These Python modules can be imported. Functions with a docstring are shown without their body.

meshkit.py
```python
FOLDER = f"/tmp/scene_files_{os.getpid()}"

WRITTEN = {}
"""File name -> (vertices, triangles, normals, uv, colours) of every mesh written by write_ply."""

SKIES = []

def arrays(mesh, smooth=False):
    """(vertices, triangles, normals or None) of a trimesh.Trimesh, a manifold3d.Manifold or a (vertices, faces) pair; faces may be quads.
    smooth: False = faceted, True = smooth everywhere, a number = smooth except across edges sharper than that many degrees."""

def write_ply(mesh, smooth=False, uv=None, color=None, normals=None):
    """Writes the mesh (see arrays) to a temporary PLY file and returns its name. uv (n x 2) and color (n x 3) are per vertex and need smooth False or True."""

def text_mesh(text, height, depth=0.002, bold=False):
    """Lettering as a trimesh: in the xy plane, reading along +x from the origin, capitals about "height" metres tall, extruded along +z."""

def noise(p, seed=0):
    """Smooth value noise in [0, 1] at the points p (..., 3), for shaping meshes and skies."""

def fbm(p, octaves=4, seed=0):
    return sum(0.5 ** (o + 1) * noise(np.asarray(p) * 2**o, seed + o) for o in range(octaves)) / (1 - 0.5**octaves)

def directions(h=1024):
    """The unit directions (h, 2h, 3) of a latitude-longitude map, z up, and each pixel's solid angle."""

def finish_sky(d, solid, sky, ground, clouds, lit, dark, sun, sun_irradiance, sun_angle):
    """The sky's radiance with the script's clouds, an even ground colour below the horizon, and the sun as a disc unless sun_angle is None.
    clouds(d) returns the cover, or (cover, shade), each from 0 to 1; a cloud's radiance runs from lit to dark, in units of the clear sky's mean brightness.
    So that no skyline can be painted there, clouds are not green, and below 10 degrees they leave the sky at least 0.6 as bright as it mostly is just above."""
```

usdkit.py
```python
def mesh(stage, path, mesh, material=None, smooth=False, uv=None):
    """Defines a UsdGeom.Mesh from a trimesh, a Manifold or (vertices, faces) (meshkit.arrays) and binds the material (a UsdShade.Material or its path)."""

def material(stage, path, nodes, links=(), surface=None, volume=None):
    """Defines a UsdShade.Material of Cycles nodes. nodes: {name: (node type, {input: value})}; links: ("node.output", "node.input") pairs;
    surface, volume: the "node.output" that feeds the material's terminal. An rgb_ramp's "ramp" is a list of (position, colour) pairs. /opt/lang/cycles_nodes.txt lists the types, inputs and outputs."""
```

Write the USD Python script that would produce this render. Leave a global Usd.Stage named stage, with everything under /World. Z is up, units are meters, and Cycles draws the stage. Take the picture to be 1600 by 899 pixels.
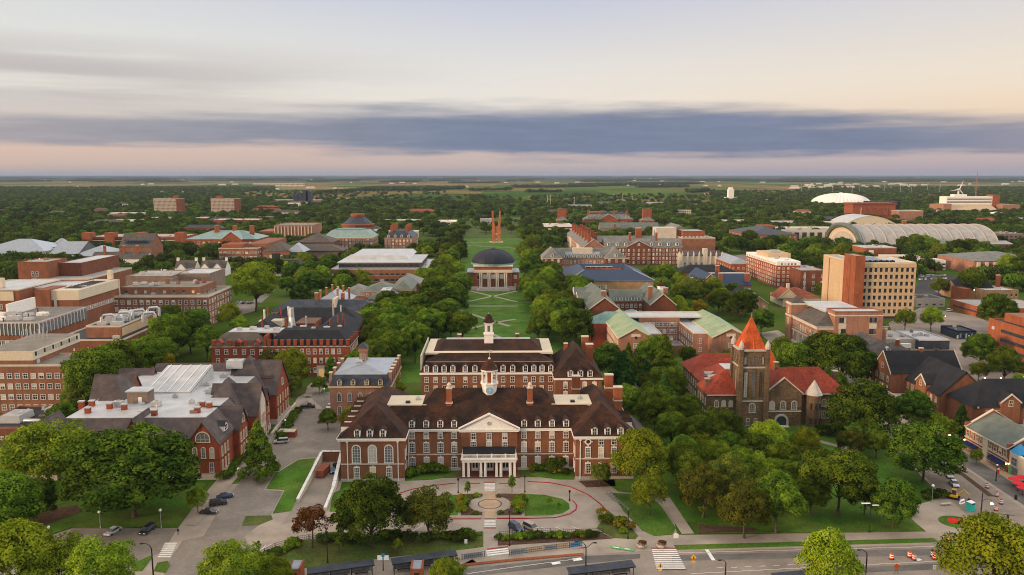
import math,random
import numpy as np
import usdkit,meshkit
from pxr import Usd,UsdGeom,UsdLux,UsdShade,Gf,Sdf,Vt
from shapely.geometry import Polygon,Point,LineString,box as sbox
from shapely.ops import unary_union
import trimesh

random.seed(7)
stage=Usd.Stage.CreateInMemory()
UsdGeom.SetStageUpAxis(stage,UsdGeom.Tokens.z)
UsdGeom.SetStageMetersPerUnit(stage,1.0)
W=stage.DefinePrim('/World','Xform')
stage.SetDefaultPrim(W)
stage.DefinePrim('/World/Looks','Scope')
PI=math.pi

# ------------------------------------------------------------------ camera
CAM_H,FOC=90.0,1245.0  # drone height; focal length in photo pixels (1600 wide)
PITCH,YAW=math.atan(177.5/FOC),math.atan(24/FOC)
C_F=np.array([math.sin(YAW)*math.cos(PITCH),math.cos(YAW)*math.cos(PITCH),-math.sin(PITCH)])
C_R=np.array([math.cos(YAW),-math.sin(YAW),0.0])
C_U=np.cross(C_R,C_F)
EYE=np.array([0,0,CAM_H])
cam=UsdGeom.Camera.Define(stage,'/World/camera')
cam.CreateHorizontalApertureAttr(36.0)
cam.CreateFocalLengthAttr(36.0*FOC/1600)
cam.CreateClippingRangeAttr((1.0,200000.0))
cam.CreateExposureAttr(0.0)
cam.AddTransformOp().Set(Gf.Matrix4d(*C_R,0,*C_U,0,*(-C_F),0,*EYE,1))

# ------------------------------------------------------------------ sun and sky
SUN_AZ,SUN_EL=math.radians(-112),math.radians(9)  # atan2(x, y): low in the east, a little behind the camera
sd=np.array([math.sin(SUN_AZ)*math.cos(SUN_EL),math.cos(SUN_AZ)*math.cos(SUN_EL),math.sin(SUN_EL)])
sun=UsdLux.DistantLight.Define(stage,'/World/sun')
sun.CreateIntensityAttr(1.1)
sun.CreateAngleAttr(10.0)
sun.CreateNormalizeAttr(True)
sun.CreateColorAttr(Gf.Vec3f(1.0,0.66,0.40))
zx=np.cross([0,0,1],sd);zx/=np.linalg.norm(zx)
zy=np.cross(sd,zx)
sun.AddTransformOp().Set(Gf.Matrix4d(*zx,0,*zy,0,*sd,0,0,0,0,1))

SKY_K=0.1
def K(*c):return tuple(v/SKY_K for v in c)
def make_sky():
    n={
     'tc':('texture_coordinate',{}),'sp':('separate_xyz',{}),
     'sky':('sky_texture',{'sky_type':'single_scattering','sun_disc':False,'sun_elevation':SUN_EL,'sun_rotation':SUN_AZ,'altitude':250.0}),
     'ux':('map_range',{'from_min':-0.7,'from_max':0.7,'to_min':0.0,'to_max':1.0,'clamp':True}),
     # veil of high thin cloud: colour by height, cooler on the left and peach on the right
     'rl':('rgb_ramp',{'ramp':[(0,K(.50,.43,.42)),(.012,K(.72,.51,.43)),(.035,K(.82,.59,.47)),(.075,K(.80,.75,.68)),(.14,K(.84,.83,.77)),(.22,K(.76,.78,.78)),(.45,K(1.22,1.17,1.11)),(1,K(1.6,1.51,1.41))]}),
     'rr':('rgb_ramp',{'ramp':[(0,K(.38,.35,.42)),(.012,K(.49,.40,.46)),(.035,K(.66,.50,.47)),(.07,K(.95,.71,.50)),(.11,K(.93,.78,.62)),(.22,K(.72,.71,.74)),(.45,K(1.22,1.17,1.11)),(1,K(1.6,1.51,1.41))]}),
     'rc':('rgb_ramp',{'ramp':[(0,K(.43,.40,.43)),(.012,K(.58,.48,.47)),(.035,K(.66,.52,.50)),(.09,K(.90,.83,.76)),(.13,K(.83,.80,.77)),(.2,K(.62,.65,.77)),(.45,K(1.22,1.17,1.11)),(1,K(1.6,1.51,1.41))]}),
     'fl':('map_range',{'from_min':0.0,'from_max':0.55,'to_min':0.0,'to_max':1.0,'clamp':True}),
     'fr':('map_range',{'from_min':0.5,'from_max':1.0,'to_min':0.0,'to_max':1.0,'clamp':True}),
     'm1':('mix',{}),'m2':('mix',{}),'base':('mix',{'fac':0.9}),
     # slate stratus bank: top edge by azimuth, softened and broken by stretched noise
     'map':('mapping',{'scale':(3.0,3.0,38.0)}),'ns':('noise_texture',{'scale':1.6,'detail':6.0,'roughness':0.55}),
     'map2':('mapping',{'scale':(2.0,2.0,34.0)}),'ns2':('noise_texture',{'scale':1.1,'detail':5.0,'roughness':0.5}),
     'map3':('mapping',{'scale':(7.0,7.0,60.0)}),'ns3':('noise_texture',{'scale':2.0,'detail':7.0,'roughness':0.62}),
     'nb':('map_range',{'from_min':0.2,'from_max':0.8,'to_min':-0.013,'to_max':0.013}),
     'zp':('math',{'math_type':'add'}),
     'top':('rgb_ramp',{'ramp':[(0,(.062,)*3),(.2,(.070,)*3),(.36,(.080,)*3),(.46,(.0885,)*3),(.6,(.087,)*3),(.68,(.083,)*3),(.8,(.070,)*3),(1,(.058,)*3)]}),
     'bot':('rgb_ramp',{'ramp':[(0,(.030,)*3),(.3,(.027,)*3),(.5,(.021,)*3),(.7,(.016,)*3),(1,(.020,)*3)]}),
     'dt':('math',{'math_type':'subtract'}),'db':('math',{'math_type':'subtract'}),
     'ct':('map_range',{'range_type':'smoothstep','from_min':-0.006,'from_max':0.022,'to_min':0.0,'to_max':1.0,'clamp':True}),
     'cb':('map_range',{'range_type':'smoothstep','from_min':-0.004,'from_max':0.012,'to_min':0.0,'to_max':1.0,'clamp':True}),
     'cov':('math',{'math_type':'multiply'}),'covk':('math',{'math_type':'multiply'}),
     'ck':('rgb_ramp',{'ramp':[(0,(.72,)*3),(.25,(.86,)*3),(.45,(.95,)*3),(.85,(.95,)*3),(1,(.8,)*3)]}),
     'bc':('rgb_ramp',{'ramp':[(0,K(.38,.36,.39)),(.25,K(.25,.275,.345)),(.5,K(.168,.218,.325)),(.8,K(.175,.218,.322)),(1,K(.34,.325,.37))]}),
     'bv':('map_range',{'from_min':0.3,'from_max':0.7,'to_min':0.93,'to_max':1.12}),'bm':('mix',{'mix_type':'multiply','fac':1.0}),
     'm3':('mix',{}),
     # mauve streaks on the left, above the bank
     'sz':('rgb_ramp',{'ramp':[(0,(0,)*3),(.055,(0,)*3),(.085,(1,)*3),(.115,(.95,)*3),(.155,(0,)*3),(1,(0,)*3)]}),
     'sx':('rgb_ramp',{'ramp':[(0,(1,)*3),(.2,(.9,)*3),(.36,(.4,)*3),(.5,(0,)*3),(1,(0,)*3)]}),
     's1':('map_range',{'range_type':'smoothstep','from_min':0.30,'from_max':0.56,'to_min':0.0,'to_max':0.8,'clamp':True}),
     's2':('math',{'math_type':'multiply'}),'s3':('math',{'math_type':'multiply'}),'m4':('mix',{'color2':K(.47,.42,.43)}),
     'bg':('background_shader',{'strength':SKY_K}),
    }
    l=[('tc.generated','sp.vector'),('sp.x','ux.value'),('sp.z','rl.fac'),('sp.z','rr.fac'),('sp.z','rc.fac'),
         ('ux.result','fl.value'),('ux.result','fr.value'),('fl.result','m1.fac'),('rl.color','m1.color1'),('rc.color','m1.color2'),
         ('fr.result','m2.fac'),('m1.color','m2.color1'),('rr.color','m2.color2'),('sky.color','base.color1'),('m2.color','base.color2'),
         ('tc.generated','map.vector'),('map.vector','ns.vector'),('tc.generated','map2.vector'),('map2.vector','ns2.vector'),('tc.generated','map3.vector'),('map3.vector','ns3.vector'),
         ('ns.fac','nb.value'),('sp.z','zp.value1'),('nb.result','zp.value2'),('ux.result','top.fac'),('ux.result','bot.fac'),
         ('top.color','dt.value1'),('zp.value','dt.value2'),('zp.value','db.value1'),('bot.color','db.value2'),
         ('dt.value','ct.value'),('db.value','cb.value'),('ct.result','cov.value1'),('cb.result','cov.value2'),
         ('ux.result','ck.fac'),('cov.value','covk.value1'),('ck.color','covk.value2'),('ux.result','bc.fac'),
         ('ns3.fac','bv.value'),('bc.color','bm.color1'),('bv.result','bm.color2'),
         ('sp.z','sz.fac'),('ux.result','sx.fac'),('ns2.fac','s1.value'),('s1.result','s2.value1'),('sz.color','s2.value2'),('s2.value','s3.value1'),('sx.color','s3.value2'),
         ('s3.value','m4.fac'),('base.color','m4.color1'),('m4.color','m3.color1'),
         ('covk.value','m3.fac'),('bm.color','m3.color2'),('m3.color','bg.color')]
    m=usdkit.material(stage,'/World/Looks/sky_light',n,l,surface='bg.background')
    d=UsdLux.DomeLight.Define(stage,'/World/sky')
    d.GetPrim().SetCustomDataByKey('kind','structure')
    UsdShade.MaterialBindingAPI.Apply(d.GetPrim()).Bind(m)
make_sky()

# ------------------------------------------------------------------ measuring: where a sight line meets a level z
def at(px,py,z=0.0):
    d=C_F+C_R*((px-800)/FOC)+C_U*((449.5-py)/FOC)
    return EYE+d*((z-CAM_H)/d[2])
def hgt(px,py,y):
    d=C_F+C_R*((px-800)/FOC)+C_U*((449.5-py)/FOC)
    p=EYE+d*(y/d[1])
    return p[0],p[2]
def spot(xl,xr,ye,h):
    """left x, right x and y of a front edge seen at row ye, standing h high"""
    a,b=at(xl,ye,h),at(xr,ye,h)
    y=(a[1]+b[1])/2
    return a[0]*y/a[1],b[0]*y/b[1],y

# ------------------------------------------------------------------ prims
used={}
def numbered(parent,name):
    k=(parent,name)
    n=used.get(k,0);used[k]=n+1
    return f'{parent}/{name}'+(f'_{n:03d}' if n else '')
def tag(o,label=None,cat=None,group=None,kind=None):
    p=o if isinstance(o,Usd.Prim)else o.GetPrim()
    for k,v in(('label',label),('category',cat),('group',group),('kind',kind)):
        if v:p.SetCustomDataByKey(k,v)
    return p
def thing(name,label,cat,loc=(0,0,0),rot=0,group=None,kind=None):
    x=UsdGeom.Xform.Define(stage,numbered('/World',name))
    x.AddTranslateOp().Set(Gf.Vec3d(*map(float,loc)))
    if rot:x.AddRotateZOp().Set(float(rot))
    return tag(x,label,cat,group,kind)
def proto(name):
    p=stage.CreateClassPrim(f'/World/{name}')
    p.SetTypeName('Xform')
    return p
def copy(proto_prim,name,label,cat,loc,rot=0,scale=None,group=None):
    x=UsdGeom.Xform.Define(stage,numbered('/World',name))
    x.AddTranslateOp().Set(Gf.Vec3d(*map(float,loc)))
    if rot:x.AddRotateZOp().Set(float(rot))
    if scale is not None:x.AddScaleOp().Set(Gf.Vec3f(*map(float,scale)))
    x.GetPrim().GetReferences().AddInternalReference(proto_prim.GetPath())
    x.GetPrim().SetInstanceable(True)
    return tag(x,label,cat,group)

def raw_mesh(path,v,f,mat,normals=None):
    m=UsdGeom.Mesh.Define(stage,path)
    m.CreatePointsAttr(Vt.Vec3fArray.FromNumpy(np.ascontiguousarray(v,np.float32)))
    m.CreateFaceVertexCountsAttr(Vt.IntArray.FromNumpy(np.full(len(f),f.shape[1],np.int32)))
    m.CreateFaceVertexIndicesAttr(Vt.IntArray.FromNumpy(np.ascontiguousarray(f,np.int32).ravel()))
    m.CreateSubdivisionSchemeAttr('none')
    if normals is not None:
        m.CreateNormalsAttr(Vt.Vec3fArray.FromNumpy(np.ascontiguousarray(normals,np.float32)))
        m.SetNormalsInterpolation('vertex')
    UsdShade.MaterialBindingAPI.Apply(m.GetPrim()).Bind(mat)
    return m.GetPrim()

BOXF=np.array([[0,2,1],[0,3,2],[4,5,6],[4,6,7],[0,1,5],[0,5,4],[1,2,6],[1,6,5],[2,3,7],[2,7,6],[3,0,4],[3,4,7]])
class MB:
    def __init__(s):s.v,s.f,s.n=[],[],0
    def add(s,v,f):
        v=np.asarray(v,float);f=np.asarray(f,int)
        s.v.append(v);s.f.append(f+s.n);s.n+=len(v)
        return s
    def box(s,x0,x1,y0,y1,z0,z1):
        x0,x1=min(x0,x1),max(x0,x1);y0,y1=min(y0,y1),max(y0,y1)
        return s.add([(x0,y0,z0),(x1,y0,z0),(x1,y1,z0),(x0,y1,z0),(x0,y0,z1),(x1,y0,z1),(x1,y1,z1),(x0,y1,z1)],BOXF)
    def slab(s,a,b,c,d,t):
        """a four-cornered plate a b c d (counterclockwise from outside) with thickness t inwards"""
        P=np.array([a,b,c,d],float)
        n=np.cross(P[1]-P[0],P[2]-P[0]);n/=np.linalg.norm(n)
        return s.add(np.vstack([P-n*t,P]),BOXF)
    def prism(s,poly,z0,z1):
        p=Polygon(poly)
        m=trimesh.creation.extrude_polygon(p,z1-z0,engine='earcut')
        return s.add(m.vertices+[0,0,z0],m.faces)
    def sheet(s,shape,z,z0=None):
        """flat sheet from a shapely shape; with z0 it gets sides down to z0"""
        for g in getattr(shape,'geoms',[shape]):
            if g.is_empty or g.area<1e-4:continue
            v,f=trimesh.creation.triangulate_polygon(g,engine='earcut')
            v=np.asarray(v);f=np.asarray(f)
            a=v[f];area=np.cross(a[:,1]-a[:,0],a[:,2]-a[:,0])
            f[area<0]=f[area<0][:,::-1]
            s.add(np.c_[v,np.full(len(v),z)],f)
            if z0 is not None:
                for ring in[g.exterior,*g.interiors]:
                    c=np.array(ring.coords)[:-1]
                    if Polygon(c).exterior.is_ccw!=(ring is g.exterior):c=c[::-1]
                    n=len(c);i=np.arange(n);j=(i+1)%n
                    s.add(np.vstack([np.c_[c,np.full(n,z0)],np.c_[c,np.full(n,z)]]),np.vstack([np.c_[i,j,j+n],np.c_[i,j+n,i+n]]))
        return s
    def fan(s,pts):
        n=len(pts)
        return s.add(pts,[(0,i,i+1)for i in range(1,n-1)])
    def tube(s,pts,r,n=6):
        pts=np.asarray(pts,float);r=np.broadcast_to(r,len(pts))
        a=np.arange(n)*2*PI/n;rings=[]
        for i,p in enumerate(pts):
            d=pts[min(i+1,len(pts)-1)]-pts[max(i-1,0)];d=d/np.linalg.norm(d)
            u=np.cross(d,[0,0,1]if abs(d[2])<.9 else[1,0,0]);u/=np.linalg.norm(u);w=np.cross(d,u)
            rings.append(p+r[i]*(np.cos(a)[:,None]*u+np.sin(a)[:,None]*w))
        v=np.vstack(rings+[pts[:1],pts[-1:]]);f=[]
        for i in range(len(pts)-1):
            for k in range(n):
                A,B=i*n+k,i*n+(k+1)%n
                f+=[(A,A+n,B+n),(A,B+n,B)]
        e=len(pts)*n
        for k in range(n):
            f+=[(e,k,(k+1)%n),(e+1,e-n+(k+1)%n,e-n+k)]
        return s.add(v,f)
    def lathe(s,prof,cx=0,cy=0,n=16,a0=0.0,sx=1,sy=1):
        a=a0+np.arange(n)*2*PI/n;v,f=[],[]
        for r,z in prof:v.append(np.c_[cx+sx*r*np.cos(a),cy+sy*r*np.sin(a),np.full(n,z)])
        for i in range(len(prof)-1):
            for k in range(n):
                A,B=i*n+k,i*n+(k+1)%n
                f+=[(A,B,B+n),(A,B+n,A+n)]
        v=np.vstack(v+[[(cx,cy,prof[0][1])],[(cx,cy,prof[-1][1])]]);e=len(prof)*n
        for k in range(n):
            f+=[(e,(k+1)%n,k),(e+1,e-n+k,e-n+(k+1)%n)]
        return s.add(v,f)
    def frustum(s,x0,x1,y0,y1,z0,h,ix,iy=None):
        iy=ix if iy is None else iy
        return s.add([(x0,y0,z0),(x1,y0,z0),(x1,y1,z0),(x0,y1,z0),(x0+ix,y0+iy,z0+h),(x1-ix,y0+iy,z0+h),(x1-ix,y1-iy,z0+h),(x0+ix,y1-iy,z0+h)],BOXF)
    def hip(s,x0,x1,y0,y1,z,h,inset=None):
        w,d=x1-x0,y1-y0
        if w>=d:
            i=d/2 if inset is None else inset;m=(y0+y1)/2
            v=[(x0,y0,z),(x1,y0,z),(x1,y1,z),(x0,y1,z),(x0+i,m,z+h),(x1-i,m,z+h)]
            f=[(0,1,5),(0,5,4),(1,2,5),(2,3,4),(2,4,5),(3,0,4),(0,2,1),(0,3,2)]
        else:
            i=w/2 if inset is None else inset;m=(x0+x1)/2
            v=[(x0,y0,z),(x1,y0,z),(x1,y1,z),(x0,y1,z),(m,y0+i,z+h),(m,y1-i,z+h)]
            f=[(0,1,4),(1,2,5),(1,5,4),(2,3,5),(3,0,4),(3,4,5),(0,2,1),(0,3,2)]
        return s.add(v,f)
    def gable_wall(s,x0,x1,y0,y1,z,h,axis):
        """solid triangular prism; axis is the ridge direction"""
        if axis=='y':
            m=(x0+x1)/2
            v=[(x0,y0,z),(x1,y0,z),(m,y0,z+h),(x0,y1,z),(x1,y1,z),(m,y1,z+h)]
        else:
            m=(y0+y1)/2
            v=[(x0,y1,z),(x0,y0,z),(x0,m,z+h),(x1,y1,z),(x1,y0,z),(x1,m,z+h)]
        return s.add(v,[(0,1,2),(3,5,4),(0,3,4),(0,4,1),(1,4,5),(1,5,2),(2,5,3),(2,3,0)])
    def gable(s,x0,x1,y0,y1,z,h,axis,o=.4,t=.25):
        """two roof plates lying on the prism above, overhanging o"""
        if axis=='y':
            m=(x0+x1)/2;k=h/(m-x0);e=z-k*o+t;r=z+h+t
            s.slab((x0-o,y1+o,e),(x0-o,y0-o,e),(m,y0-o,r),(m,y1+o,r),t)
            s.slab((x1+o,y0-o,e),(x1+o,y1+o,e),(m,y1+o,r),(m,y0-o,r),t)
        else:
            m=(y0+y1)/2;k=h/(m-y0);e=z-k*o+t;r=z+h+t
            s.slab((x0-o,y0-o,e),(x1+o,y0-o,e),(x1+o,m,r),(x0-o,m,r),t)
            s.slab((x1+o,y1+o,e),(x0-o,y1+o,e),(x0-o,m,r),(x1+o,m,r),t)
        return s
    def ball(s,c,r,sub=1,sq=(1,1,1)):
        m=trimesh.creation.icosphere(sub,r)
        return s.add(m.vertices*np.array(sq)+np.array(c),m.faces)
    def build(s,name,mat,parent=None,smooth=False,**kw):
        path=numbered(str(parent.GetPath())if parent else '/World',name)
        v,f=np.vstack(s.v),np.vstack(s.f)
        n=None
        if smooth:v,f,n=meshkit.arrays((v,f),smooth)
        p=raw_mesh(path,v,f,mat,n)
        return tag(p,**kw)if kw else p

# ------------------------------------------------------------------ materials
MATS={}
def mat(name,col,rough=.8,var=.25,scale=.35,var2=.12,scale2=3.0,tint=None,spec=.12,metal=0,bump=0,bscale=4.0,stretch=None,emit=None):
    """base colour broken by two sizes of noise; tint is a second colour mixed in patches"""
    n={'g':('geometry',{}),'n1':('noise_texture',{'scale':scale,'detail':5.0,'roughness':.6}),'n2':('noise_texture',{'scale':scale2,'detail':3.0}),
         'r1':('map_range',{'from_min':.3,'from_max':.7,'to_min':1-var,'to_max':1+var}),'r2':('map_range',{'from_min':.3,'from_max':.7,'to_min':1-var2,'to_max':1+var2}),
         'm':('math',{'math_type':'multiply'}),'c':('mix',{'mix_type':'multiply','fac':1.0,'color1':col}),
         'p':('principled_bsdf',{'roughness':rough,'specular_ior_level':spec,'metallic':metal})}
    src='g.position'
    l=[]
    if stretch:
        n['mp']=('mapping',{'scale':stretch});l+=[('g.position','mp.vector')];src='mp.vector'
    l+=[(src,'n1.vector'),(src,'n2.vector'),('n1.fac','r1.value'),('n2.fac','r2.value'),('r1.result','m.value1'),('r2.result','m.value2'),('m.value','c.color2'),('c.color','p.base_color')]
    if tint is not None:
        n['t']=('mix',{'color1':col,'color2':tint});n['n3']=('noise_texture',{'scale':scale*.6,'detail':6.0,'roughness':.65})
        n['r3']=('map_range',{'from_min':.42,'from_max':.62,'to_min':0.0,'to_max':1.0,'clamp':True})
        l+=[(src,'n3.vector'),('n3.fac','r3.value'),('r3.result','t.fac'),('t.color','c.color1')]
    if bump:
        n['nb']=('noise_texture',{'scale':bscale,'detail':4.0});n['b']=('bump',{'strength':1.0,'distance':bump})
        l+=[('g.position','nb.vector'),('nb.fac','b.height'),('b.normal','p.normal')]
    if emit:n['p'][1].update({'emission_color':emit[0],'emission_strength':emit[1]})
    MATS[name]=usdkit.material(stage,f'/World/Looks/{name}',n,l,surface='p.BSDF')
    return MATS[name]
def brick(name,a,b,mortar,bw=.5,rh=.16,var=.2):
    """masonry far too small to pick apart: courses as colour only, with weathering; x+y runs along either wall"""
    n={'g':('geometry',{}),'sp':('separate_xyz',{}),'ad':('math',{'math_type':'add'}),'cb':('combine_xyz',{}),
         'bk':('brick_texture',{'scale':1.0,'brick_width':bw,'row_height':rh,'mortar_size':rh*.07,'mortar_smooth':.3,'color1':a,'color2':b,'mortar':mortar}),
         'n1':('noise_texture',{'scale':.22,'detail':6.0,'roughness':.62}),'r1':('map_range',{'from_min':.3,'from_max':.7,'to_min':1-var,'to_max':1+var}),
         'mp':('mapping',{'scale':(1.2,1.2,.12)}),'n2':('noise_texture',{'scale':1.0,'detail':4.0}),'r2':('map_range',{'from_min':.35,'from_max':.65,'to_min':.88,'to_max':1.08}),
         'm':('math',{'math_type':'multiply'}),'c':('mix',{'mix_type':'multiply','fac':1.0}),'p':('principled_bsdf',{'roughness':.9,'specular_ior_level':.2})}
    l=[('g.position','sp.vector'),('sp.x','ad.value1'),('sp.y','ad.value2'),('ad.value','cb.x'),('sp.z','cb.y'),('cb.vector','bk.vector'),('g.position','n1.vector'),('n1.fac','r1.value'),
         ('g.position','mp.vector'),('mp.vector','n2.vector'),('n2.fac','r2.value'),('r1.result','m.value1'),('r2.result','m.value2'),('bk.color','c.color1'),('m.value','c.color2'),('c.color','p.base_color')]
    MATS[name]=usdkit.material(stage,f'/World/Looks/{name}',n,l,surface='p.BSDF')
def leaf(name,dark,light,trans=.25,amp=1.0):
    n={'g':('geometry',{}),'oi':('object_info',{}),'tc':('texture_coordinate',{}),
         'n1':('noise_texture',{'scale':.35,'detail':3.0}),'r1':('map_range',{'from_min':.35,'from_max':.65,'to_min':0.0,'to_max':.75,'clamp':True}),
         'rr':('math',{'math_type':'multiply_add','value2':.5,'value3':-.2}),'a':('math',{'math_type':'add','use_clamp':True}),'c':('mix',{'color1':dark,'color2':light}),
         'r2':('map_range',{'to_min':.62,'to_max':1.42}),'c2':('mix',{'mix_type':'multiply','fac':1.0}),
         'h0':('map_range',{'to_min':.480,'to_max':.512}),'h':('hsv',{'saturation':1.0}),
         'd':('diffuse_bsdf',{}),'t':('translucent_bsdf',{}),'x':('mix_closure',{'fac':trans})}
    l=[('tc.object','n1.vector'),('n1.fac','r1.value'),('g.random_per_island','rr.value1'),('r1.result','a.value1'),('rr.value','a.value2'),('a.value','c.fac'),
         ('oi.random','r2.value'),('c.color','c2.color1'),('r2.result','c2.color2'),('oi.random','h0.value'),('h0.result','h.hue'),('c2.color','h.color'),('h.color','d.color'),('h.color','t.color'),('d.BSDF','x.closure1'),('t.BSDF','x.closure2')]
    MATS[name]=usdkit.material(stage,f'/World/Looks/{name}',n,l,surface='x.closure')
M=MATS
brick('brick_union',(.215,.080,.038),(.165,.060,.029),(.24,.15,.095),.45,.15)
brick('brick_tower',(.42,.125,.048),(.36,.105,.040),(.40,.2,.12))
brick('brick_red',(.265,.060,.026),(.21,.046,.020),(.19,.075,.05))
brick('brick_dark',(.170,.056,.029),(.130,.043,.023),(.16,.09,.06))
brick('brick_brown',(.245,.098,.052),(.195,.078,.042),(.26,.17,.12))
brick('brick_orange',(.27,.078,.032),(.225,.064,.027),(.26,.12,.07))
brick('brick_lab',(.225,.080,.040),(.182,.064,.033),(.22,.11,.07))
brick('brick_pink',(.31,.145,.088),(.255,.117,.072),(.34,.24,.19))
brick('brick_tan',(.42,.25,.12),(.36,.21,.10),(.42,.29,.18))
brick('brick_grey',(.22,.16,.125),(.18,.13,.10),(.22,.17,.14))
brick('rubble',(.17,.112,.062),(.105,.068,.038),(.085,.06,.042),1.0,.42,.3)
mat('concrete',(0.37,0.325,0.28),var=.10,scale=.12,var2=.08,scale2=1.2)
mat('concrete_tan',(0.47,0.345,0.215),var=.08,scale=.3,stretch=(1,1,.25))
mat('limestone',(.50,.44,.36),var=.12)
mat('limestone_grey',(.40,.37,.33),var=.15)
mat('white_paint',(0.7,0.67,0.62),rough=.5,var=.05)
mat('cream',(0.55,0.47,0.35),var=.06)
mat('slate',(0.032,0.029,0.032),rough=.55,var=.25,scale=.5,tint=(0.045,0.038,0.038))
mat('slate_blue',(0.034,0.042,0.058),rough=.5,var=.2,scale=.4,tint=(0.05,0.056,0.07))
mat('slate_purple',(0.066,0.052,0.052),rough=.6,var=.2,scale=.5,tint=(0.09,0.072,0.066))
mat('slate_green',(0.1,0.118,0.1),rough=.6,var=.15,scale=.3,tint=(0.125,0.138,0.118))
mat('slate_light',(0.135,0.137,0.125),rough=.6,var=.18,scale=.3,tint=(0.175,0.17,0.15))
mat('shingle_brown',(.026,.0155,.012),rough=.85,var=.35,scale=.25,tint=(.054,.022,.012),var2=.25,scale2=1.5)
mat('shingle_grey',(0.075,0.068,0.06),rough=.85,var=.2,scale=.3,tint=(0.1,0.082,0.068))
mat('shingle_dark',(0.02,0.021,0.025),rough=.8,var=.25,scale=.3)
mat('tile_red',(0.24,0.042,0.02),rough=.7,var=0.2,scale=.4,tint=(0.19,0.036,0.02),var2=0.25,scale2=1.6)
mat('tile_orange',(0.4,0.072,0.018),rough=.65,var=0.22,scale=.4,var2=0.25,scale2=1.4)
mat('blue_metal',(0.012,0.028,0.068),rough=0.5,var=.15,scale=.15,spec=0.25)
mat('copper',(0.14,0.23,0.21),rough=.6,var=.2,scale=.25)
mat('copper_light',(0.2,0.275,0.26),rough=.6,var=.15,scale=.25)
mat('green_shingle',(0.2,0.265,0.165),rough=.8,var=.15,scale=.25,tint=(0.25,0.31,0.2))
mat('membrane',(0.39,0.39,0.395),rough=.35,var=0.2,scale=.15,spec=0.3)
mat('membrane_grey',(0.3,0.29,0.275),rough=.6,var=.2,scale=.15)
mat('gravel_roof',(.20,.175,.145),var=.2,scale=.2)
mat('dark_roof',(.035,.036,.040),rough=.6,var=.25,scale=.2)
mat('lead_roof',(0.22,0.245,0.285),rough=.35,var=.15,scale=.3,spec=0.3)
mat('metal_grey',(.42,.42,.42),rough=.4,var=.1,metal=.4)
mat('dark_metal',(.022,.022,.025),rough=.45,var=.1)
mat('dome_dark',(.022,.024,.038),rough=0.6,var=.18,scale=.3,spec=0.15)
mat('pane_dark',(.030,.034,.042),rough=.12,var=.3,scale=.6,spec=.6)
mat('pane_mid',(.11,.115,.125),rough=.15,var=.3,scale=.6,spec=.6)
mat('pane_blind',(.42,.40,.36),rough=.35,var=.1,spec=.5)
mat('pane_lit',(.5,.3,.12),rough=.3,emit=((1.0,.55,.18),.35))
mat('asphalt',(0.115,0.105,0.098),rough=.9,var=.22,scale=.12,tint=(0.15,0.138,0.128),var2=.1,scale2=1.5)
mat('asphalt_dark',(.052,.052,.056),rough=.9,var=.2,scale=.12)
mat('road_concrete',(0.262,0.218,0.18),rough=.9,var=0.18,scale=.1,tint=(0.21,0.176,0.147),var2=.07,scale2=1.2)
mat('paving_light',(0.335,0.28,0.232),rough=.9,var=0.16,scale=.15,tint=(0.275,0.232,0.192),var2=.07)
mat('paving_tan',(.40,.28,.185),rough=.9,var=.14,scale=.3)
mat('lot',(0.19,0.163,0.14),rough=.9,var=.18,scale=.14,tint=(0.235,0.204,0.176),var2=.1,scale2=1.2)
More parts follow.
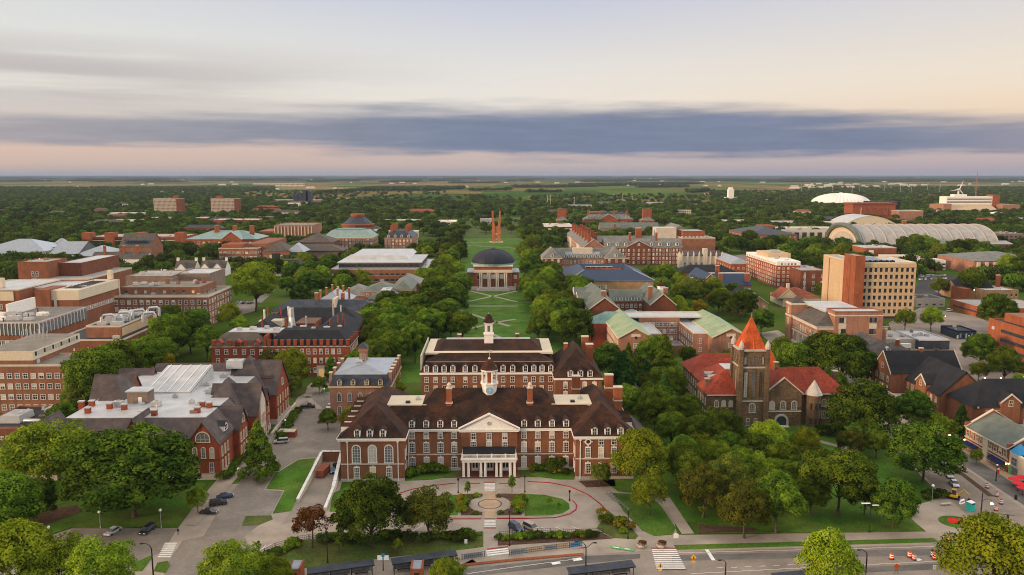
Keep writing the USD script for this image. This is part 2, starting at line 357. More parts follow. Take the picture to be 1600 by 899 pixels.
mat('lawn',(0.056,0.135,0.013),rough=.95,var=0.35,scale=.12,tint=(0.085,0.135,0.02),var2=.25,scale2=1.8,spec=.1)
mat('lawn_dry',(0.085,0.095,0.024),rough=.95,var=.3,scale=.15,tint=(0.06,0.105,0.018),var2=.25,scale2=1.6,spec=.1)
mat('mulch',(.085,.05,.034),rough=.95,var=.3,scale=.5,var2=.35,scale2=3)
mat('red_kerb',(0.3,0.026,0.024),rough=.7,var=.15)
mat('white_mark',(.72,.70,.66),rough=.7,var=.15,scale=.8)
mat('green_mark',(0.12,0.36,0.11),rough=.7,var=.12)
mat('bark',(.075,.056,.042),rough=.95,var=.3,scale=1.5)
mat('bark_pale',(.20,.17,.14),rough=.95,var=.3,scale=1.5)
mat('rust_metal',(.22,.065,.035),rough=.7,var=.3)
mat('orange_plastic',(0.55,0.085,0.02),rough=.5,var=.05)
mat('teal_plastic',(.03,.42,.36),rough=.5,var=.08)
mat('yellow_paint',(.75,.38,.02),rough=.5,var=.1)
mat('blue_cloth',(0.012,0.02,0.075),rough=.8,var=.15)
mat('sky_blue',(0.04,0.24,0.5),rough=.6,var=.05)
mat('clock_blue',(.20,.36,.52),var=.03)
mat('red_cloth',(.62,.03,.045),rough=.8,var=.12)
mat('lamp_glow',(.9,.8,.6),emit=((1.0,.62,.25),6.0))
mat('lamp_white',(.85,.85,.85),rough=.4,var=.02)
mat('skin',(.45,.28,.20),var=.05)
mat('flower_red',(.50,.02,.02),var=.3,scale2=6)
leaf('leaf_deep',(.040,.076,.009),(.165,.250,.022))
leaf('leaf_green',(.072,.122,.012),(.225,.315,.025))
leaf('leaf_bright',(.125,.185,.014),(.320,.385,.028))
leaf('leaf_yellow',(.150,.200,.013),(.370,.430,.028))
leaf('leaf_gold',(.200,.160,.014),(.430,.300,.024))
leaf('leaf_olive',(.085,.108,.016),(.245,.255,.028))
leaf('leaf_rust',(.140,.075,.022),(.340,.150,.032))
leaf('leaf_pine',(.022,.062,.014),(.080,.160,.028))
leaf('leaf_far',(.034,.060,.011),(.125,.170,.022))
leaf('leaf_far_olive',(.062,.074,.014),(.200,.190,.026))
leaf('leaf_far_green',(.052,.100,.011),(.185,.260,.024))
# ------------------------------------------------------------------ trees
def crown_mesh(rng,H,R,shape,clumps,leaves,size,z0=.28,rc=(1.2,2.1)):
    cs=[]
    for i in range(clumps):
        if shape=='cone':
            t=rng.random()**.8;z=H*(z0+(1-z0)*t*.97);rad=R*(1-t)**.85*(.55+.5*rng.random());a=rng.random()*2*PI
            c=np.array([rad*math.cos(a),rad*math.sin(a),z]);r=(rc[0]+(rc[1]-rc[0])*rng.random())*(1.15-.75*t)
        else:
            d=rng.normal(size=3);d/=np.linalg.norm(d)
            if d[2]<-.55:d[2]*=-.6
            k=.42+.58*rng.random()**.55
            k*=.78+.44*meshkit.fbm(d[None]*1.7+9.1,2,int(rng.integers(99)*0+clumps))[0]
            zc,rz=H*(1+z0)/2,H*(1-z0)/2
            if shape=='oval':rr=R*(1-.18*d[2])
            elif shape=='broad':rr=R*(1.0 if d[2]>0 else 1.12)
            elif shape=='vase':rr=R*(1+.28*d[2])
            else:rr=R
            r=rc[0]+(rc[1]-rc[0])*rng.random()
            c=np.array([d[0]*(rr-r*.5)*k,d[1]*(rr-r*.5)*k,zc+d[2]*(rz-r*.5)*k])
        cs.append((c,r))
    V,N=[],[]
    ctr=np.array([0,0,H*(z0+.35*(1-z0))])
    for c,r in cs:
        n=int(leaves*(.6+.8*rng.random())*(r/(sum(rc)/2))**2)
        d=rng.normal(size=(n,3));d[:,2]*=.8
        out=(c-ctr)/(np.linalg.norm(c-ctr)+1e-6)
        d+=out*.55+np.array([0,0,.35]);d/=np.linalg.norm(d,axis=1)[:,None]
        p=c+d*(r*(.62+.45*rng.random(n)))[:,None]*np.array([1,1,.8])
        nm=d+rng.normal(size=(n,3))*.55;nm/=np.linalg.norm(nm,axis=1)[:,None]
        u=np.cross(nm,rng.normal(size=(n,3)));u/=np.linalg.norm(u,axis=1)[:,None]
        w=np.cross(nm,u);s=size*(.65+.7*rng.random((n,1)))
        V.append(np.stack([p-u*s*.5,p-w*s*.36+nm*s*.1,p+u*s*.5,p+w*s*.36+nm*s*.1],1).reshape(-1,3))
        sn=(d*.65+out*.35+nm*.45);sn/=np.linalg.norm(sn,axis=1)[:,None]
        N.append(np.repeat(sn,4,0))
    V,N=np.vstack(V),np.vstack(N)
    q=np.arange(len(V)).reshape(-1,4)
    return V,q,N,cs
def tree_proto(name,seed,H,R,shape,clumps,leaves,size,leafmat,barkmat='bark',z0=.28,rc=(1.2,2.1),tr=.32):
    rng=np.random.default_rng(seed)
    P=proto(name)
    V,q,N,cs=crown_mesh(rng,H,R,shape,clumps,leaves,size,z0,rc)
    raw_mesh(f'{P.GetPath()}/crown',V,q,M[leafmat],N)
    b=MB();lean=rng.normal(size=2)*.25
    top=H*(.9 if shape=='cone' else .72)
    b.tube([(0,0,-.3),(0,0,.4),(lean[0]*.5,lean[1]*.5,H*z0),(lean[0],lean[1],top)],[tr*1.45,tr,tr*.8,tr*.2],8)
    for c,r in sorted(cs,key=lambda x:x[1])[-9:]:
        s=min(H*(z0+.12),c[2]*.8)
        b.tube([(lean[0]*.5,lean[1]*.5,s),(c[0]*.45,c[1]*.45,s+(c[2]-s)*.6),tuple(c)],[tr*.5,tr*.3,tr*.1],5)
    b.build('trunk',M[barkmat],P)
    return P
TP={}
def tp(key,*a,**k):TP[key]=(tree_proto(key+'_kind',*a,**k),a[1],a[2])
tp('oak_a',11,16,7.5,'broad',170,170,0.48,'leaf_deep',z0=.10)
tp('oak_b',12,17,7.6,'round',165,170,0.48,'leaf_deep',z0=.10)
tp('maple_a',13,15,6.2,'oval',147,164,0.44,'leaf_green',z0=0.11)
tp('maple_b',14,16,6.6,'round',154,164,0.44,'leaf_green',z0=0.10)
tp('elm_a',15,17,7.0,'vase',154,155,0.44,'leaf_green',z0=0.14)
tp('locust_a',16,15,6.4,'round',133,144,0.39,'leaf_bright',z0=0.11)
tp('locust_b',17,14,6.2,'vase',125,144,0.39,'leaf_bright',z0=0.12)
tp('ginkgo_a',18,14,5.8,'oval',133,144,0.39,'leaf_yellow',z0=0.11)
tp('gold_a',19,14,6.0,'oval',125,144,0.41,'leaf_gold',z0=0.12)
tp('olive_a',20,15,6.6,'round',147,144,0.44,'leaf_olive',z0=0.10)
tp('rust_a',21,11,4.6,'oval',60,55,0.45,'leaf_rust',z0=.3,rc=(.8,1.5),tr=.2)
tp('pine_a',22,16,4.4,'cone',150,95,0.5,'leaf_pine',z0=.1,rc=(1.0,1.8),tr=.28)
tp('cypress_a',23,15,4.2,'cone',150,95,0.48,'leaf_green',z0=.1,rc=(1.0,1.7),tr=.28)
tp('young_a',24,5.5,1.7,'oval',26,40,0.32,'leaf_bright',z0=.28,rc=(.45,.8),tr=.08)
tp('column_a',25,4.2,.8,'oval',22,45,0.26,'leaf_green',z0=.06,rc=(.35,.55),tr=.06)
tp('bush_a',26,1.9,1.6,'broad',24,45,0.26,'leaf_green',z0=.02,rc=(.4,.75),tr=.05)
tp('bush_b',27,1.7,1.5,'broad',24,45,0.26,'leaf_bright',z0=.02,rc=(.4,.75),tr=.05)
tp('bush_gold',28,1.5,1.2,'broad',20,45,0.24,'leaf_gold',z0=.02,rc=(.35,.6),tr=.05)
tp('bush_deep',29,1.9,1.6,'broad',24,45,0.26,'leaf_deep',z0=.02,rc=(.4,.75),tr=.05)
# far woods: a few light crowns, instanced
FAR=[]
for i,(lm,H,R)in enumerate((('leaf_far',11.5,6.8),('leaf_far_green',10.5,6.4),('leaf_far',12,7),('leaf_far_olive',10,6.2),('leaf_green',9.5,6))):
    FAR.append(tree_proto('far_tree_kind' if i==0 else f'far_tree_kind_{i:03d}',60+i,H,R,'round',45,34,1.15,lm,z0=.1,rc=(1.8,3.0)))

footprints=[]  # building plans, so that scattered trees keep out
tree_at=[]  # (x, y, r) of every tree set so far
def tree(px,py,rpx,kind,label=None,group=None,k=1.0,name=None,rot=None,cat='tree',z=0.0):
    """px, py: where the crown's middle shows; rpx: its half width there; k stretches the height"""
    P,H,R=TP[kind]
    zc=8.0
    for _ in range(4):
        p=at(px,py,z+zc);d=np.linalg.norm(p-EYE)
        r=rpx*d/FOC;s=r/R;zc=.58*H*s*k
    return plant(p[0],p[1],s,kind,label,group,k,name,rot,cat,z)
def plant(x,y,s,kind,label=None,group=None,k=1.0,name=None,rot=None,cat='tree',z=0.0):
    P,H,R=TP[kind]
    tree_at.append((x,y,R*s))
    nm=name or{'pine':'pine_tree','cypress':'cypress_tree','young':'young_tree','column':'columnar_shrub','bush':'shrub'}.get(kind.split('_')[0],'broadleaf_tree')
    return copy(P,nm,label,cat,(x,y,z),random.uniform(0,360)if rot is None else rot,(s,s,s*k),group)
# ------------------------------------------------------------------ ground
def poly(*pp):return Polygon([tuple(at(a,b)[:2])for a,b in pp]).buffer(0)
def ground_mat():
    n={'g':('geometry',{}),'sp':('separate_xyz',{}),'mpf':('mapping',{'scale':(1/430.,1/760.,1.0),'rotation':(0,0,.04)}),
         'vo':('voronoi_texture',{'metric':'chebychev','scale':1.0,'randomness':.75}),
         'sc':('separate_color',{}),'rf':('rgb_ramp',{'interpolate':False,'ramp':[(0,(.17,.125,.042)),(.18,(.060,.105,.018)),(.34,(.21,.155,.065)),(.48,(.045,.085,.016)),(.62,(.13,.11,.036)),(.76,(.085,.125,.022)),(.88,(.19,.13,.055))]}),
         'nf':('noise_texture',{'scale':.004,'detail':6.0}),'rv':('map_range',{'from_min':.3,'from_max':.7,'to_min':.75,'to_max':1.25}),'cf':('mix',{'mix_type':'multiply','fac':1.0}),
         'n1':('noise_texture',{'scale':.02,'detail':7.0,'roughness':.6}),'rn':('rgb_ramp',{'ramp':[(0,(.040,.075,.012)),(.45,(.055,.10,.015)),(.6,(.085,.105,.026)),(1,(.15,.135,.09))]}),
         'k':('map_range',{'range_type':'smoothstep','from_min':2300.0,'from_max':2700.0,'to_min':0.0,'to_max':1.0,'clamp':True}),'m':('mix',{}),'p':('principled_bsdf',{'roughness':.95,'specular_ior_level':.0}),
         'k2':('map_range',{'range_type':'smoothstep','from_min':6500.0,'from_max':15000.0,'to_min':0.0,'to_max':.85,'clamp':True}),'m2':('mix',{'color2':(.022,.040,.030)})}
    l=[('g.position','mpf.vector'),('mpf.vector','vo.vector'),('vo.color','sc.color'),('sc.r','rf.fac'),('g.position','nf.vector'),('nf.fac','rv.value'),('rf.color','cf.color1'),('rv.result','cf.color2'),
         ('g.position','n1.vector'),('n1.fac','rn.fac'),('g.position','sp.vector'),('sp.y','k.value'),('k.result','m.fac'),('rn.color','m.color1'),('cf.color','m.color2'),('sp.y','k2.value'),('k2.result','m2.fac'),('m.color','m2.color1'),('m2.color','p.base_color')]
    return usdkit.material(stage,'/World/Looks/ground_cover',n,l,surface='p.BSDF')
gm=MB()
S=45000.0
gm.add([(-S,-S,0),(S,-S,0),(S,S,0),(-S,S,0)],[(0,1,2),(0,2,3)])
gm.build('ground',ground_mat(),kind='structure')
Z=[0.0]
def area(name,shape,material,z,edge=None,label=None):
    m=MB().sheet(shape,z,edge)
    return m.build(name,M[material],kind='structure')
def ellipse(px,py,rx,ry,n=48):
    """a ring of ground points round the ground spot seen at px, py; radii in metres"""
    c=at(px,py)
    return Polygon([(c[0]+rx*math.cos(a),c[1]+ry*math.sin(a))for a in np.linspace(0,2*PI,n,endpoint=False)])
def strip(pts,w,cap='flat'):
    return LineString([tuple(at(a,b)[:2])for a,b in pts]).buffer(w/2,cap_style=cap,join_style='round')
# base pavements and roads (each sheet a little above the one below)
area('pavement',poly((-80,960),(-80,893),(45,850),(65,842),(112,826),(278,826),(300,795),(352,735),(395,715),(440,660),(455,640),(470,612),(500,588),(540,575),(562,640),(530,770),(560,778),(625,748),(905,745),(1010,757),(1050,800),(1062,852),(1500,843),(1440,780),(1395,700),(1370,640),(1330,600),(1190,520),(1215,516),(1420,640),(1640,780),(1640,975),(-80,975)),'paving_light',.02)
area('pavement',poly((1052,836),(1092,836),(1447,831),(1424,812),(1428,788),(1452,783),(1476,774),(1560,850),(1500,853),(1060,861)),'paving_light',.024)
area('road',poly((420,918),(722,886),(912,867),(1005,861),(1060,862),(1500,850),(1680,846),(1680,990),(420,990)),'road_concrete',.03)
area('road',poly((262,880),(285,845),(318,838),(352,780),(372,757),(440,672),(470,632),(500,616),(520,610),(537,650),(535,702),(500,714),(466,717),(428,741),(412,766),(442,768),(422,808),(382,838),(400,872),(330,915),(250,915)),'lot',.032)
area('road',poly((1185,520),(1210,520),(1330,607),(1425,678),(1505,730),(1650,830),(1650,905),(1570,862),(1480,776),(1395,700),(1290,606)),'road_concrete',.036)
area('car_park',poly((112,828),(277,827),(255,862),(205,886),(110,887),(78,868),(95,846)),'lot',.034)
area('asphalt_lane',poly((1050,868),(1500,857),(1660,853),(1660,862),(1500,867),(1050,877)),'asphalt',.04)
area('asphalt_lane',poly((1040,915),(1340,887),(1500,879),(1660,873),(1660,884),(1500,889),(1350,895),(1120,920)),'asphalt',.04)
area('asphalt_lane',poly((720,890),(915,869),(1000,866),(1000,873),(915,881),(700,905)),'asphalt',.04)
area('asphalt_lane',poly((1445,683),(1458,676),(1515,712),(1655,800),(1655,826),(1505,727)),'asphalt',.042)
area('pavement',poly((1455,674),(1515,672),(1660,770),(1660,802),(1518,713)),'paving_tan',.12,0)
area('dirt_strip',strip([(1487,729),(1515,750),(1549,776)],1.8),'mulch',.055)
area('loading_ramp',poly((504,716),(537,716),(522,768),(508,800),(440,820),(462,786)),'road_concrete',.038)
area('bus_platform',poly((722,883),(912,866),(910,858),(860,861),(740,874)),'paving_light',.16,0)
area('red_paving',strip([(722,884),(800,876),(912,866.5)],1.1),'brick_orange',.18)
area('bus_platform',poly((440,906),(600,886),(735,873),(745,880),(600,903),(450,925)),'paving_light',.16,0)
# courtyards and lots further off
area('pavement',poly((1388,505),(1440,480),(1560,500),(1640,560),(1640,612),(1480,600),(1415,570)),'road_concrete',.02)
area('car_park',poly((1428,455),(1440,434),(1500,430),(1512,446),(1500,452),(1470,458),(1480,468),(1430,470)),'asphalt_dark',.024)
area('pavement',poly((1460,455),(1505,440),(1520,460),(1500,470)),'road_concrete',.028)
area('car_park',poly((1118,403),(1160,398),(1205,402),(1190,425),(1120,420)),'lot',.024)
area('car_park',poly((345,480),(400,470),(402,485),(350,500)),'lot',.024)
area('road',poly((395,470),(425,452),(432,452),(408,474)),'lot',.028)
area('road',poly((535,430),(650,402),(655,404),(540,436)),'asphalt',.024)
# kerb-raised lawns
def lawn(shape,m='lawn',z=.11,name='lawn'):return area(name,shape,m,z,0)
LAWNS=[
 ('lawn',[(416,764),(429,742),(466,719),(493,716),(484,738),(465,778),(455,799),(426,803),(445,766)]),
 ('lawn',[(30,850),(48,800),(20,760),(40,720),(120,735),(280,752),(322,756),(300,795),(277,824),(112,825),(62,840)]),
 ('lawn_dry',[(395,884),(440,855),(475,844),(520,841),(600,838),(755,831),(755,855),(700,862),(600,872),(500,885),(430,894)]),
 ('lawn_dry',[(378,822),(384,807),(424,806),(426,812),(404,821)]),
 ('lawn',[(203,893),(210,880),(235,869),(238,872),(222,893)]),
 ('lawn',[(240,893),(246,880),(262,877),(266,884),(258,896)]),
 ('lawn',[(350,757),(362,742),(392,716),(398,722),(372,756)]),
 ('lawn',[(632,752),(633,741),(668,733),(704,737),(704,745),(676,750)]),
 ('lawn',[(824,740),(826,734),(862,732),(896,738),(897,750),(875,750),(843,746)]),
 ('mulch',[(904,752),(960,750),(962,760),(916,762)]),
 ('lawn_dry',[(948,797),(988,827),(997,838),(992,843),(958,841),(932,826),(940,815)]),
 ('mulch',[(778,838),(830,836),(935,830),(958,842),(900,846),(778,853)]),
 ('lawn',[(957,771),(1012,774),(1032,790),(1056,826),(1050,836),(1022,838),(1004,830),(975,800)]),
 ('lawn',[(1053,852.5),(1458,841.5),(1467,847.5),(1058,859.5)]),
 ('lawn',[(1092,833),(1090,815),(1063,816),(1045,785),(1030,740),(1005,640),(985,600),(1050,560),(1150,545),(1300,585),(1375,650),(1400,705),(1472,777),(1450,784),(1428,790),(1425,812),(1443,831)]),
 ('lawn',[(520,772),(545,760),(570,776),(600,775),(560,800),(515,800)]),
 ('lawn',[(500,615),(508,603),(560,596),(575,620),(530,640),(516,612)]),
 ('lawn_dry',[(436,628),(444,600),(480,600),(478,614),(456,626)]),
 ('lawn',[(930,742),(985,650),(1000,650),(1025,740),(1030,775),(965,768)]),
]
for m,pp in LAWNS:lawn(poly(*pp),m,name='planting_bed' if m=='mulch' else 'lawn')
area('mulch_bed',poly((1092,834),(1178,831),(1180,826),(1120,822),(1091,820)),'mulch',.135)
area('mulch_bed',poly((20,820),(60,800),(120,790),(130,800),(70,822),(40,835)),'mulch',.135)
# oval island before the portico
area('island',poly((620,790),(640,777),(690,770.5),(765,769),(840,770.5),(880,777),(898,786),(901,795),(886,803.5),(850,808),(765,809.5),(690,809),(640,804)),'paving_light',.10,0)
lawn(poly((640,790),(660,779),(700,774),(716,774),(715,806),(680,806),(650,800)),z=.15)
lawn(poly((818,772.5),(850,774),(879,780.5),(889,788),(890,796),(879,803),(860,806),(820,807)),z=.15)
area('planting_bed',poly((720,773),(754,772),(754,779),(735,786),(735,795),(753,800),(754,806),(720,806)),'mulch',.14,0)
area('planting_bed',poly((777,772),(815,772.5),(815,806),(777,806),(777,800),(797,795),(797,786),(777,779)),'mulch',.14,0)
area('paved_circle',ellipse(765.5,788.5,5.8,5.6),'paving_light',.155)
area('brick_path',poly((757.5,768),(773.5,768),(774.5,811),(756.5,811)),'paving_tan',.165)
area('paved_circle',ellipse(765.5,788.5,3.1,3.1),'paving_tan',.175)
area('paved_ring',ellipse(765.5,788.5,3.3,3.3).difference(ellipse(765.5,788.5,3.0,3.0)),'asphalt_dark',.185)
for pts in([(824,753),(860,755),(890,761),(918,773),(938,788),(948,799)],[(776,811),(820,811),(868,809.5),(890,804),(900,797),(901,790),(895,783)],[(705,811.5),(752,811.3)],[(712,755.5),(672,760),(645,765),(625,771)],[(730,756),(750,756)],[(780,756),(799,756)],[(905,858),(915,856)]):
    area('red_kerb',strip(pts,.26),'red_kerb',.19,0)
def bars(quad,n,fill=.5,material='white_mark',z=.06,name='crossing_bar'):
    """zebra bars between the two long sides a-b and d-c of a pixel quad"""
    a,b,c,d=[at(*p)[:2]for p in quad]
    for i in range(n):
        t0,t1=(i+(1-fill)/2)/n,(i+(1+fill)/2)/n
        area(name,Polygon([a+(d-a)*t0,b+(c-b)*t0,b+(c-b)*t1,a+(d-a)*t1]),material,z)
bars(((757,755),(773.5,755),(773.5,767.5),(757,767.5)),6)
bars(((757,812.5),(774,812.5),(775,824),(756.5,824)),5)
bars(((258,848),(277,848),(266,872),(246,872)),8)
bars(((1018,858),(1056,858),(1072,890),(1026,890)),10)
bars(((759,860),(793,856),(796,866),(762,870)),3,.6)
for q in((1017,857,1056,857),(1027,890.5,1072,890.5),(756,754,774,754),(756,825.5,775,825.5),(761,858.6,794,854.6)):
    area('red_strip',strip([q[:2],q[2:]],.5),'red_kerb',.065)
area('stop_line',strip([(1104,859),(1115,876)],.9),'white_mark',.06)
for a,b in(((845,824),(865,833)),((868,824),(890,833)),((893,823),(917,832)),((600,834),(628,820)),((640,833),(660,822)),((116,880),(127,868)),((131,880),(141,869)),((152,880),(160,870)),((187,880),(195,871)),((70,872),(77,866)),((90,874),(97,868)),((410,858),(424,851)),((392,866),(402,859)),((405,862),(416,852)),((180,806+40),(176,851))):
    area('bay_line',strip([a,b],.14),'white_mark',.06)
for pts in([(1060,864.5),(1300,858.5),(1500,853.5)],[(1080,897),(1340,883.5),(1500,876)],[(730,897),(800,887),(900,874)]):
    area('lane_line',strip(pts,.14),'white_mark',.06)
for q in((862,878,875,882),(895,872.5,909,876.5)):
    area('lane_arrow',strip([(q[0],q[3]-1),(q[2],q[1]+1)],1.3),'white_mark',.06)
for k in range(7):
    x=1120+k*22
    area('lane_dash',strip([(x,888-k*.9),(x+10,887.6-k*.9)],.15),'white_mark',.06)
area('cycle_mark',poly((953,853.5),(991,859),(990.5,862.5),(953.5,857)),'green_mark',.16)
area('cycle_arrow',strip([(958,855.8),(967,857.2)],.35),'white_mark',.175)
area('cycle_arrow',strip([(976,858.5),(984,859.6)],.35),'white_mark',.175)
area('cycle_mark',poly((1478,851),(1498,849.5),(1498,852),(1480,853)),'green_mark',.06)
area('flower_bed',ellipse(1493,816,4.1,3.7),'lawn',.14,0)
area('flower_bed',ellipse(1494,815.5,2.2,1.7),'flower_red',.30,.14)
# walks over the lawns
for pts,w in(([(1232,690),(1241,714),(1262,735)],2.6),([(1195,727),(1215,735),(1245,747)],2.2),([(1280,690),(1330,703),(1350,700)],2.6),([(1035,775),(1052,800),(1075,835)],3.2),([(995,600),(1015,640),(1010,655)],4.0),([(500,640),(480,622),(452,640),(420,690),(360,752),(300,822)],2.4),([(480,622),(500,604),(540,590)],3.2),([(1075,560),(1090,640),(1130,700)],2.2)):
    area('walk',strip(pts,w),'paving_light',.14)
# the long lawn behind the hall, with its crossing walks, and the one beyond the domed hall
area('lawn',sbox(-62,338,58,606),'lawn',.03)
area('lawn',sbox(-58,690,54,1130),'lawn',.03)
area('lawn',sbox(-900,1140,500,1700),'lawn_dry',.025)
for pts in([(735,455),(808,472)],[(733,471),(808,455)],[(728,478.6),(810,478.6)],[(712,483),(770,502),(796,510)],[(730,515),(775,504),(805,499)],[(722,383),(812,388.5)],[(722,379),(770,379)],[(730,545),(768,522),(800,536)]):
    area('walk',strip(pts,2.8),'paving_light',.05)
# ------------------------------------------------------------------ building kit
WR=random.Random(5)
class Bld:
    """a building: parts are given in world metres and stored from the building's own base point"""
    def __init__(s,name,label,x,y,cat='building',group=None,sash='white_paint'):
        s.o=np.array([x,y,0.0]);s.T=thing(name,label,cat,(x,y,0),group=group);s.sash=sash
    def put(s,name,mb,m,parent=None,smooth=False,**kw):
        v=[a-s.o for a in mb.v];mb.v=v
        return mb.build(name,M[m],parent or s.T,smooth,**kw)
    def wall(s,x0,x1,y0,y1,z0,z1,m,name='wall',**kw):
        if z0<.3:footprints.append((x0,x1,y0,y1,z1))
        return s.put(name,MB().box(x0,x1,y0,y1,z0,z1),m,**kw)
    def cornice(s,x0,x1,y0,y1,z,h=.6,o=.45,m='limestone',name='cornice'):
        return s.put(name,MB().box(x0-o,x1+o,y0-o,y1+o,z-h,z),m)
    def flat(s,x0,x1,y0,y1,z,m='membrane_grey',par=.7,wm='limestone',t=.4,name='flat_roof'):
        """roof deck within a parapet whose cap shows"""
        b=MB()
        for a in((x0,x1,y0,y0+t),(x0,x1,y1-t,y1),(x0,x0+t,y0+t,y1-t),(x1-t,x1,y0+t,y1-t)):b.box(*a,z-.02,z+par)
        d=s.put(name,MB().box(x0+t,x1-t,y0+t,y1-t,z-.3,z+.12),m)
        s.put('parapet',b,wm)
        return d
    def hip(s,x0,x1,y0,y1,z,h,m,o=.5,inset=None,name='roof'):
        return s.put(name,MB().hip(x0-o,x1+o,y0-o,y1+o,z+.01,h,inset),m)
    def deckroof(s,x0,x1,y0,y1,z,h,inset,m,deck='membrane',o=.5,name='roof'):
        r=s.put(name,MB().frustum(x0-o,x1+o,y0-o,y1+o,z+.01,h,inset+o),m)
        i=inset+.4
        s.put('flat_roof',MB().box(x0+i,x1-i,y0+i,y1-i,z+h-.2,z+h+.18),deck)
        return r
    def gable(s,x0,x1,y0,y1,z,h,axis,m,wm,o=.4,trim=None):
        s.put('gable_wall',MB().gable_wall(x0,x1,y0,y1,z,h,axis),wm)
        r=s.put('roof',MB().gable(x0,x1,y0,y1,z+.01,h,axis,o),m)
        if trim:  # raking boards on the near gable
            b=MB()
            if axis=='y':
                c=(x0+x1)/2;k=h/(c-x0)
                for a,d in((x0-o,c),(x1+o,c)):
                    za,zc=z-k*o,z+h
                    b.slab(*[(a,y0-o-.12,za-.15),(d,y0-o-.12,zc-.15),(d,y0-o-.12,zc+.42),(a,y0-o-.12,za+.42)][::(1 if a<d else-1)],.3)
            else:
                c=(y0+y1)/2;k=h/(c-y0)
                for xx in(x0-o-.1,x1+o+.1):
                    for a,d in((y0-o,c),(y1+o,c)):
                        za,zc=z-k*o,z+h
                        q=[(xx,a,za-.15),(xx,d,zc-.15),(xx,d,zc+.42),(xx,a,za+.42)]
                        b.slab(*q[::(1 if(a>d)==(xx<c or True)else-1)],.25)
            s.put('raking_trim',b,trim)
        return r
    def chim(s,x,y,z0,z1,w=1.2,d=.9,m='brick_red',cap='limestone'):
        c=s.put('chimney',MB().box(x-w/2,x+w/2,y-d/2,y+d/2,z0,z1-.3),m)
        s.put('chimney_cap',MB().box(x-w/2-.12,x+w/2+.12,y-d/2-.12,y+d/2+.12,z1-.3,z1),cap,c)
    def unit(s,x,y,z,w,d,h,m='metal_grey',name='roof_unit',legs=True):
        """rooftop plant: a cased box with a fan ring and a plinth"""
        b=MB().frustum(x-w/2,x+w/2,y-d/2,y+d/2,z+.25,h-.25,min(w,d)*.04)
        b.box(x-w/2+.1,x+w/2-.1,y-d/2+.1,y+d/2-.1,z,z+.25)
        r=min(w,d)*.3
        b.lathe([(r,z+h-.02),(r,z+h+.22),(r*.8,z+h+.22),(r*.8,z+h+.05)],x,y,10)
        return s.put(name,b,m)
    def _frame(s,face,c,u,z):
        if face=='f':return np.array([u,c,z]),np.array([1,0,0]),np.array([0,-1,0])
        if face=='l':return np.array([c,u,z]),np.array([0,-1,0]),np.array([-1,0,0])
        if face=='r':return np.array([c,u,z]),np.array([0,1,0]),np.array([1,0,0])
        return np.array([u,c,z]),np.array([-1,0,0]),np.array([0,1,0])
    def win(s,face,c,u,z,w,h,style='sash',sash=None,fb=None,pb=None):
        """one window: frame (proud of the wall), bars, sill, and its pane as a child; z is the bottom"""
        o,U,N=s._frame(face,c,u,z);Zv=np.array([0,0,1]);f=fb or MB();p=pb or MB()
        def bx(mb,a0,a1,b0,b1,n0,n1):
            v=[o+U*a+Zv*b+N*n for n in(n1,n0)for a,b in((a0,b0),(a1,b0),(a1,b1),(a0,b1))]
            mb.add(v,[(0,1,2),(0,2,3),(0,4,5),(0,5,1),(1,5,6),(1,6,2),(2,6,7),(2,7,3),(3,7,4),(3,4,0)])
        hw=w/2;t=min(.16,w*.13)
        if style=='plain':
            bx(p,-hw,hw,0,h,0,.05);bx(f,-hw-.1,hw+.1,-.18,0,0,.12)
        elif style=='arch':
            hs=h-hw;n=8;ang=np.linspace(0,PI,n+1)
            for r0,r1,mb,n1 in((hw-t,hw+t*.6,f,.14),):
                for i in range(n):
                    q=[(r0*math.cos(ang[i]),hs+r0*math.sin(ang[i])),(r1*math.cos(ang[i]),hs+r1*math.sin(ang[i])),(r1*math.cos(ang[i+1]),hs+r1*math.sin(ang[i+1])),(r0*math.cos(ang[i+1]),hs+r0*math.sin(ang[i+1]))]
                    v=[o+U*a+Zv*b+N*k for k in(n1,0)for a,b in q]
                    mb.add(v,[(0,1,2),(0,2,3),(1,5,6),(1,6,2),(0,3,7),(0,7,4)])
            bx(f,-hw-t*.6,-hw+t,0,hs,0,.14);bx(f,hw-t,hw+t*.6,0,hs,0,.14);bx(f,-hw-.2,hw+.2,-.2,0,0,.2)
            k=2 if w>1.5 else 1
            for i in range(1,k+1):bx(f,-hw+w*i/(k+1)-.04,-hw+w*i/(k+1)+.04,0,hs+hw*.7,0,.09)
            for i in range(1,int(hs/.8)+1):bx(f,-hw+t,hw-t,i*.8-.03,i*.8+.03,0,.09)
            v=[o+U*(hw*math.cos(a))+Zv*(hs+hw*math.sin(a))+N*.05 for a in ang]+[o-U*hw+N*.05,o+U*hw+N*.05]
            p.fan([v[-1]]+v[:-1])
        else:
            bx(f,-hw,-hw+t,0,h,0,.12);bx(f,hw-t,hw,0,h,0,.12);bx(f,-hw+t,hw-t,h-t,h,0,.12);bx(f,-hw-.1,hw+.1,-.16,0,0,.18)
            bx(f,-hw+t,hw-t,h*.5-.06,h*.5+.06,0,.1)
            if style=='sash' and w>1.0:bx(f,-.04,.04,0,h-t,0,.085)
            if style=='key':
                [bx(f,a-.035,a+.035,0,h-t,0,.085)for a in(-hw/3,hw/3)];bx(f,-hw+t,hw-t,h*.25-.03,h*.25+.03,0,.085);bx(f,-hw+t,hw-t,h*.75-.03,h*.75+.03,0,.085)
                bx(f,-.17,.17,h,h+.5,0,.14);bx(f,-hw,hw,h+.002,h+.2,0,.09)
            bx(p,-hw+t*.5,hw-t*.5,0,h,0,.045)
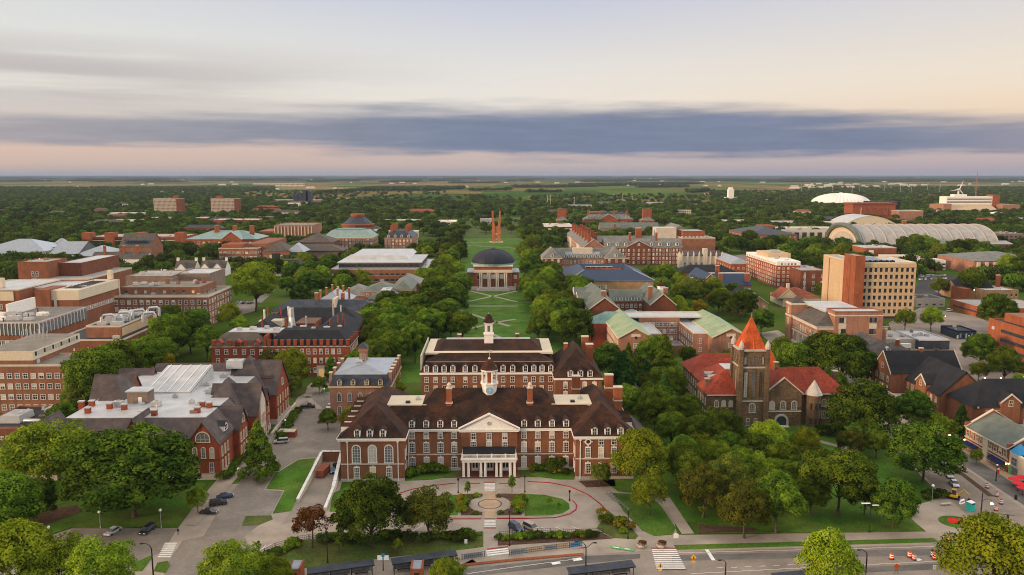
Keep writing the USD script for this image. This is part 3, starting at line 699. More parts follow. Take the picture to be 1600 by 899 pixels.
        if fb is None:
            fr=s.put('window',f,sash or s.sash)
            pb_=s.put('pane',p,WR.choices(['pane_dark','pane_mid','pane_blind','pane_lit'],[.22,.48,.28,.02 if style=='key' else 0]if style in('key','arch')else[.5,.3,.18,.018 if w*h<6 else 0])[0],fr)
            if style in('sash','key')and WR.random()<.38:
                k=WR.choice((.35,.5,.5,.7));bl=MB();bx(bl,-hw+t,hw-t,h*(1-k),h-t,.045,.062);s.put('blind',bl,WR.choice(['cream','limestone','pane_blind','pane_mid']),pb_.GetParent())
    def wins(s,face,c,us,zs,w,h,style='sash',sash=None,joined=False):
        """joined: too small in the photo to pick apart, one part"""
        fb,pb=(MB(),MB())if joined else(None,None)
        for z in zs:
            for u in us:s.win(face,c,u,z,w,h,style,sash,fb,pb)
        if joined:
            fr=s.put('window_rows',fb,sash or s.sash,kind='stuff');s.put('panes',pb,'pane_dark',fr)
    def dormer(s,face,c,u,z,w=1.5,h=2.0,depth=3.0,roof='shingle_brown',m='white_paint',arch=True):
        """a gabled dormer whose front stands at plane c"""
        o,U,N=s._frame(face,c,u,z);o=o+N*.9;Zv=np.array([0,0,1]);hw=w/2
        P=lambda a,n,b:o+U*a+N*n+Zv*b
        b=MB().add([P(-hw,0,0),P(hw,0,0),P(hw,-depth,0),P(-hw,-depth,0),P(-hw,0,h),P(hw,0,h),P(hw,-depth,h),P(-hw,-depth,h),P(0,0,h+hw*.75),P(0,-depth,h+hw*.75)],
                     [(0,1,5),(0,5,4),(1,2,6),(1,6,5),(3,0,4),(3,4,7),(4,5,8),(2,3,7),(2,7,6),(6,7,9),(4,8,9),(4,9,7),(5,6,9),(5,9,8)])
        D=s.put('dormer',b,m)
        r=MB();e=.18
        for sg in(-1,1):
            q=[P(sg*(hw+e),e,h-e*.75+.05),P(0,e,h+hw*.75+.05),P(0,-depth-.6,h+hw*.75+.05),P(sg*(hw+e),-depth,h-e*.75+.05)]
            r.slab(*(q if sg>0 else q[::-1]),-.14 if sg<0 else-.14)
        s.put('dormer_roof',r,roof,D)
        f,p=MB(),MB()
        ww,wh=w*.62,h*.98
        def bx(mb,a0,a1,b0,b1,n0,n1):
            v=[o+U*a+Zv*bb+N*n for n in(n1,n0)for a,bb in((a0,b0),(a1,b0),(a1,b1),(a0,b1))]
            mb.add(v,[(0,1,2),(0,2,3),(0,4,5),(0,5,1),(1,5,6),(1,6,2),(2,6,7),(2,7,3),(3,7,4),(3,4,0)])
        bx(p,-ww/2,ww/2,h*.12,wh,0,.03)
        bx(f,-.03,.03,h*.12,wh,.03,.07);bx(f,-ww/2,ww/2,h*.5,h*.5+.07,.03,.07);bx(f,-ww/2-.12,ww/2+.12,h*.04,h*.12,0,.12)
        s.put('glazing_bars',f,m,D);s.put('pane',p,'pane_dark' if WR.random()<.7 else 'pane_mid',D)
RU=random.Random(31)
def clutter(B,x0,x1,y0,y1,z,k=1.0):
    """hatches, vents, pipes and a few stained patches on a flat roof"""
    n=int(min(11,(x1-x0)*(y1-y0)/130)*k)+1
    for _ in range(n):
        w,d=RU.uniform(.8,3.2),RU.uniform(.8,2.6)
        if x1-x0<w+4 or y1-y0<d+4:continue
        x,y=RU.uniform(x0+2+w/2,x1-2-w/2),RU.uniform(y0+2+d/2,y1-2-d/2)
        if RU.random()<.6:B.unit(x,y,z,w,d,RU.uniform(.6,1.7),RU.choice(['metal_grey','membrane','limestone_grey','brick_grey']))
        elif RU.random()<.5:B.put('vent_pipe',MB().lathe([(.22,z),(.2,z+1.3),(.36,z+1.35),(.3,z+1.7)],x,y,8),RU.choice(['metal_grey','dark_metal']))
        else:L=RU.uniform(3,9);B.put('pipe_run',MB().box(max(x0+1,x-L),x,y-.12,y+.12,z,z+.35),'metal_grey')
def lin(a,b,n):return list(np.linspace(a,b,n))

# ------------------------------------------------------------------ the brick hall with the portico (nearest, middle)
B=Bld('brick_hall','long Georgian brick hall with white columned portico and clock cupola, brown shingle roofs',-2.5,234)
YC,YW,EV=234.3,225.8,13.3
B.wall(-28.5,24.5,YC,258,0,EV,'brick_union')
B.wall(-46,-27.5,YW,267,0,EV,'brick_union');B.wall(23.3,40.5,YW+.6,267,0,EV,'brick_union')
B.wall(-11,6.1,YC-.9,YC+1,0,EV,'brick_union')
for x0,x1,y in((-46.1,-27.4,YW-.12),(-27.4,-11.1,YC-.1),(6.2,23.2,YC-.1),(23.2,40.6,YW+.48)):
    B.put('stone_base',MB().box(x0,x1,y,y+.5,-.1,.9),'limestone_grey')
for x0,x1,y,z in((-46.05,-27.45,YW-.1,5.2),(-27.4,-11.05,YC-.1,4.95),(6.15,23.2,YC-.1,4.95),(23.25,40.55,YW+.5,6.2)):
    B.put('string_course',MB().box(x0,x1,y,y+.4,z,z+.38),'limestone')
# cornices
for nm,q in(('cornice',(-46.7,-26.8,YW-.7,267.7)),('cornice',(22.6,41.2,YW-.1,267.7)),('cornice',(-26.7,22.5,YC-.7,258.6)),('cornice',(-11.5,6.6,YC-1.45,YC+.5))):
    d=.02 if q[0]==-11.5 else 0
    B.put(nm,MB().box(*q,EV-.75,EV-.2+d).box(q[0]-.25,q[1]+.25,q[2]-.25,q[3]+.2,EV-.2+d,EV+.12+d),'white_paint')
# roofs
B.put('roof',MB().frustum(-40,35,YC-.7,258.4,EV+.14,5.3,7.1),'shingle_brown')
B.put('roof',MB().hip(-29,24,YC-.8,258.5,EV+.16,9.4,9.8),'shingle_brown')
B.put('roof',MB().hip(-46.8,-26.7,YW-.8,267.6,EV+.18,7.4),'shingle_brown')
B.put('roof',MB().hip(22.5,41.3,YW-.2,267.6,EV+.18,7.2),'shingle_brown')
for x0,x1 in((-34.6,-22.0),(17.0,29.6)):
    d=B.put('flat_roof',MB().box(x0,x1,240.6,251.2,EV+5.0,EV+5.7),'cream')
    B.put('roof_hatch',MB().box(x0+6,x0+7.4,242,243.2,EV+5.7,EV+6.3),'dark_metal',d)
    B.unit(x0+9.5,246,EV+5.7,1.5,1.2,.9,'metal_grey','roof_vent')
# pediment
px0,px1,zt=-11.3,6.4,4.5
c=(px0+px1)/2;y=YC-1.1
ped=B.put('pediment',MB().gable_wall(px0,px1,y,YC+6,EV+.1,zt,'y'),'white_paint')
B.put('roof',MB().gable(px0,px1,y+.15,YC+7.5,EV+.14,zt,'y',.55,.22),'shingle_brown')
rk=MB()
for a in(px0-.5,px1+.5):
    q=[(a,y-.45,EV+.1),(c,y-.45,EV+zt+.15),(c,y-.45,EV+zt+.75),(a,y-.45,EV+.55)]
    rk.slab(*(q if a<c else q[::-1]),.45)
B.put('raking_cornice',rk,'white_paint',ped)
rd=MB();rd.lathe([(.62,0),(.62,.12),(.42,.12),(.42,.02)],0,0,18);rd.v=[np.c_[a[:,0]+c,y-.02-a[:,2],a[:,1]+EV+1.9]for a in rd.v];rd.f=[f[:,::-1]for f in rd.f]
B.put('round_window',rd,'limestone_grey',ped)
# portico: six columns in pairs, entablature, balustrade, doors
py0=228.2;px0,px1=-10.6,5.7
for i,x in enumerate((-10.1,-8.6,-4.9,-3.6,-.2,1.1,3.9,5.2)):
    b=MB().lathe([(.52,0),(.52,.25),(.40,.32),(.42,1.5),(.34,4.35),(.46,4.5),(.46,4.7)],x,py0+.5,14)
    B.put('column',b,'white_paint',smooth=40)
B.put('entablature',MB().box(px0,px1,py0,YC-.9,4.7,5.5).box(px0-.3,px1+.3,py0-.3,YC-.95,5.5,5.85),'white_paint')
B.put('portico_roof',MB().box(px0+.2,px1-.2,py0+.5,YC-.95,5.85,6.0),'dark_roof')
rl=MB();rl.box(px0,px1,py0+.02,py0+.22,5.85,6.1).box(px0,px1,py0+.02,py0+.24,6.95,7.15)
for k in range(49):x=px0+.15+k*(px1-px0-.3)/48;rl.box(x-.07,x+.07,py0+.06,py0+.18,6.1,6.95)
for x in(px0,-6.2,-1.9,2.2,px1-.5):rl.box(x,x+.5,py0-.02,py0+.28,5.87,7.3)
for x in(px0,px1-.22):rl.box(x,x+.2,py0+.3,YC-1,6.9,7.1)
B.put('balustrade',rl,'white_paint')
B.put('awning',MB().slab((px0+.2,py0+.55,6.9),(px1-.2,py0+.55,6.9),(px1-.2,YC-1,7.9),(px0+.2,YC-1,7.9),.12),'shingle_dark')
B.put('portico_floor',MB().box(px0-1,px1+1,py0-.6,YC-.9,0,.22),'brick_dark')
for x in(-6.75,-2.25,2.5):
    d=B.put('door',MB().box(x-1.1,x+1.1,YC-1.05,YC-.92,.22,3.4).box(x-1.4,x+1.4,YC-1.1,YC-.92,3.4,4.2),'white_paint')
    B.put('pane',MB().box(x-.8,x-.15,YC-1.09,YC-1.05,1.2,3.0).box(x+.15,x+.8,YC-1.09,YC-1.05,1.2,3.0),'pane_dark',d)
# windows
cx=[-25.9,-21.6,-17.3,-13.1,8.2,12.4,16.7,21.0]
B.wins('f',YC,cx,(1.0,),1.75,3.2,'key');B.wins('f',YC,cx,(5.85,),1.75,3.0,'key');B.wins('f',YC,cx,(10.2,),1.6,1.95,'key')
B.wins('f',YC-.9,[-7.2,-2.45,2.3],(7.4,),1.75,2.1,'key');B.wins('f',YC-.9,[-7.2,-2.45,2.3],(10.2,),1.6,1.95,'sash')
for x in(-7.2,-2.45,2.3):B.put('stone_panel',MB().box(x-.8,x+.8,YC-.98,YC-.88,9.6,9.95),'limestone')
B.wins('f',YW,[-41.4,-36.7,-31.9],(5.85,),2.5,5.4,'arch');B.wins('f',YW,[-41.4,-36.7,-31.9],(1.2,),1.8,3.2,'key')
B.wins('f',YW+.6,[26.9,30.8,34.6,38.3],(2.0,6.85),1.7,3.0,'key');B.wins('f',YW+.6,[30.8,34.6,38.3],(10.7,),1.6,1.8,'sash')
ov=MB();ov.lathe([(.95,0),(.95,.16),(.6,.16),(.6,.02)],0,0,16)
ov.box(-.15,.15,.9,1.35,0,.14).box(-.15,.15,-1.35,-.9,0,.14).box(.9,1.35,-.15,.15,0,.14).box(-1.35,-.9,-.15,.15,0,.14)
ov.v=[np.c_[a[:,0]+26.9,YW+.58-a[:,2],a[:,1]+11.6]for a in ov.v];ov.f=[f[:,::-1]for f in ov.f]
o_=B.put('oval_window',ov,'white_paint')
pv=MB();pv.lathe([(.6,0),(.6,.05)],0,0,14);pv.v=[np.c_[a[:,0]+26.9,YW+.55-a[:,2],a[:,1]+11.6]for a in pv.v];pv.f=[f[:,::-1]for f in pv.f]
B.put('pane',pv,'pane_dark',o_)
B.wins('r',-27.5,[229,232.2],(1.0,5.85),1.4,3,'sash');B.wins('l',23.3,[229.2,232.3],(1.6,6.3),1.4,3,'sash')
# dormers
for x in(-25.9,-21.6,-17.3,-13.1,8.2,12.4,16.7,21.0):B.dormer('f',YC+.6,x,EV+.2,1.8,2.3,3.2)
for x in(-41.0,-37.3,-33.5,28.7,32.6,36.4):B.dormer('f',YW+(.6 if x<0 else 1.2),x,EV+.2,1.8,2.3,3.0)
for y in(231,236.5,242,247.5,253,258.5):B.dormer('l',-45.6,y,EV+.2,2.0,2.2,3.4)
for y in(234,238,242):B.dormer('r',40.0,y,EV+.4,1.9,1.9,3)
# downpipes, chimneys
for x,y in((-44.0,YW-.15),(-29.2,YW-.15),(24.6,YW+.45),(-27.1,YC-.15)):
    B.put('downpipe',MB().box(x-.12,x+.12,y-.1,y+.2,.2,EV-.7).frustum(x-.3,x+.3,y-.25,y+.25,EV-1.3,.5,-.06),'white_paint')
for x in(-14.9,10.2):
    B.chim(x,241,16,24.3,1.7,1.3,'brick_orange');B.put('chimney_pot',MB().lathe([(.62,24.3),(.5,25.0),(.72,25.2),(.3,25.9)],x,241,10),'limestone')
    B.put('chimney_band',MB().box(x-1.05,x+1.05,240.1,241.9,19.3,19.7),'limestone')
for x,y,z in((36.4,252,25.6),(38.4,245.5,23.2),(26.3,258,23.6)):B.chim(x,y,12,z,2.6,2.0,'brick_orange');B.put('chimney_band',MB().box(x-1.42,x+1.42,y-1.12,y+1.12,z-4.6,z-4.2),'limestone')
# clock cupola
cx_,cy_=-2.4,245.5
cup=B.put('cupola',MB().lathe([(1.9,20.5),(2.4,22.5),(2.75,24.4),(3.0,24.5),(3.0,24.9)],cx_,cy_,8,PI/8),'white_paint')
for k in range(8):
    a=PI/8+k*PI/4;x,y=cx_+2.35*math.cos(a),cy_+2.35*math.sin(a)
    B.put('cupola_column',MB().lathe([(.36,24.9),(.30,25.1),(.28,28.2),(.38,28.5)],x,y,8),'white_paint',cup)
B.put('cupola_core',MB().lathe([(1.35,24.9),(1.35,28.5)],cx_,cy_,8,PI/8),'brick_orange',cup)
B.put('cupola_cornice',MB().lathe([(2.55,28.4),(2.85,28.7),(2.95,29.1)],cx_,cy_,8,PI/8),'white_paint',cup)
B.put('cupola_roof',MB().lathe([(2.95,29.1),(2.0,30.0),(1.45,31.1),(1.0,31.9),(.25,32.3)],cx_,cy_,8,PI/8),'shingle_brown',cup)
B.put('weathervane',MB().lathe([(.5,32.3),(.3,32.7),(.06,32.9),(.05,35.2)],cx_,cy_,8).box(cx_-.9,cx_+.9,cy_-.03,cy_+.03,34.4,34.75).box(cx_+.3,cx_+.9,cy_-.03,cy_+.03,34.7,35.1),'cream',cup)
ck=MB();ck.lathe([(1.15,0),(1.15,.12),(.95,.16)],0,0,24);ck.v=[np.c_[a[:,0]+cx_,cy_-2.27-a[:,2],a[:,1]+22.75]for a in ck.v];ck.f=[f[:,::-1]for f in ck.f]
ckp=B.put('clock_face',ck,'clock_blue',cup)
hd=MB().box(cx_-.06,cx_+.06,cy_-2.47,cy_-2.43,22.75,23.55).box(cx_-.06,cx_+.55,cy_-2.47,cy_-2.43,22.69,22.81)
B.put('clock_hands',hd,'white_paint',cup)
# low wing with a porch roof on the right
B.wall(41,48,243,262,0,6.2,'brick_union');B.cornice(41,48,243,262,6.4,.5,.5,'white_paint');B.hip(41.3,48,243,262,6.45,3.2,'slate_purple',.6)
B.wins('f',243,[43,46],(1.5,),1.4,2.6)
for x,z in((40.6,10.2),):B.put('balcony',MB().box(40.6,42.6,240,248,8.6,8.9).box(42.4,42.6,240,248,8.9,9.8).box(40.6,42.6,239.9,240.1,8.9,9.8),'white_paint')
footprints.append((-12,7,224,236,6))

# ------------------------------------------------------------------ the hall behind it
B=Bld('brick_hall','brick hall with mansard dormers and plain white cupola, behind the clock cupola',-2,300)
x0,x1,y0=spot(658,870,583,17)
EV=17.0
B.wall(x0,x1,y0,322,0,EV,'brick_union');B.cornice(x0,x1,y0,322,EV+.3,.8,.5,'white_paint')
B.put('roof',MB().frustum(x0-.5,x1+.5,y0-.5,322,EV+.31,3.6,2.1),'shingle_brown')
B.put('roof',MB().frustum(x0+1.5,x1-1.5,y0+1.5,321,EV+3.9,2.3,5.0),'shingle_brown')
B.put('copper_flashing',MB().box(x0+1.4,x1-1.4,y0+1.45,y0+1.8,EV+3.82,EV+4.02),'copper')
B.put('flat_roof',MB().box(x0+1,x1-1,y0+6.4,320,EV+5.6,EV+6.3),'cream')
zb=EV+6.2
ub=(at(677,549,zb)[0],at(848,548,zb)[0])
B.put('roof',MB().frustum(ub[0],ub[1],y0+9,319,zb,2.6,4.2,9.6),'shingle_brown')
B.put('flat_roof',MB().box(ub[0]+4.4,ub[1]-4.4,y0+18.9,309.2,zb+2.4,zb+2.8),'metal_grey')
B.put('end_parapet',MB().box(x0-.2,x0+.15,y0,321,EV+.3,EV+6.7),'limestone')
step=(x1-x0)/21
xs=[x0+3.0+k*3.72 for k in range(15)]
xs=[at(a,577,EV+1.5)[0]for a in(666.5,680.5,694,707.5,727,742,758,772,786,801,821,834,847,860.5)]
for x in xs:B.dormer('f',y0+.5,x,EV+.35,1.9,2.5,2.6)
B.wins('f',y0,xs,(13.6,10.3,6.8,3.4),1.55,2.0,'sash')
# right wing
w0,w1,wy=spot(867.5,940,591.5,17)
B.wall(w0,w1,wy,wy+30,0,EV,'brick_union');B.cornice(w0,w1,wy,wy+30,EV+.32,.8,.55,'white_paint')
B.put('roof',MB().hip(w0-.6,w1+.6,wy-.6,wy+31,EV+.34,9),'shingle_brown')
for k,a in enumerate((890.5,906,921)):B.dormer('f',wy+.6,at(a,583,EV+1.5)[0],EV+.6,1.9,2.2,2.4)
ws=[at(a,598,15)[0]for a in(883,898.5,913,928)]
B.wins('f',wy,ws,(13.4,5.4),1.6,2.2,'key');B.wins('f',wy,ws,(8.9,),1.6,3.2,'key')
for a,b,z,y in((914,525,28.5,302),(921,537,27.5,294)):
    x=hgt(a,b,y)[0];z=hgt(a,b,y)[1];B.chim(x,y,12,z,2.6,2.2,'brick_orange')
for a,b,y in((718,522,312),(808,521,312),(884,536,300)):
    x,z=hgt(a,b,y);B.chim(x,y,z-6,z,1.4,1.2,'brick_orange')
x,zt=hgt(763.5,488,305);
z1=hgt(763.5,536,305)[1];z2=hgt(763.5,522,305)[1];z3=hgt(763.5,504.5,305)[1];z4=hgt(763.5,492,305)[1]
cup=B.put('cupola',MB().box(x-1.75,x+1.75,303.25,306.75,z1,z2).box(x-2,x+2,303,307,z2,z2+.35).box(x-1.5,x+1.5,303.5,306.5,z2+.35,z3).box(x-1.9,x+1.9,303.1,306.9,z3,z3+.3),'white_paint')
B.put('louvre',MB().box(x-.5,x+.5,303.44,303.6,z2+1.2,z3-.9),'pane_mid',cup);B.put('louvre',MB().box(x-1.56,x-1.4,304.5,305.5,z2+1.2,z3-.9),'pane_mid',cup)
B.put('cupola_roof',MB().lathe([(2.5,z3+.3),(1.7,z3+1.3),(1.3,z4-.6),(.8,z4),(.15,z4+.3)],x,305,8,PI/8),'shingle_brown',cup)
B.put('finial',MB().lathe([(.3,z4+.3),(.12,z4+.8),(.05,zt)],x,305,6),'copper',cup)
# ------------------------------------------------------------------ Victorian red brick hall, left
B=Bld('victorian_hall','sprawling red brick Victorian hall with steep purple slate gables round a white flat roof',-108,260,sash='cream')
X0,X1,Y0,Y1,EV=-136,-82.5,229.5,298,11.2
B.wall(X0,X1,Y0,Y1,0,EV,'brick_red');B.put('stone_base',MB().box(X0-.15,X1+.15,Y0-.15,Y1+.1,-.2,1.9),'limestone_grey')
B.cornice(X0,X1,Y0,Y1,EV+.3,.4,.5,'slate_purple','eaves')
B.put('roof',MB().frustum(X0-.6,X1+.6,Y0-.6,Y1+.6,EV+.32,5.4,6.2),'slate_purple')
zd=EV+5.7
B.put('flat_roof',MB().box(X0+5.7,X1-5.7,Y0+5.7,Y1-5.7,zd-.2,zd+.15),'membrane')
def pav(x0,x1,y0,y1,eave,rise,axis,wallz=0):
    B.wall(x0,x1,y0,y1,wallz,eave,'brick_red');B.gable(x0,x1,y0,y1,eave+.02,rise,axis,'slate_purple','brick_red',.45)
    B.put('stone_base',MB().box(x0-.16,x1+.16,y0-.16,y1+.16,-.2,1.9),'limestone_grey')
    B.put('stone_band',MB().box(x0-.08,x1+.08,y0-.08,y1+.08,6.0,6.35),'brick_dark')
# gabled pavilions on the front and down the right side
pav(-91.6,-82.2,228.2,239,EV,6.3,'y');pav(-139,-130.5,228.4,240,EV,6.6,'y')
pav(-111,-104,229,240,EV+.6,6.6,'y')
pav(-93,-80.6,241.5,250,EV,6,'x');pav(-95,-79.4,256,268,EV,9,'x');pav(-92,-81,271,276.5,EV,4.2,'x')
pav(-97,-79.8,281,298.5,EV,10.5,'x')
pav(-137.5,-124,262,276,EV,10.5,'x');pav(-138,-126,282,294,EV,8,'x')
B.put('limestone_bay',MB().box(-82,-78.9,259,264.6,0,EV+3).gable_wall(-82,-78.9,259,264.6,EV+3,3.4,'x'),'limestone')
B.put('roof',MB().hip(-98,-83.2,252.6,271.4,EV+.4,10.6),'slate_purple');B.put('roof',MB().hip(-133,-118,250,270,EV+.4,12.2),'slate_purple')
B.put('roof',MB().hip(-100,-83.0,280.6,299,EV+.4,12),'slate_purple')
B.put('ridge_roof',MB().gable_wall(X0+8,X1-12,291,299,zd-.3,3.0,'x'),'slate_purple')
# white roof monitor, lift house, plant
clutter(B,X0+7,X1-7,Y0+7,Y0+26,zd+.15,.6);clutter(B,-101,X1-8,255,Y1-8,zd+.15,.6)
mon=B.put('roof_monitor',MB().slab((-119,262,zd+.6),(-103,262,zd+.6),(-103,284,zd+4.6),(-119,284,zd+4.6),.3).add([(-119,262,zd),(-103,262,zd),(-103,284,zd),(-119,284,zd),(-119,262,zd+.45),(-103,262,zd+.45),(-103,284,zd+4.45),(-119,284,zd+4.45)],BOXF),'membrane')
for k in range(5):B.put('monitor_seam',MB().slab((-118+k*3.5,262,zd+.78),(-117.7+k*3.5,262,zd+.78),(-117.7+k*3.5,284,zd+4.78),(-118+k*3.5,284,zd+4.78),.12),'white_paint',mon)
lf=B.put('lift_house',MB().box(-118.5,-112,250,255,zd,zd+4.0),'brick_grey');B.put('lift_house_roof',MB().box(-118.9,-111.6,249.6,255.4,zd+4.0,zd+4.3),'membrane',lf)
B.put('lift_house_door',MB().box(-115,-113.8,249.9,250.02,zd+.2,zd+2.3),'white_paint',lf)
for x,y,w,d,h in((-108,247,2.6,2.2,1.7),(-96.5,262,2.4,2.2,1.6),(-120,247,3,2.4,1.8),(-98,250,1.6,1.2,1.2),(-106,257,1.6,1.2,1.1),(-99,283,2.2,2,1.3),(-101,272,2,2,1.2),(-94.5,246,1.4,1.4,1.2)):B.unit(x,y,zd+.15,w,d,h,'metal_grey')
B.unit(-96,288,zd+2.5,6,4,3.0,'membrane','plant_room')
for x,y in((-131.5,247),(-128.5,247.5),(-121.5,244.5),(-116.5,243.5),(-104.5,237.2),(-93.2,246.2),(-92.4,239.8),(-90.6,245.0),(-126,240)):B.chim(x,y,zd-3,zd+2.1,1.5,1.3,'brick_red','metal_grey')
for k in range(4):B.unit(-118+k*3+(k>1)*4,288.2,zd+.15,1,1,1.6,'membrane','roof_vent')
# windows: lunettes in the gables, arched rows below
for xc in(-86.9,-134.7):
    B.win('f',228.2 if xc>-100 else 228.4,xc,EV+.45,4.2,3.1,'arch')
    B.wins('f',228.2 if xc>-100 else 228.4,[xc-2.5,xc,xc+2.5],(6.7,),1.25,3.3,'arch');B.wins('f',228.2 if xc>-100 else 228.4,[xc-2.2,xc+2.2],(2.4,),1.4,2.9)
B.wins('f',Y0,[-127,-123.5,-120,-116.5,-101,-97.5,-94.3],(6.7,2.4),1.25,3.0)
for x in(-127.5,-124,-117.5,-101,-97):B.dormer('f',Y0+.7,x,EV+.5,1.8,1.9,3,'slate_purple','cream')
B.wins('r',-82.2,[230.4,233,235.5],(6.7,2.4),1.1,3.0,'arch');B.wins('r',-80.6,[243.2,245.75,248.3],(6.7,2.4),1.1,3.0,'arch')
B.wins('r',X1,[251.6,254,269.4,278.5],(6.7,2.4),1.1,3.0);B.wins('r',-78.9,[260.3,261.8,263.3],(2.4,7.0),1.0,3.4)
B.wins('r',-81,[272.6,275],(6.7,2.4),1.1,3.0);B.wins('r',-79.8,[283,286,289.75,293.5,296.5],(6.7,2.4),1.1,3.0)
for y in(236.2,):B.dormer('r',-83.6,y,EV+1.5,3.2,1.8,4,'slate','white_paint')
for y,z in((245.75,EV+1.2),(289.75,EV+1.5)):B.win('r',-80.6 if y<260 else-79.8,y,z,2.2,2.6,'arch')
for y in(285.5,289.75,294):B.dormer('r',-82.8,y,EV+3.4,1.6,1.8,4,'slate','brick_red')
for y in(252.5,270.0,278):B.dormer('r',-83.4,y,EV+.7,1.5,1.9,3,'slate','brick_red')

# ------------------------------------------------------------------ stone library-like hall with the red roofs, right
B=Bld('stone_hall','dark rubble stone hall with bright red tile roofs, tall square bell tower and turret',100,285,sash='limestone')
ST='rubble'
yt=274.0
tx0,tx1=at(1153,668)[0],at(1194,668)[0]
tz=28.0
B.wall(tx0,tx1,yt,yt+(tx1-tx0),0,tz,ST,'tower')
bt=MB();w=tx1-tx0;ye=yt+w
for x in(tx0,tx1):
    for y in(yt,ye):bt.frustum(x-1.0,x+1.0,y-1.0,y+1.0,0,9,.12).frustum(x-.85,x+.85,y-.85,y+.85,9,11,.1).box(x-.72,x+.72,y-.72,y+.72,20,tz+.6)
B.put('corner_buttress',bt,ST)
for x in(tx0,tx1):
    for y in(yt,ye):B.put('pinnacle',MB().lathe([(.85,tz+.6),(1.0,tz+1.4),(.9,tz+2.2),(.1,tz+3.8)],x,y,8),'limestone_grey')
B.put('tower_cornice',MB().box(tx0-.5,tx1+.5,yt-.5,ye+.5,tz-.1,tz+.5).box(tx0-.3,tx1+.3,yt-.3,ye+.3,21.8,22.3).box(tx0-.25,tx1+.25,yt-.25,ye+.25,9.6,10),'limestone_grey')
c=(tx0+tx1)/2;cy=(yt+ye)/2
B.put('spire',MB().lathe([(w*.66,tz+.5),(w*.58,tz+1.6),(.12,39.6)],c,cy,4,PI/4).lathe([(w*.5,tz+.52),(w*.42,tz+2),(.1,39.3)],c,cy,4,0),'tile_orange')
B.put('finial',MB().lathe([(.2,39.3),(.3,39.8),(.05,41)],c,cy,6),'copper')
def opening(face,cc,u,z,ww,hh,arch=True,m='pane_dark',fr='limestone'):
    B.win(face,cc,u,z,ww,hh,'arch' if arch else 'sash',fr)
bel=MB()
for face,cc,us in(('f',yt,lin(tx0+1.6,tx1-1.6,6)),('l',tx0,lin(yt+1.6,ye-1.6,6))):
    for u in us:B.win(face,cc,u,23.2,.95,2.9,'arch','rubble')
for face,cc,us in(('f',yt,lin(tx0+2.0,tx1-2.0,3)),('l',tx0,lin(yt+2.0,ye-2.0,3))):
    for u in us:
        B.win(face,cc,u,11.2,1.45,9.4,'arch','rubble')
B.win('f',yt,c,5.6,2.2,3.4,'arch');B.wins('f',yt,[c-1.4,c+1.4],(.9,),1.2,2.6);B.win('l',tx0,cy,5.6,1.4,3.0,'arch')
# gabled entrance block between tower and turret
gx0,gx1=tx1+.2,at(1253,668)[0];gy=275.3;gz=12.0
B.wall(gx0,gx1,gy,gy+16,0,gz,ST);B.gable(gx0,gx1,gy,gy+16,gz,5.6,'y','tile_red',ST,.3)
B.put('coping',MB().slab((gx0-.4,gy-.35,gz-.2),((gx0+gx1)/2,gy-.35,gz+5.7),((gx0+gx1)/2,gy-.35,gz+6.25),(gx0-.4,gy-.35,gz+.35),.5).slab(((gx0+gx1)/2,gy-.35,gz+5.7),(gx1+.4,gy-.35,gz-.2),(gx1+.4,gy-.35,gz+.35),((gx0+gx1)/2,gy-.35,gz+6.25),.5),'limestone_grey')
gc=(gx0+gx1)/2
for u in(gc-4,gc,gc+4):B.win('f',gy,u,6.4,2.0,3.0,'arch')
B.put('string_course',MB().box(gx0,gx1,gy-.15,gy+.2,5.3,5.8),'limestone')
pr=MB();ang=np.linspace(0,PI,13)
for i in range(12):
    for r0,r1,y in((1.9,2.6,gy-.5),):
        q=[(gc-.5+r*math.cos(a),y,2.0+r*math.sin(a))for r,a in((r0,ang[i]),(r1,ang[i]),(r1,ang[i+1]),(r0,ang[i+1]))]
        pr.slab(*q,.6)
pr.box(gc-3.1,gc-2.4,gy-.5,gy+.1,0,2.0).box(gc+1.4,gc+2.1,gy-.5,gy+.1,0,2.0)
arch_=B.put('entrance_arch',pr,'limestone_grey')
B.put('door',MB().fan([(gc-.5+1.9*math.cos(a),gy-.06,2.0+1.9*math.sin(a))for a in ang[::1]]).box(gc-2.4,gc+1.4,gy-.08,gy+.02,0,2.0),'pane_dark',arch_)
B.put('steps',MB().box(gc-3,gc+2,gy-2,gy-.5,0,.35).box(gc-3,gc+2,gy-1.2,gy-.5,.35,.6),'limestone')
# turret
tux,tuy=at(1263,660)[0],gy+.8
B.put('turret',MB().lathe([(2.6,0),(2.6,11.2),(2.75,11.6)],tux,tuy,16),ST,smooth=40);B.put('turret_roof',MB().lathe([(3.1,11.6),(2.6,12.6),(.1,16.8)],tux,tuy,12),'limestone_grey')
tw=MB()
for a in(-2.2,-1.57,-.95):
    for z,hh in((1.2,2.0),(6.5,2.2)):
        x,y=tux+2.62*math.cos(a),tuy+2.62*math.sin(a);B.put('slit_window',MB().box(x-.32,x+.32,y-.12,y+.2,z,z+hh),'pane_dark')
# right wing
rx0,rx1=at(1275,668)[0],at(1330,668)[0]
B.wall(gx1+.1,rx1,gy+2.6,gy+20,0,11.3,ST);B.put('roof',MB().hip(gx0+2,rx1+.6,gy+2,gy+20.6,11.32,7.8,8),'tile_red');B.put('gutter',MB().box(gx1+.5,rx1+.5,gy+1.8,gy+2.1,11.0,11.35),'limestone_grey')
rr=lin(rx0+2,rx1-2,5)
B.wins('f',gy+2.6,rr,(6.6,),1.5,2.6,'arch');B.wins('f',gy+2.6,rr,(2.2,),1.5,2.7)
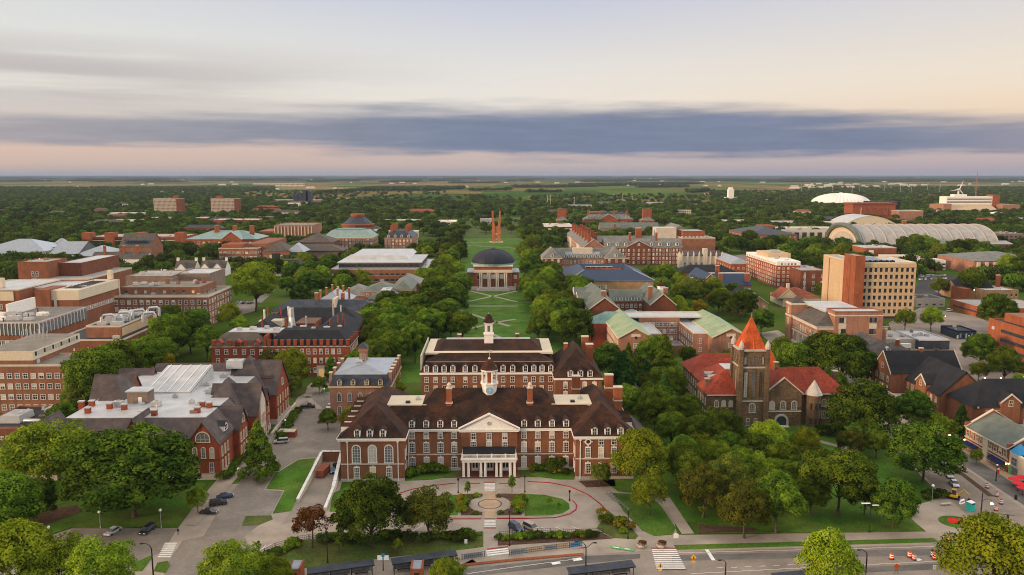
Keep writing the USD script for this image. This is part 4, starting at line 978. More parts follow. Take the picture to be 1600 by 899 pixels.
# left wing, and the part behind with the flat deck
lx0=at(1101,660)[0]
B.wall(lx0,tx0,gy+2,gy+17,0,11.3,ST);B.put('roof',MB().hip(lx0-.6,tx0+6,gy+1.4,gy+17.6,11.32,6.4,7.5),'tile_red');B.put('gutter',MB().box(lx0-.5,tx0,gy+1.2,gy+1.5,11.0,11.35),'limestone_grey')
B.wins('f',gy+2,lin(lx0+3.2,tx0-2,3),(6.8,),1.4,2.4,'arch');B.wins('f',gy+2,lin(lx0+3.2,tx0-2,3)[::2],(2.2,),1.7,2.6)
B.wins('l',lx0,lin(gy+5,gy+15,4),(2.2,6.8),1.4,2.5)
bx0=at(1085,600,6)[0]-1
B.wall(bx0,tx1+8,gy+17,gy+52,0,10.6,ST);B.put('roof',MB().frustum(bx0-.6,tx1+8.6,gy+16.4,gy+38,10.62,4.8,9.5,6),'tile_red');B.put('flat_roof',MB().box(bx0+9.2,tx1-1,gy+22.8,gy+31.6,15.2,15.65),'membrane')
B.put('roof',MB().hip(bx0-1.2,tx1+14,gy+36,gy+53,10.9,6,8),'tile_red')
B.wins('l',bx0,lin(gy+20,gy+48,9),(2.2,6.4),1.4,2.6)
for y in(gy+21,gy+26):B.dormer('l',bx0+3.0,y,12.2,1.7,1.0,3,'limestone_grey','limestone_grey')
B.chim(lx0+1.5,gy+9,10,15.6,1.6,1.4,'rubble','limestone_grey');B.chim(rx1-1,gy+12,11,17.5,1.6,1.6,'rubble','limestone_grey');B.chim(gx0+10,gy+18,11,19.5,1.4,1.4,'rubble','limestone_grey')
kx,kz=hgt(1204,546,gy+24)
B.put('round_tower',MB().lathe([(3.0,0),(3.0,kz-8),(3.3,kz-7.4)],kx,gy+24,10),ST);B.put('round_tower_roof',MB().lathe([(3.7,kz-7.4),(2.7,kz-5.2),(.1,kz)],kx,gy+24,10),'tile_orange')
# ------------------------------------------------------------------ the other buildings
def gen(name,label,xl,xr,ye,h,depth,wm,roof,rows=0,n=0,w=1.4,wh=2.0,joined=False,side=None,ns=0,base=None,style='sash',sash=None,cor=None,group=None,ext=None,y0=None):
    x0,x1,y=spot(xl,xr,ye,h)
    B=Bld(name,label,(x0+x1)/2,y,group=group,sash=sash or 'white_paint')
    y1=y+depth
    B.wall(x0,x1,y,y1,0,h,wm)
    k=roof[0]
    if k=='flat':B.flat(x0,x1,y,y1,h,roof[1],.7,roof[2]);clutter(B,x0,x1,y,y1,h+.12)
    elif k=='hip':B.hip(x0,x1,y,y1,h,roof[1],roof[2])
    elif k=='gable':B.gable(x0,x1,y,y1,h,roof[1],roof[2],roof[3],wm,.4,'limestone' if len(roof)>4 else None)
    elif k=='deck':B.deckroof(x0,x1,y,y1,h,roof[1],roof[2],roof[3],roof[4])
    if cor:B.cornice(x0,x1,y,y1,h,.5,.3,cor)
    if rows:
        zs=[1.2+(h-1.6)/rows*i for i in range(rows)]if base is None else base
        wh=min(wh,(h-1.6)/rows*.62)
        if n:B.wins('f',y,lin(x0+(x1-x0)/n*.5,x1-(x1-x0)/n*.5,n),zs,w,wh,style,None,joined)
        if side and ns:
            B.wins(side,x0 if side=='l' else x1,lin(y+depth/ns*.5,y1-depth/ns*.5,ns),zs,w,wh,style,None,joined)
    B.box=(x0,x1,y,y1,h)
    return B
G=gen
# --- left, near to far
b=G('laboratory_building','plain brick block with four rows of paired windows and a white band round its penthouse',-30,107,573,18,20,'brick_brown',('flat','gravel_roof','limestone'),4,11,1.9,2.0,side='r',ns=3)
x0,x1,y,y1,h=b.box
b.wall(x0,x1-14,y+1.5,y1+16,h+.1,h+2,'brick_brown','penthouse');b.wall(x0,x1-13.9,y+1.4,y1+16.1,h+2,h+5.4,'cream','penthouse_band');b.put('flat_roof',MB().box(x0,x1-14.4,y+2,y1+15.5,h+5,h+5.5),'gravel_roof')
for k in range(16):b.put('louvre',MB().box(x1-13.92,x1-13.82,y+3+k*2,y+4.2+k*2,h+3.4,h+5.0),'metal_grey' if k%3 else 'dark_metal')
for k in range(7):b.put('flue',MB().lathe([(.18,h+5.4),(.18,h+8.4+k%3)],x1-32+k*1.7,y1+6,6),'metal_grey')
b=G('plant_annex','low brick annex with dark flat roof and silver ducts below the plain brick block',-40,70,671,4.5,26,'brick_dark',('flat','dark_roof','brick_brown'),1,12,1.4,.9)
x0,x1,y,y1,h=b.box
b.unit(x1-15,y+10,h+.2,7,9,2.6,'metal_grey');b.unit(x1-7,y+20,h+.2,6,5,1.6,'membrane')
b.put('duct',MB().tube([(x1-10,y+6,h+.8),(x1-9.5,y+5,h+1.5),(x1-6,y+4.6,h+1.6),(x1-3.4,y+4.4,h+1.6),(x1-3,y+4.2,h+.2)],.6,10),'metal_grey',smooth=50)
b.put('wall_lamp',MB().ball((x1-6,y-.3,h-.9),.3),'lamp_glow')
b=G('laboratory_building','brick laboratory with dark terrace roof, tan upper storey and silver rooftop ductwork',82,192,533,14,50,'brick_lab',('flat','dark_roof','limestone'),1,5,.7,1.6,side=None,base=(9.5,))
x0,x1,y,y1,h=b.box
b.wall(x0+12,x1-4,y+7,y1-5,h+.1,19,'brick_brown','upper_storey');b.flat(x0+12,x1-4,y+7,y1-5,19,'dark_roof',.8,'limestone');b.put('tan_cladding',MB().box(x1-4.02,x1-3.85,y+8,y1-14,h+.6,18.4),'concrete_tan')
for k in range(3):
    for j in range(4):b.win('r',x1,y+16+k*12+j*1.7,2.5,1.1,9.0,'sash')
rs=random.Random(3)
for k in range(16):b.unit(x0+14+rs.random()*(x1-x0-22),y+10+rs.random()*30,19.2,2+rs.random()*4,2+rs.random()*3,1.2+rs.random()*2.2,rs.choice(['membrane','metal_grey','white_paint']))
for k in range(5):
    xx=x0+17+k*4.2;yy=y+12+(k*7)%22
    b.put('duct',MB().tube([(xx,yy,19.2),(xx,yy,22.6),(xx+.6,yy+.8,23.6),(xx+3.5,yy+3,23.6),(xx+4.2,yy+3.6,22.6),(xx+4.2,yy+3.6,19.2)],.7,8),'metal_grey',smooth=50)
b=G('glass_laboratory','glass fronted laboratory block with white roof plant at the left edge',-30,60,506,20,44,'brick_lab',('flat','gravel_roof','membrane'))
x0,x1,y,y1,h=b.box
for k in range(15):
    a=x0+k*(x1-x0)/15;wd=(x1-x0)/15
    b.put('glass_panel',MB().box(a+.12,a+wd-.12,y-.25,y+.02,h-5.4,h-.5),'pane_mid');b.put('mullion',MB().box(a-.12,a+.12,y-.45,y,h-5.6,h),'white_paint')
for k in range(14):
    a=y+k*44/14
    b.put('glass_panel',MB().box(x1-.02,x1+.25,a+.15,a+3.0,h-5.4,h-.5),'pane_mid');b.put('mullion',MB().box(x1,x1+.45,a-.12,a+.12,h-5.6,h),'white_paint')
b.wins('f',y,lin(x0+6,x1-6,9),(2,7.5),2.2,4.5)
for k in range(8):b.unit(x1-30+(k%4)*7,y+8+(k//4)*12,h+.2,4+k%3,3,1.4+.4*(k%3),['membrane','white_paint','metal_grey'][k%3])
b.wall(x0,x1-26,y+20,y1,h,h+6,'white_paint','penthouse')
b=G('chemistry_block','tall brick block with a broad cream band wrapped round its top, left',80,122,456,27,46,'brick_lab',('flat','gravel_roof','cream'),1,0,side='r',ns=22,w=1.2,wh=2.2,base=(15.5,))
x0,x1,y,y1,h=b.box
b.put('cream_band',MB().box(x0,x1+.3,y-.3,y1,h-4.6,h+.72),'cream');b.put('cream_pier',MB().box(x0+1.2,x0+2.6,y-.35,y,h-13,h-4.6),'cream');b.put('end_pier',MB().box(x1,x1+.6,y1-.3,y1+.5,12,h+.8),'cream')
b.wall(x0-46,x0-16,y-2,y1-6,0,h+1,'brick_lab');b.flat(x0-46,x0-16,y-2,y1-6,h+1,'membrane',.6,'limestone');b.put('cream_band',MB().box(x0-47,x0-19,y-2.3,y-1.9,h-4.5,h+.5),'cream');b.wins('f',y-2,lin(x0-44,x0-18,7),(h-9,),2.4,2.4)
b.wall(x0-16,x0,y+12,y1-6,0,h,'brick_dark');b.wall(x0-16,x0-8,y-1,y+12,0,h-6,'brick_lab');b.wall(x0-8,x0,y-1.6,y+16,0,h+1.2,'brick_lab');b.flat(x0-16,x0,y+12,y1-6,h,'membrane',.6)
b.put('roof_grille',MB().box(x0+3,x1-2,y+6,y1-8,h+.1,h+.9),'metal_grey')
for k in range(9):b.put('grille_slat',MB().box(x0+3.5,x1-2.5,y+7+k*3.4,y+8.6+k*3.4,h+.9,h+1.2),'dark_metal')
for xx,yy in((x0-34,y+8),(x0-31,y+8),(x1-3,y1-3)):b.unit(xx,yy,h+1.2,2.4,3,5.2,'cream','cooling_tower')
b=G('tall_brick_block','windowless tall red brick block rising behind the cream banded block',27,73,411,30,26,'brick_lab',('flat','membrane_grey','brick_lab'))
x0,x1,y,y1,h=b.box
b.wall(x1,x1+16,y+14,y+70,0,h-2,'brick_dark');b.flat(x1,x1+16,y+14,y+70,h-2,'membrane',.5,'brick_lab');b.wall(x1-8,x1+30,y-6,y+60,0,h-11,'brick_lab');b.flat(x1-8,x1+30,y-6,y+60,h-11,'membrane_grey',.8,'limestone')
b.wins('f',y,[x1-10,x1-7],(h-9,h-14),1.8,3)
b=G('long_brick_laboratory','long four storey brick laboratory with rows of tall pale windows and setback attic',176,325,464,18,42,'brick_brown',('flat','gravel_roof','limestone'),4,15,2.0,2.6,side='r',ns=9,cor='limestone')
x0,x1,y,y1,h=b.box
b.wall(x0,x1-8,y+9,y1-4,h+.1,h+4,'brick_brown','attic');b.flat(x0,x1-8,y+9,y1-4,h+4,'gravel_roof',.5,'brick_brown');b.wins('f',y+9,lin(x0+4,x1-12,8),(h+1,),1.5,1.5,'plain')
for k in range(12):b.unit(x0+4+rs.random()*(x1-x0-16),y+12+rs.random()*22,h+4.2,1.5+rs.random()*2,1.5+rs.random()*1.5,1+rs.random()*1.6,rs.choice(['metal_grey','membrane','brick_brown']))
b=G('grey_laboratory','grey panelled laboratory with stepped flat roofs behind the long brick laboratory',196,268,433,22,34,'brick_grey',('flat','membrane_grey','brick_grey'))
x0,x1,y,y1,h=b.box
b.wall(x1,x1+22,y+10,y1+6,0,h+.6,'brick_grey');b.flat(x1,x1+22,y+10,y1+6,h+.6,'membrane',.5,'brick_grey');b.wall(x1-4,x1+1,y-3,y+12,0,h-1,'brick_grey')
for k in range(6):b.unit(x0+5+k*6,y+14,h+.2,3,2.6,1.6,'membrane')
# chemistry hall with the row of brick piers along its eaves
x0,x1,y=spot(329,546,541,14)
b=Bld('chemistry_hall','long red brick hall with a row of brick piers along its dark eaves, courtyard behind',(x0+x1)/2,y)
xm=at(415,541,14)[0]
b.wall(x0,x1,y,y+22,0,14,'brick_red');b.cornice(x0,x1,y,y+22,14.1,.5,.35,'limestone_grey');b.put('roof',MB().frustum(x0-.4,xm,y-.4,y+22,14.12,5,5.5),'shingle_grey');b.put('roof',MB().frustum(xm,x1+.4,y-.4,y+22.2,14.13,6,6),'shingle_dark')
b.put('flat_roof',MB().box(x0+6,x1-7,y+6.5,y+16,18.6,19.3),'membrane')
b.put('party_wall',MB().box(xm-.5,xm+.4,y-.3,y+12,12,18.6),'brick_red')
for xx in lin(xm+1.6,x1-.8,13):b.chim(xx,y+.3,13.9,16.8,1.5,1.3,'brick_red','brick_red')
for xx in lin(x0+1.4,xm-9,3):b.chim(xx,y+.3,13.9,16.8,1.6,1.3,'brick_red','brick_red')
for a in(337+7,373,402):b.dormer('f',y+.1,at(a,537,15)[0],14.1,3.4,1.7,4,'brick_red','brick_red')
for k,yy in enumerate(lin(y+3,y+20,5)):b.chim(x1-.3,yy,13.9,16.6,1.2,1.4,'brick_red','brick_red')
us=[at(427+k*9.55,549,11)[0]for k in range(12)]
b.wins('f',y,us,(10.4,6.3,1.8),1.5,2.3);b.wins('f',y,lin(x0+3,xm-2,6),(10.4,6.3,1.8),1.6,2.3);b.wins('r',x1,lin(y+3,y+20,6),(10.4,6.3,1.8),1.3,2.3)
b.put('stone_doorway',MB().box(us[8]-2,us[8]+2,y-.5,y+.1,0,5),'limestone');b.put('door',MB().box(us[8]-1.1,us[8]+1.1,y-.62,y-.5,0,3.6),'pane_lit')
b.wall(x0+4,x0+24,y+24,y+62,0,13,'brick_red');b.hip(x0+4,x0+24,y+24,y+62,13,7,'shingle_dark');b.wall(x1-24,x1-4,y+24,y+62,0,13,'brick_red');b.hip(x1-24,x1-4,y+14,y+62,13.05,7.6,'shingle_dark');b.wall(x0+10,x1-10,y+62,y+80,0,13,'brick_red');b.hip(x0+6,x1-6,y+62,y+80,13,6.5,'shingle_dark')
b.wins('f',y+62,lin(xm,x1-28,6),(9.4,5),1.8,2.4);b.put('white_plant_room',MB().box(xm-14,xm-3,y+38,y+44,13,18.5),'cream');b.wall(xm+2,xm+12,y+44,y+60,0,16,'brick_dark')
for k in range(14):
    xx,yy=x0+8+rs.random()*(x1-x0-16),y+8+rs.random()*56
    b.put('flue',MB().lathe([(.45,15),(.4,20+rs.random()*3),(.55,20.2+3)],xx,yy,7),rs.choice(['metal_grey','white_paint','brick_red']))
for k in range(9):b.unit(x0+10+k*5.6,y+10+(k%3)*2,19.3,2+k%2,1.6,1.3,['metal_grey','membrane'][k%2])
b.put('fume_stack',MB().lathe([(2.2,14),(1.6,18),(1.3,20),(1.2,24.5)],x0+26,y+40,8),'metal_grey')
# small hall with the lead roof
x0,x1,y=spot(515,610,604,13)
b=Bld('mansard_hall','old brick hall with pale lead roof, dark blue mansard front and brick lantern chimney',(x0+x1)/2,y,sash='limestone')
b.wall(x0,x1,y,y+30,0,13,'brick_pink');b.cornice(x0,x1,y,y+30,13.2,.7,.5,'concrete_tan')
b.put('mansard',MB().frustum(x0-.3,x1+.3,y-.3,y+30.3,13.22,3.9,1.8),'slate_blue');b.put('lead_roof',MB().frustum(x0+1.4,x1-1.4,y+1.4,y+28.6,17.1,2.3,10,9),'lead_roof')
for xx in lin(x0+3.6,x1-3.6,4):b.dormer('f',y+.5,xx,13.5,1.6,2.0,2,'slate_blue','cream')
b.wins('f',y,lin(x0+3.4,x1-3.4,5),(7.4,2.4),1.5,3.2,'arch')
for yy in lin(y+2,y+28,6):b.chim(x1-.2,yy,12.5,18.2,1.0,1.5,'brick_pink');b.win('r',x1,yy+2.2,7.4,1.3,3,'arch');b.win('r',x1,yy+2.2,2.4,1.3,3,'arch')
for yy in lin(y+2,y+24,4):b.chim(x0+.2,yy,12.5,18.0,1.0,1.4,'brick_pink')
lx=hgt(568,565,y+16)[0]
ln=b.put('lantern_chimney',MB().box(lx-1.4,lx+1.4,y+14.6,y+17.4,17,24.2).box(lx-1.8,lx+1.8,y+14.2,y+17.8,22.8,23.2),'brick_pink');b.put('lantern_roof',MB().hip(lx-2,lx+2,y+14,y+18,24.2,2,2),'slate_blue',ln)
for u in(-.6,.6):b.win('f',y+14.6,lx+u,19.6,.7,2.3,'arch')
b.put('skylight',MB().frustum(x0+7,x0+10,y+13,y+15,19.1,.7,.3),'membrane')
# --- right, near to far
x0,x1,y=spot(967,1020,528,14)
bx0,bx1,by=spot(1002,1072,497,16.6)
b=Bld('administration_hall','U shaped brick hall with pale green gabled wings round a court',(x0+x1)/2+20,y)
b.wall(x0,x1,y,y+52,0,14,'brick_pink');b.gable(x0,x1,y,y+52,14.02,4.4,'y','green_shingle','brick_pink',.5,'cream');b.put('eaves',MB().box(x0-.6,x0+.02,y,y+50,13.4,14.0),'cream')
rx0,rx1=at(1106,522,14)[0],at(1163,522,14)[0]
b.wall(rx0,rx1,y,y+52,0,14,'brick_pink');b.gable(rx0,rx1,y,y+52,14.02,4.2,'y','green_shingle','brick_pink',.5,'cream');b.wall(rx0-7,rx0,y+8,y+48,0,14,'brick_pink');b.flat(rx0-7,rx0+.5,y+8,y+48,14.1,'membrane',.5,'cream')
b.wall(x1,rx0-7,by,by+16,0,16.6,'brick_pink');b.flat(x0+9,rx1-9,by-.1,by+16,16.7,'membrane',.6,'limestone');b.wall(x1-.1,x1+6,y+9,by,0,13.6,'brick_pink');b.flat(x1,x1+6,y+9,by,13.7,'membrane',.5,'cream')
b.wall(x1+6,rx0-7,by-10,by,0,4,'brick_pink');b.flat(x1+6,rx0-7,by-10,by,4.1,'lead_roof',.4,'cream')
b.wins('f',by,lin(x1+4,rx0-9,9),(12.2,8.6,5),1.4,2.2);b.wins('l',x0,lin(y+4,y+48,12),(10,6,2),1.4,2.2);b.wins('l',rx0-7,lin(y+10,y+40,9),(10,6,2),1.3,2.2)
for cx in((x0+x1)/2,(rx0+rx1)/2):
    b.win('f',y,cx-.5,9.2,1.2,2.2);b.win('f',y,cx+1,9.2,1.2,2.2);b.win('f',y,cx-.5,5,1.2,2.2);b.win('f',y,cx+1,5,1.2,2.2);b.put('attic_panel',MB().box(cx-2.2,cx+2.2,y-.12,y+.1,14.4,15.8),'cream')
    b.put('vent',MB().box(cx-.5,cx+.5,y-.2,y-.1,13.4,14.6),'pane_dark')
b.wins('f',y+8,[rx0-3.5],(9.6,5.4),1.3,2.2)
b.put('green_hip',MB().hip(x0-8,x1-2,y+40,y+56,13.2,5),'copper');b.wall(x0-7.4,x0,y+40,y+55,0,13.1,'brick_red');b.put('copper_dome_cap',MB().lathe([(1.1,14.4),(.9,15.2),(.2,15.6)],rx0+5,y+14,8),'metal_grey')
x0,x1,y=spot(1277,1386,511,14)
b=Bld('recital_hall','brick hall with grey hipped roof, white flat deck, raised brick centre and corner tower',(x0+x1)/2,y,sash='cream')
b.wall(x0,x1,y,y+33,0,12.6,'brick_pink');b.put('frieze',MB().box(x0-.2,x1+.2,y-.2,y+33.2,12.6,14),'limestone');b.put('eaves',MB().box(x0-.7,x1+.7,y-.7,y+33.7,14,14.35),'limestone_grey')
b.put('roof',MB().frustum(x0-.6,x1+.6,y-.6,y+33.6,14.36,6.2,9),'shingle_grey');b.put('flat_roof',MB().box(x0+7,x1-7,y+8.6,y+40,19.9,20.8),'membrane')
c0,c1=at(1303,505,16)[0],at(1379,505,16)[0]
b.wall(c0,c1,y-.9,y+10,0,21.4,'brick_pink','centre_block');b.flat(c0,c1,y-.9,y+10,21.4,'membrane',.7,'brick_brown');b.put('frieze',MB().box(c0-.1,c1+.1,y-1.05,y+9,19.6,20.2),'limestone')
for u in(c0+4,c1-5):b.wins('f',y-.9,[u-1.2,u,u+1.2],(16.2,10.4),1.1,2.6,'plain','cream');b.put('spandrel',MB().box(u-1.9,u+1.9,y-1.02,y-.9,13.2,15.8),'limestone')
b.wins('f',y,lin(x0+2,c0-1.5,5),(12.75,8.4),.9,1.1,'plain');b.wins('l',x0,lin(y+2,y+31,10),(8.2,),1.8,3.0);b.wins('l',x0,lin(y+2,y+31,12),(1.2,),1.7,5.0);b.put('stone_storey',MB().box(x0-.3,x0+.05,y,y+33,0,1.1).box(x0-.35,x0+.05,y,y+33,6.5,7.2),'limestone')
tx=x0-1;b.wall(tx,tx+8.5,y+33.5,y+41,0,20.5,'brick_pink','corner_tower');b.put('tower_band',MB().box(tx-.25,tx+8.75,y+33.25,y+41.2,13.2,14).box(tx-.25,tx+8.75,y+33.25,y+41.2,19.6,20.6),'limestone');b.put('tower_roof',MB().hip(tx+.6,tx+8,y+34,y+40.4,20.6,3.4,3.2),'shingle_grey');b.win('l',tx,y+37,9,2,3.4);b.win('l',tx,y+37,15,1.6,3.2,'arch')
b=G('brick_house','brown brick hall with long grey hipped roof, round dormer and arched stone doorway',1366,1413,556,13,34,'brick_dark',('hip',5.2,'slate_purple'),3,3,1.5,2.2,side='l',ns=7)
x0,x1,y,y1,h=b.box
b.dormer('f',y+2.6,(x0+x1)/2+.4,14.3,1.6,1.5,3,'metal_grey');pr=MB()
for i in range(12):
    q=[((x0+x1)/2+r*math.cos(a),y-.5,2.0+r*math.sin(a))for r,a in((1.3,ang[i]),(2.0,ang[i]),(2.0,ang[i+1]),(1.3,ang[i+1]))]
    pr.slab(*q,.5)
b.put('doorway',pr.box((x0+x1)/2-2,(x0+x1)/2-1.3,y-.5,y,0,2).box((x0+x1)/2+1.3,(x0+x1)/2+2,y-.5,y,0,2),'limestone');b.put('stone_base',MB().box(x0-.1,x1+.1,y-.12,y+1,0,2.2),'limestone_grey')
b.wall(x1,x1+14,y+14,y+30,0,10,'brick_dark');b.hip(x1,x1+14,y+14,y+30,10,4,'slate_purple');b.chim(x1+7,y+20,10,16,1.4,1.2)
# long brick hall with steep dark roofs on the right
yq=262.0;xa=at(1530,641,10.6)[0]
b=Bld('community_hall','rambling brick hall with steep dark roofs, shaped gables and a raised terrace, right',xa+10,285,sash='cream')
b.wall(xa,xa+40,yq,yq+16,0,10.6,'brick_union');b.put('roof',MB().hip(xa-.6,xa+40,yq-.6,yq+16.6,10.62,8,8),'shingle_dark');b.wins('f',yq,[at(a,646,9)[0]for a in(1548,1564,1578,1594,1610)],(7.6,4.2,1),1.5,2.1)
xb=xa-3
b.wall(xb,xb+18,yq+16,yq+40,0,10.4,'brick_union');b.gable(xb,xb+18,yq+16,yq+40,10.42,8.6,'y','shingle_dark','brick_union',.5);b.wins('l',xb,lin(yq+18,yq+38,7),(7.2,3.6),1.4,2.1)
b.wall(xb-6,xb+22,yq+40,yq+54,0,12.4,'brick_union');b.gable(xb-6,xb+22,yq+40,yq+54,12.42,7.4,'x','shingle_dark','brick_union',.3,'limestone');b.wins('l',xb-6,[yq+42.4,yq+46,yq+48,yq+51.6],(8.6,4.8,1),1.4,2.3);b.win('l',xb-6,yq+47,13.2,1.4,2.2)
gx=at(1580,636,11)[0]
for cx_ in(gx,):b.wall(cx_-3.4,cx_+3.4,yq-.6,yq+3,0,12.4,'brick_union');b.gable(cx_-3.4,cx_+3.4,yq-.6,yq+7,12.42,2.8,'y','shingle_dark','brick_union',.25,'limestone');b.win('f',yq-.6,cx_,11.2,1.5,2.0)
b.wall(xb-.8,xb+3,yq+24,yq+31,0,12.2,'brick_union');b.gable(xb-.8,xb+8,yq+24,yq+31,12.22,3.0,'x','shingle_dark','brick_union',.25,'limestone');b.win('l',xb-.8,yq+27.5,11.2,1.5,2.0)
b.wall(xb-7,xb,yq+18,yq+39.8,0,4.4,'brick_union','terrace');tr=MB()
tr.box(xb-7.2,xb-6.8,yq+18,yq+39.7,5.2,5.45)
for k in range(22):tr.box(xb-7.1,xb-6.9,yq+18.2+k,yq+18.6+k,4.5,5.2)
b.put('terrace_deck',MB().box(xb-7.2,xb-.05,yq+17.8,yq+39.7,4.4,4.52),'concrete');b.put('balustrade',tr,'cream')
b.chim(xb+9,yq+47,12,21.2,1.4,1.2,'brick_orange');b.chim(xa+24,yq+9,10,19,2,1.4,'brick_orange');b.put('parapet_ridge',MB().box(xa+1,xa+1.5,yq-.6,yq+16,10.4,10.9),'limestone')
# corner shops
b=Bld('shop_building','brick shop row with olive green roof, blue awnings and stone capped gables',162,240,sash='cream')
sx,sy0,sy1,sh=155.0,229.0,251.5,7.4
b.wall(sx,sx+17,sy0,sy1,0,sh,'brick_orange');b.gable(sx,sx+17,sy0+.6,sy1-.6,sh,4.6,'x' if False else 'y','slate_green','brick_orange',.3)
for yy in(sy0,sy1-.6):b.put('gable_parapet',MB().gable_wall(sx-.5,sx+17.5,yy,yy+.6,sh,5.6,'y').box(sx-.5,sx+1.4,yy,yy+.6,sh-.01,sh+1.6),'brick_orange');b.put('coping',MB().gable(sx-.5,sx+17.5,yy+.02,yy+.58,sh+.02,5.6,'y',.15,.3),'limestone')
b.wins('l',sx,lin(sy0+1.6,sy1-1.6,9),(4.6,),1.5,2.2,'sash');b.put('string_course',MB().box(sx-.2,sx+.05,sy0,sy1,3.9,4.3).box(sx-.15,sx+.05,sy0,sy1,3.0,3.25),'limestone');b.put('eaves',MB().box(sx-.5,sx+.05,sy0+.6,sy1-.6,sh-.4,sh-.05),'cream')
for a,c_ in((sy0+1.2,sy0+8),(sy1-7.5,sy1-1.5)):b.put('awning',MB().slab((sx-1.6,c_,2.2),(sx-1.6,a,2.2),(sx-.1,a,3.1),(sx-.1,c_,3.1),.1),'blue_cloth')
for yy in lin(sy0+2.4,sy1-2.4,6):w_=b.put('shop_window',MB().box(sx-.06,sx+.02,yy-1.3,yy+1.3,.6,2.2),'pane_mid');b.put('sill',MB().box(sx-.2,sx,yy-1.5,yy+1.5,.45,.6),'cream',w_)
b.put('doorway',MB().box(sx-.3,sx+.05,sy0+10,sy0+12.4,0,7),'cream');b.put('lead_roof',MB().box(sx+17.1,sx+32,sy0+3,sy1+6,5.5,6),'lead_roof');b.wall(sx+17.2,sx+31.8,sy0+3.2,sy1+5.8,0,5.5,'brick_brown');b.put('wall_lamp',MB().ball((sx-.4,sy1-.5,2.9),.25),'lamp_glow');b.put('door_lamp',MB().ball((sx-.4,sy0+.3,2.8),.25),'lamp_glow')
b=Bld('corner_cafe','cream corner cafe with a bright blue pyramid top and green trimmed windows',163,221,sash='limestone_grey')
b.wall(155,175,216.5,228.6,0,6.6,'cream');b.flat(155,175,216.5,228.6,6.6,'dark_roof',.6,'white_paint');b.put('blue_pyramid',MB().hip(154.6,158.4,224,228.2,7.3,2.8),'sky_blue')
b.wins('l',155,[226.2],(3.4,),2.8,2.4);b.put('green_panel',MB().box(154.88,155.02,227.0,228.3,0,3),'green_mark');w_=b.put('shop_window',MB().box(154.9,155.02,224.4,226.9,.5,2.8),'pane_mid');b.wall(154.7,175,206,216.4,0,6.2,'concrete_tan');b.flat(154.7,175,206,216.4,6.2,'dark_roof',.6,'cream');b.wins('l',154.7,[208.5,212,215],(3.2,),1.8,2.2);b.put('green_sign',MB().box(154.5,154.72,207,214.5,2.5,3.1),'green_mark');b.put('red_sign',MB().box(154.48,154.7,214.7,216.2,2.5,3.1),'red_cloth');w2=b.put('shop_window',MB().box(154.6,154.72,207,216,.4,2.4),'pane_dark');b.put('wall_lamp',MB().ball((154.6,228.2,3.2),.22),'lamp_glow')
# orange brick office
b=Bld('orange_office','orange brick office block with long dark ribbon windows at the right edge',262,350)
ox=at(1556,503,20)[0]
b.wall(ox,ox+45,318,376,0,20,'brick_orange');b.flat(ox,ox+45,318,376,20,'dark_roof',.8,'brick_orange');b.wall(ox+5,ox+30,330,372,20,24,'brick_orange','penthouse')
for z in(3.2,7.4,11.6,15.8):b.put('ribbon_window',MB().box(ox-.1,ox+.05,330,366,z,z+1.5),'pane_dark');b.put('ribbon_window',MB().box(ox+2,ox+43,317.9,318.05,z,z+1.5),'pane_dark')
for z in(4,16):b.put('vent',MB().box(ox-.12,ox+.02,371,373,z,z+1.5),'limestone_grey')
# concrete tower
x0,x1,y=spot(1349,1431.5,412,35)
b=Bld('concrete_office_tower','tall tan concrete office tower with gridded windows and orange brick core',(x0+x1)/2,y)
bxl=x0-(at(1349,412,35)[0]-at(1334,412,35)[0])
b.wall(x0,x1,y+.4,y+34,0,35,'concrete_tan');b.flat(x0,x1,y+.4,y+34,35,'membrane',.8,'cream');b.wall(bxl,x0-.02,y-2.5,y+14,0,39.5,'brick_orange','brick_core');b.flat(bxl,x0,y-2.5,y+14,39.5,'membrane_grey',.5,'brick_orange');b.put('core_groove',MB().box(bxl-.06,bxl+.1,y+4,y+5,0,38),'brick_dark')
b.wall(bxl,x0+4,y+14.1,y+46,0,35.6,'concrete_tan','stair_tower');b.flat(bxl,x0+4,y+14.1,y+46,35.6,'membrane_grey',.5,'cream');b.put('stair_groove',MB().box(bxl-.08,bxl+.1,y+35.4,y+36.6,0,35),'brick_brown')
st=(x1-x0)/10
fr_=[]
for r in range(7):
    z=3.6+r*4.35
    for k in range(10):
        u=x0+(k+.5)*st;f=MB()
        for a,b_ in((-st/2+.02,-.95),(.95,st/2-.02)):f.box(u+a,u+b_,y,y+.4,z-.3,z+2.5)
        f.box(u-st/2+.02,u+st/2-.02,y-.15,y+.4,z-1.75,z-.32).box(u-1.05,u+1.05,y-.3,y+.4,z-.3,z+.02)
        w_=b.put('window',f,'concrete_tan');b.put('pane',MB().box(u-.93,u+.93,y+.36,y+.42,z,z+2.5),'pane_dark',w_)
b.put('top_band',MB().box(x0-.3,x1+.3,y-.2,y+.4,32.5,35),'concrete_tan');b.put('corner_pier',MB().box(x0-.3,x0+.05,y-.1,y+.4,0,32.5).box(x1-.05,x1+.3,y-.1,y+.4,0,32.5),'concrete_tan');b.put('ground_recess',MB().box(x0+2,x1-2,y+.3,y+.45,.1,1.7),'pane_dark')
b.put('roof_glass',MB().frustum(x0+2,x0+20,y+8,y+26,35.2,2.6,7),'lead_roof')
for k in range(6):b.unit(x0+3+k*3.5,y+5,35.2,2.8,1.4,1.2,'dark_metal')
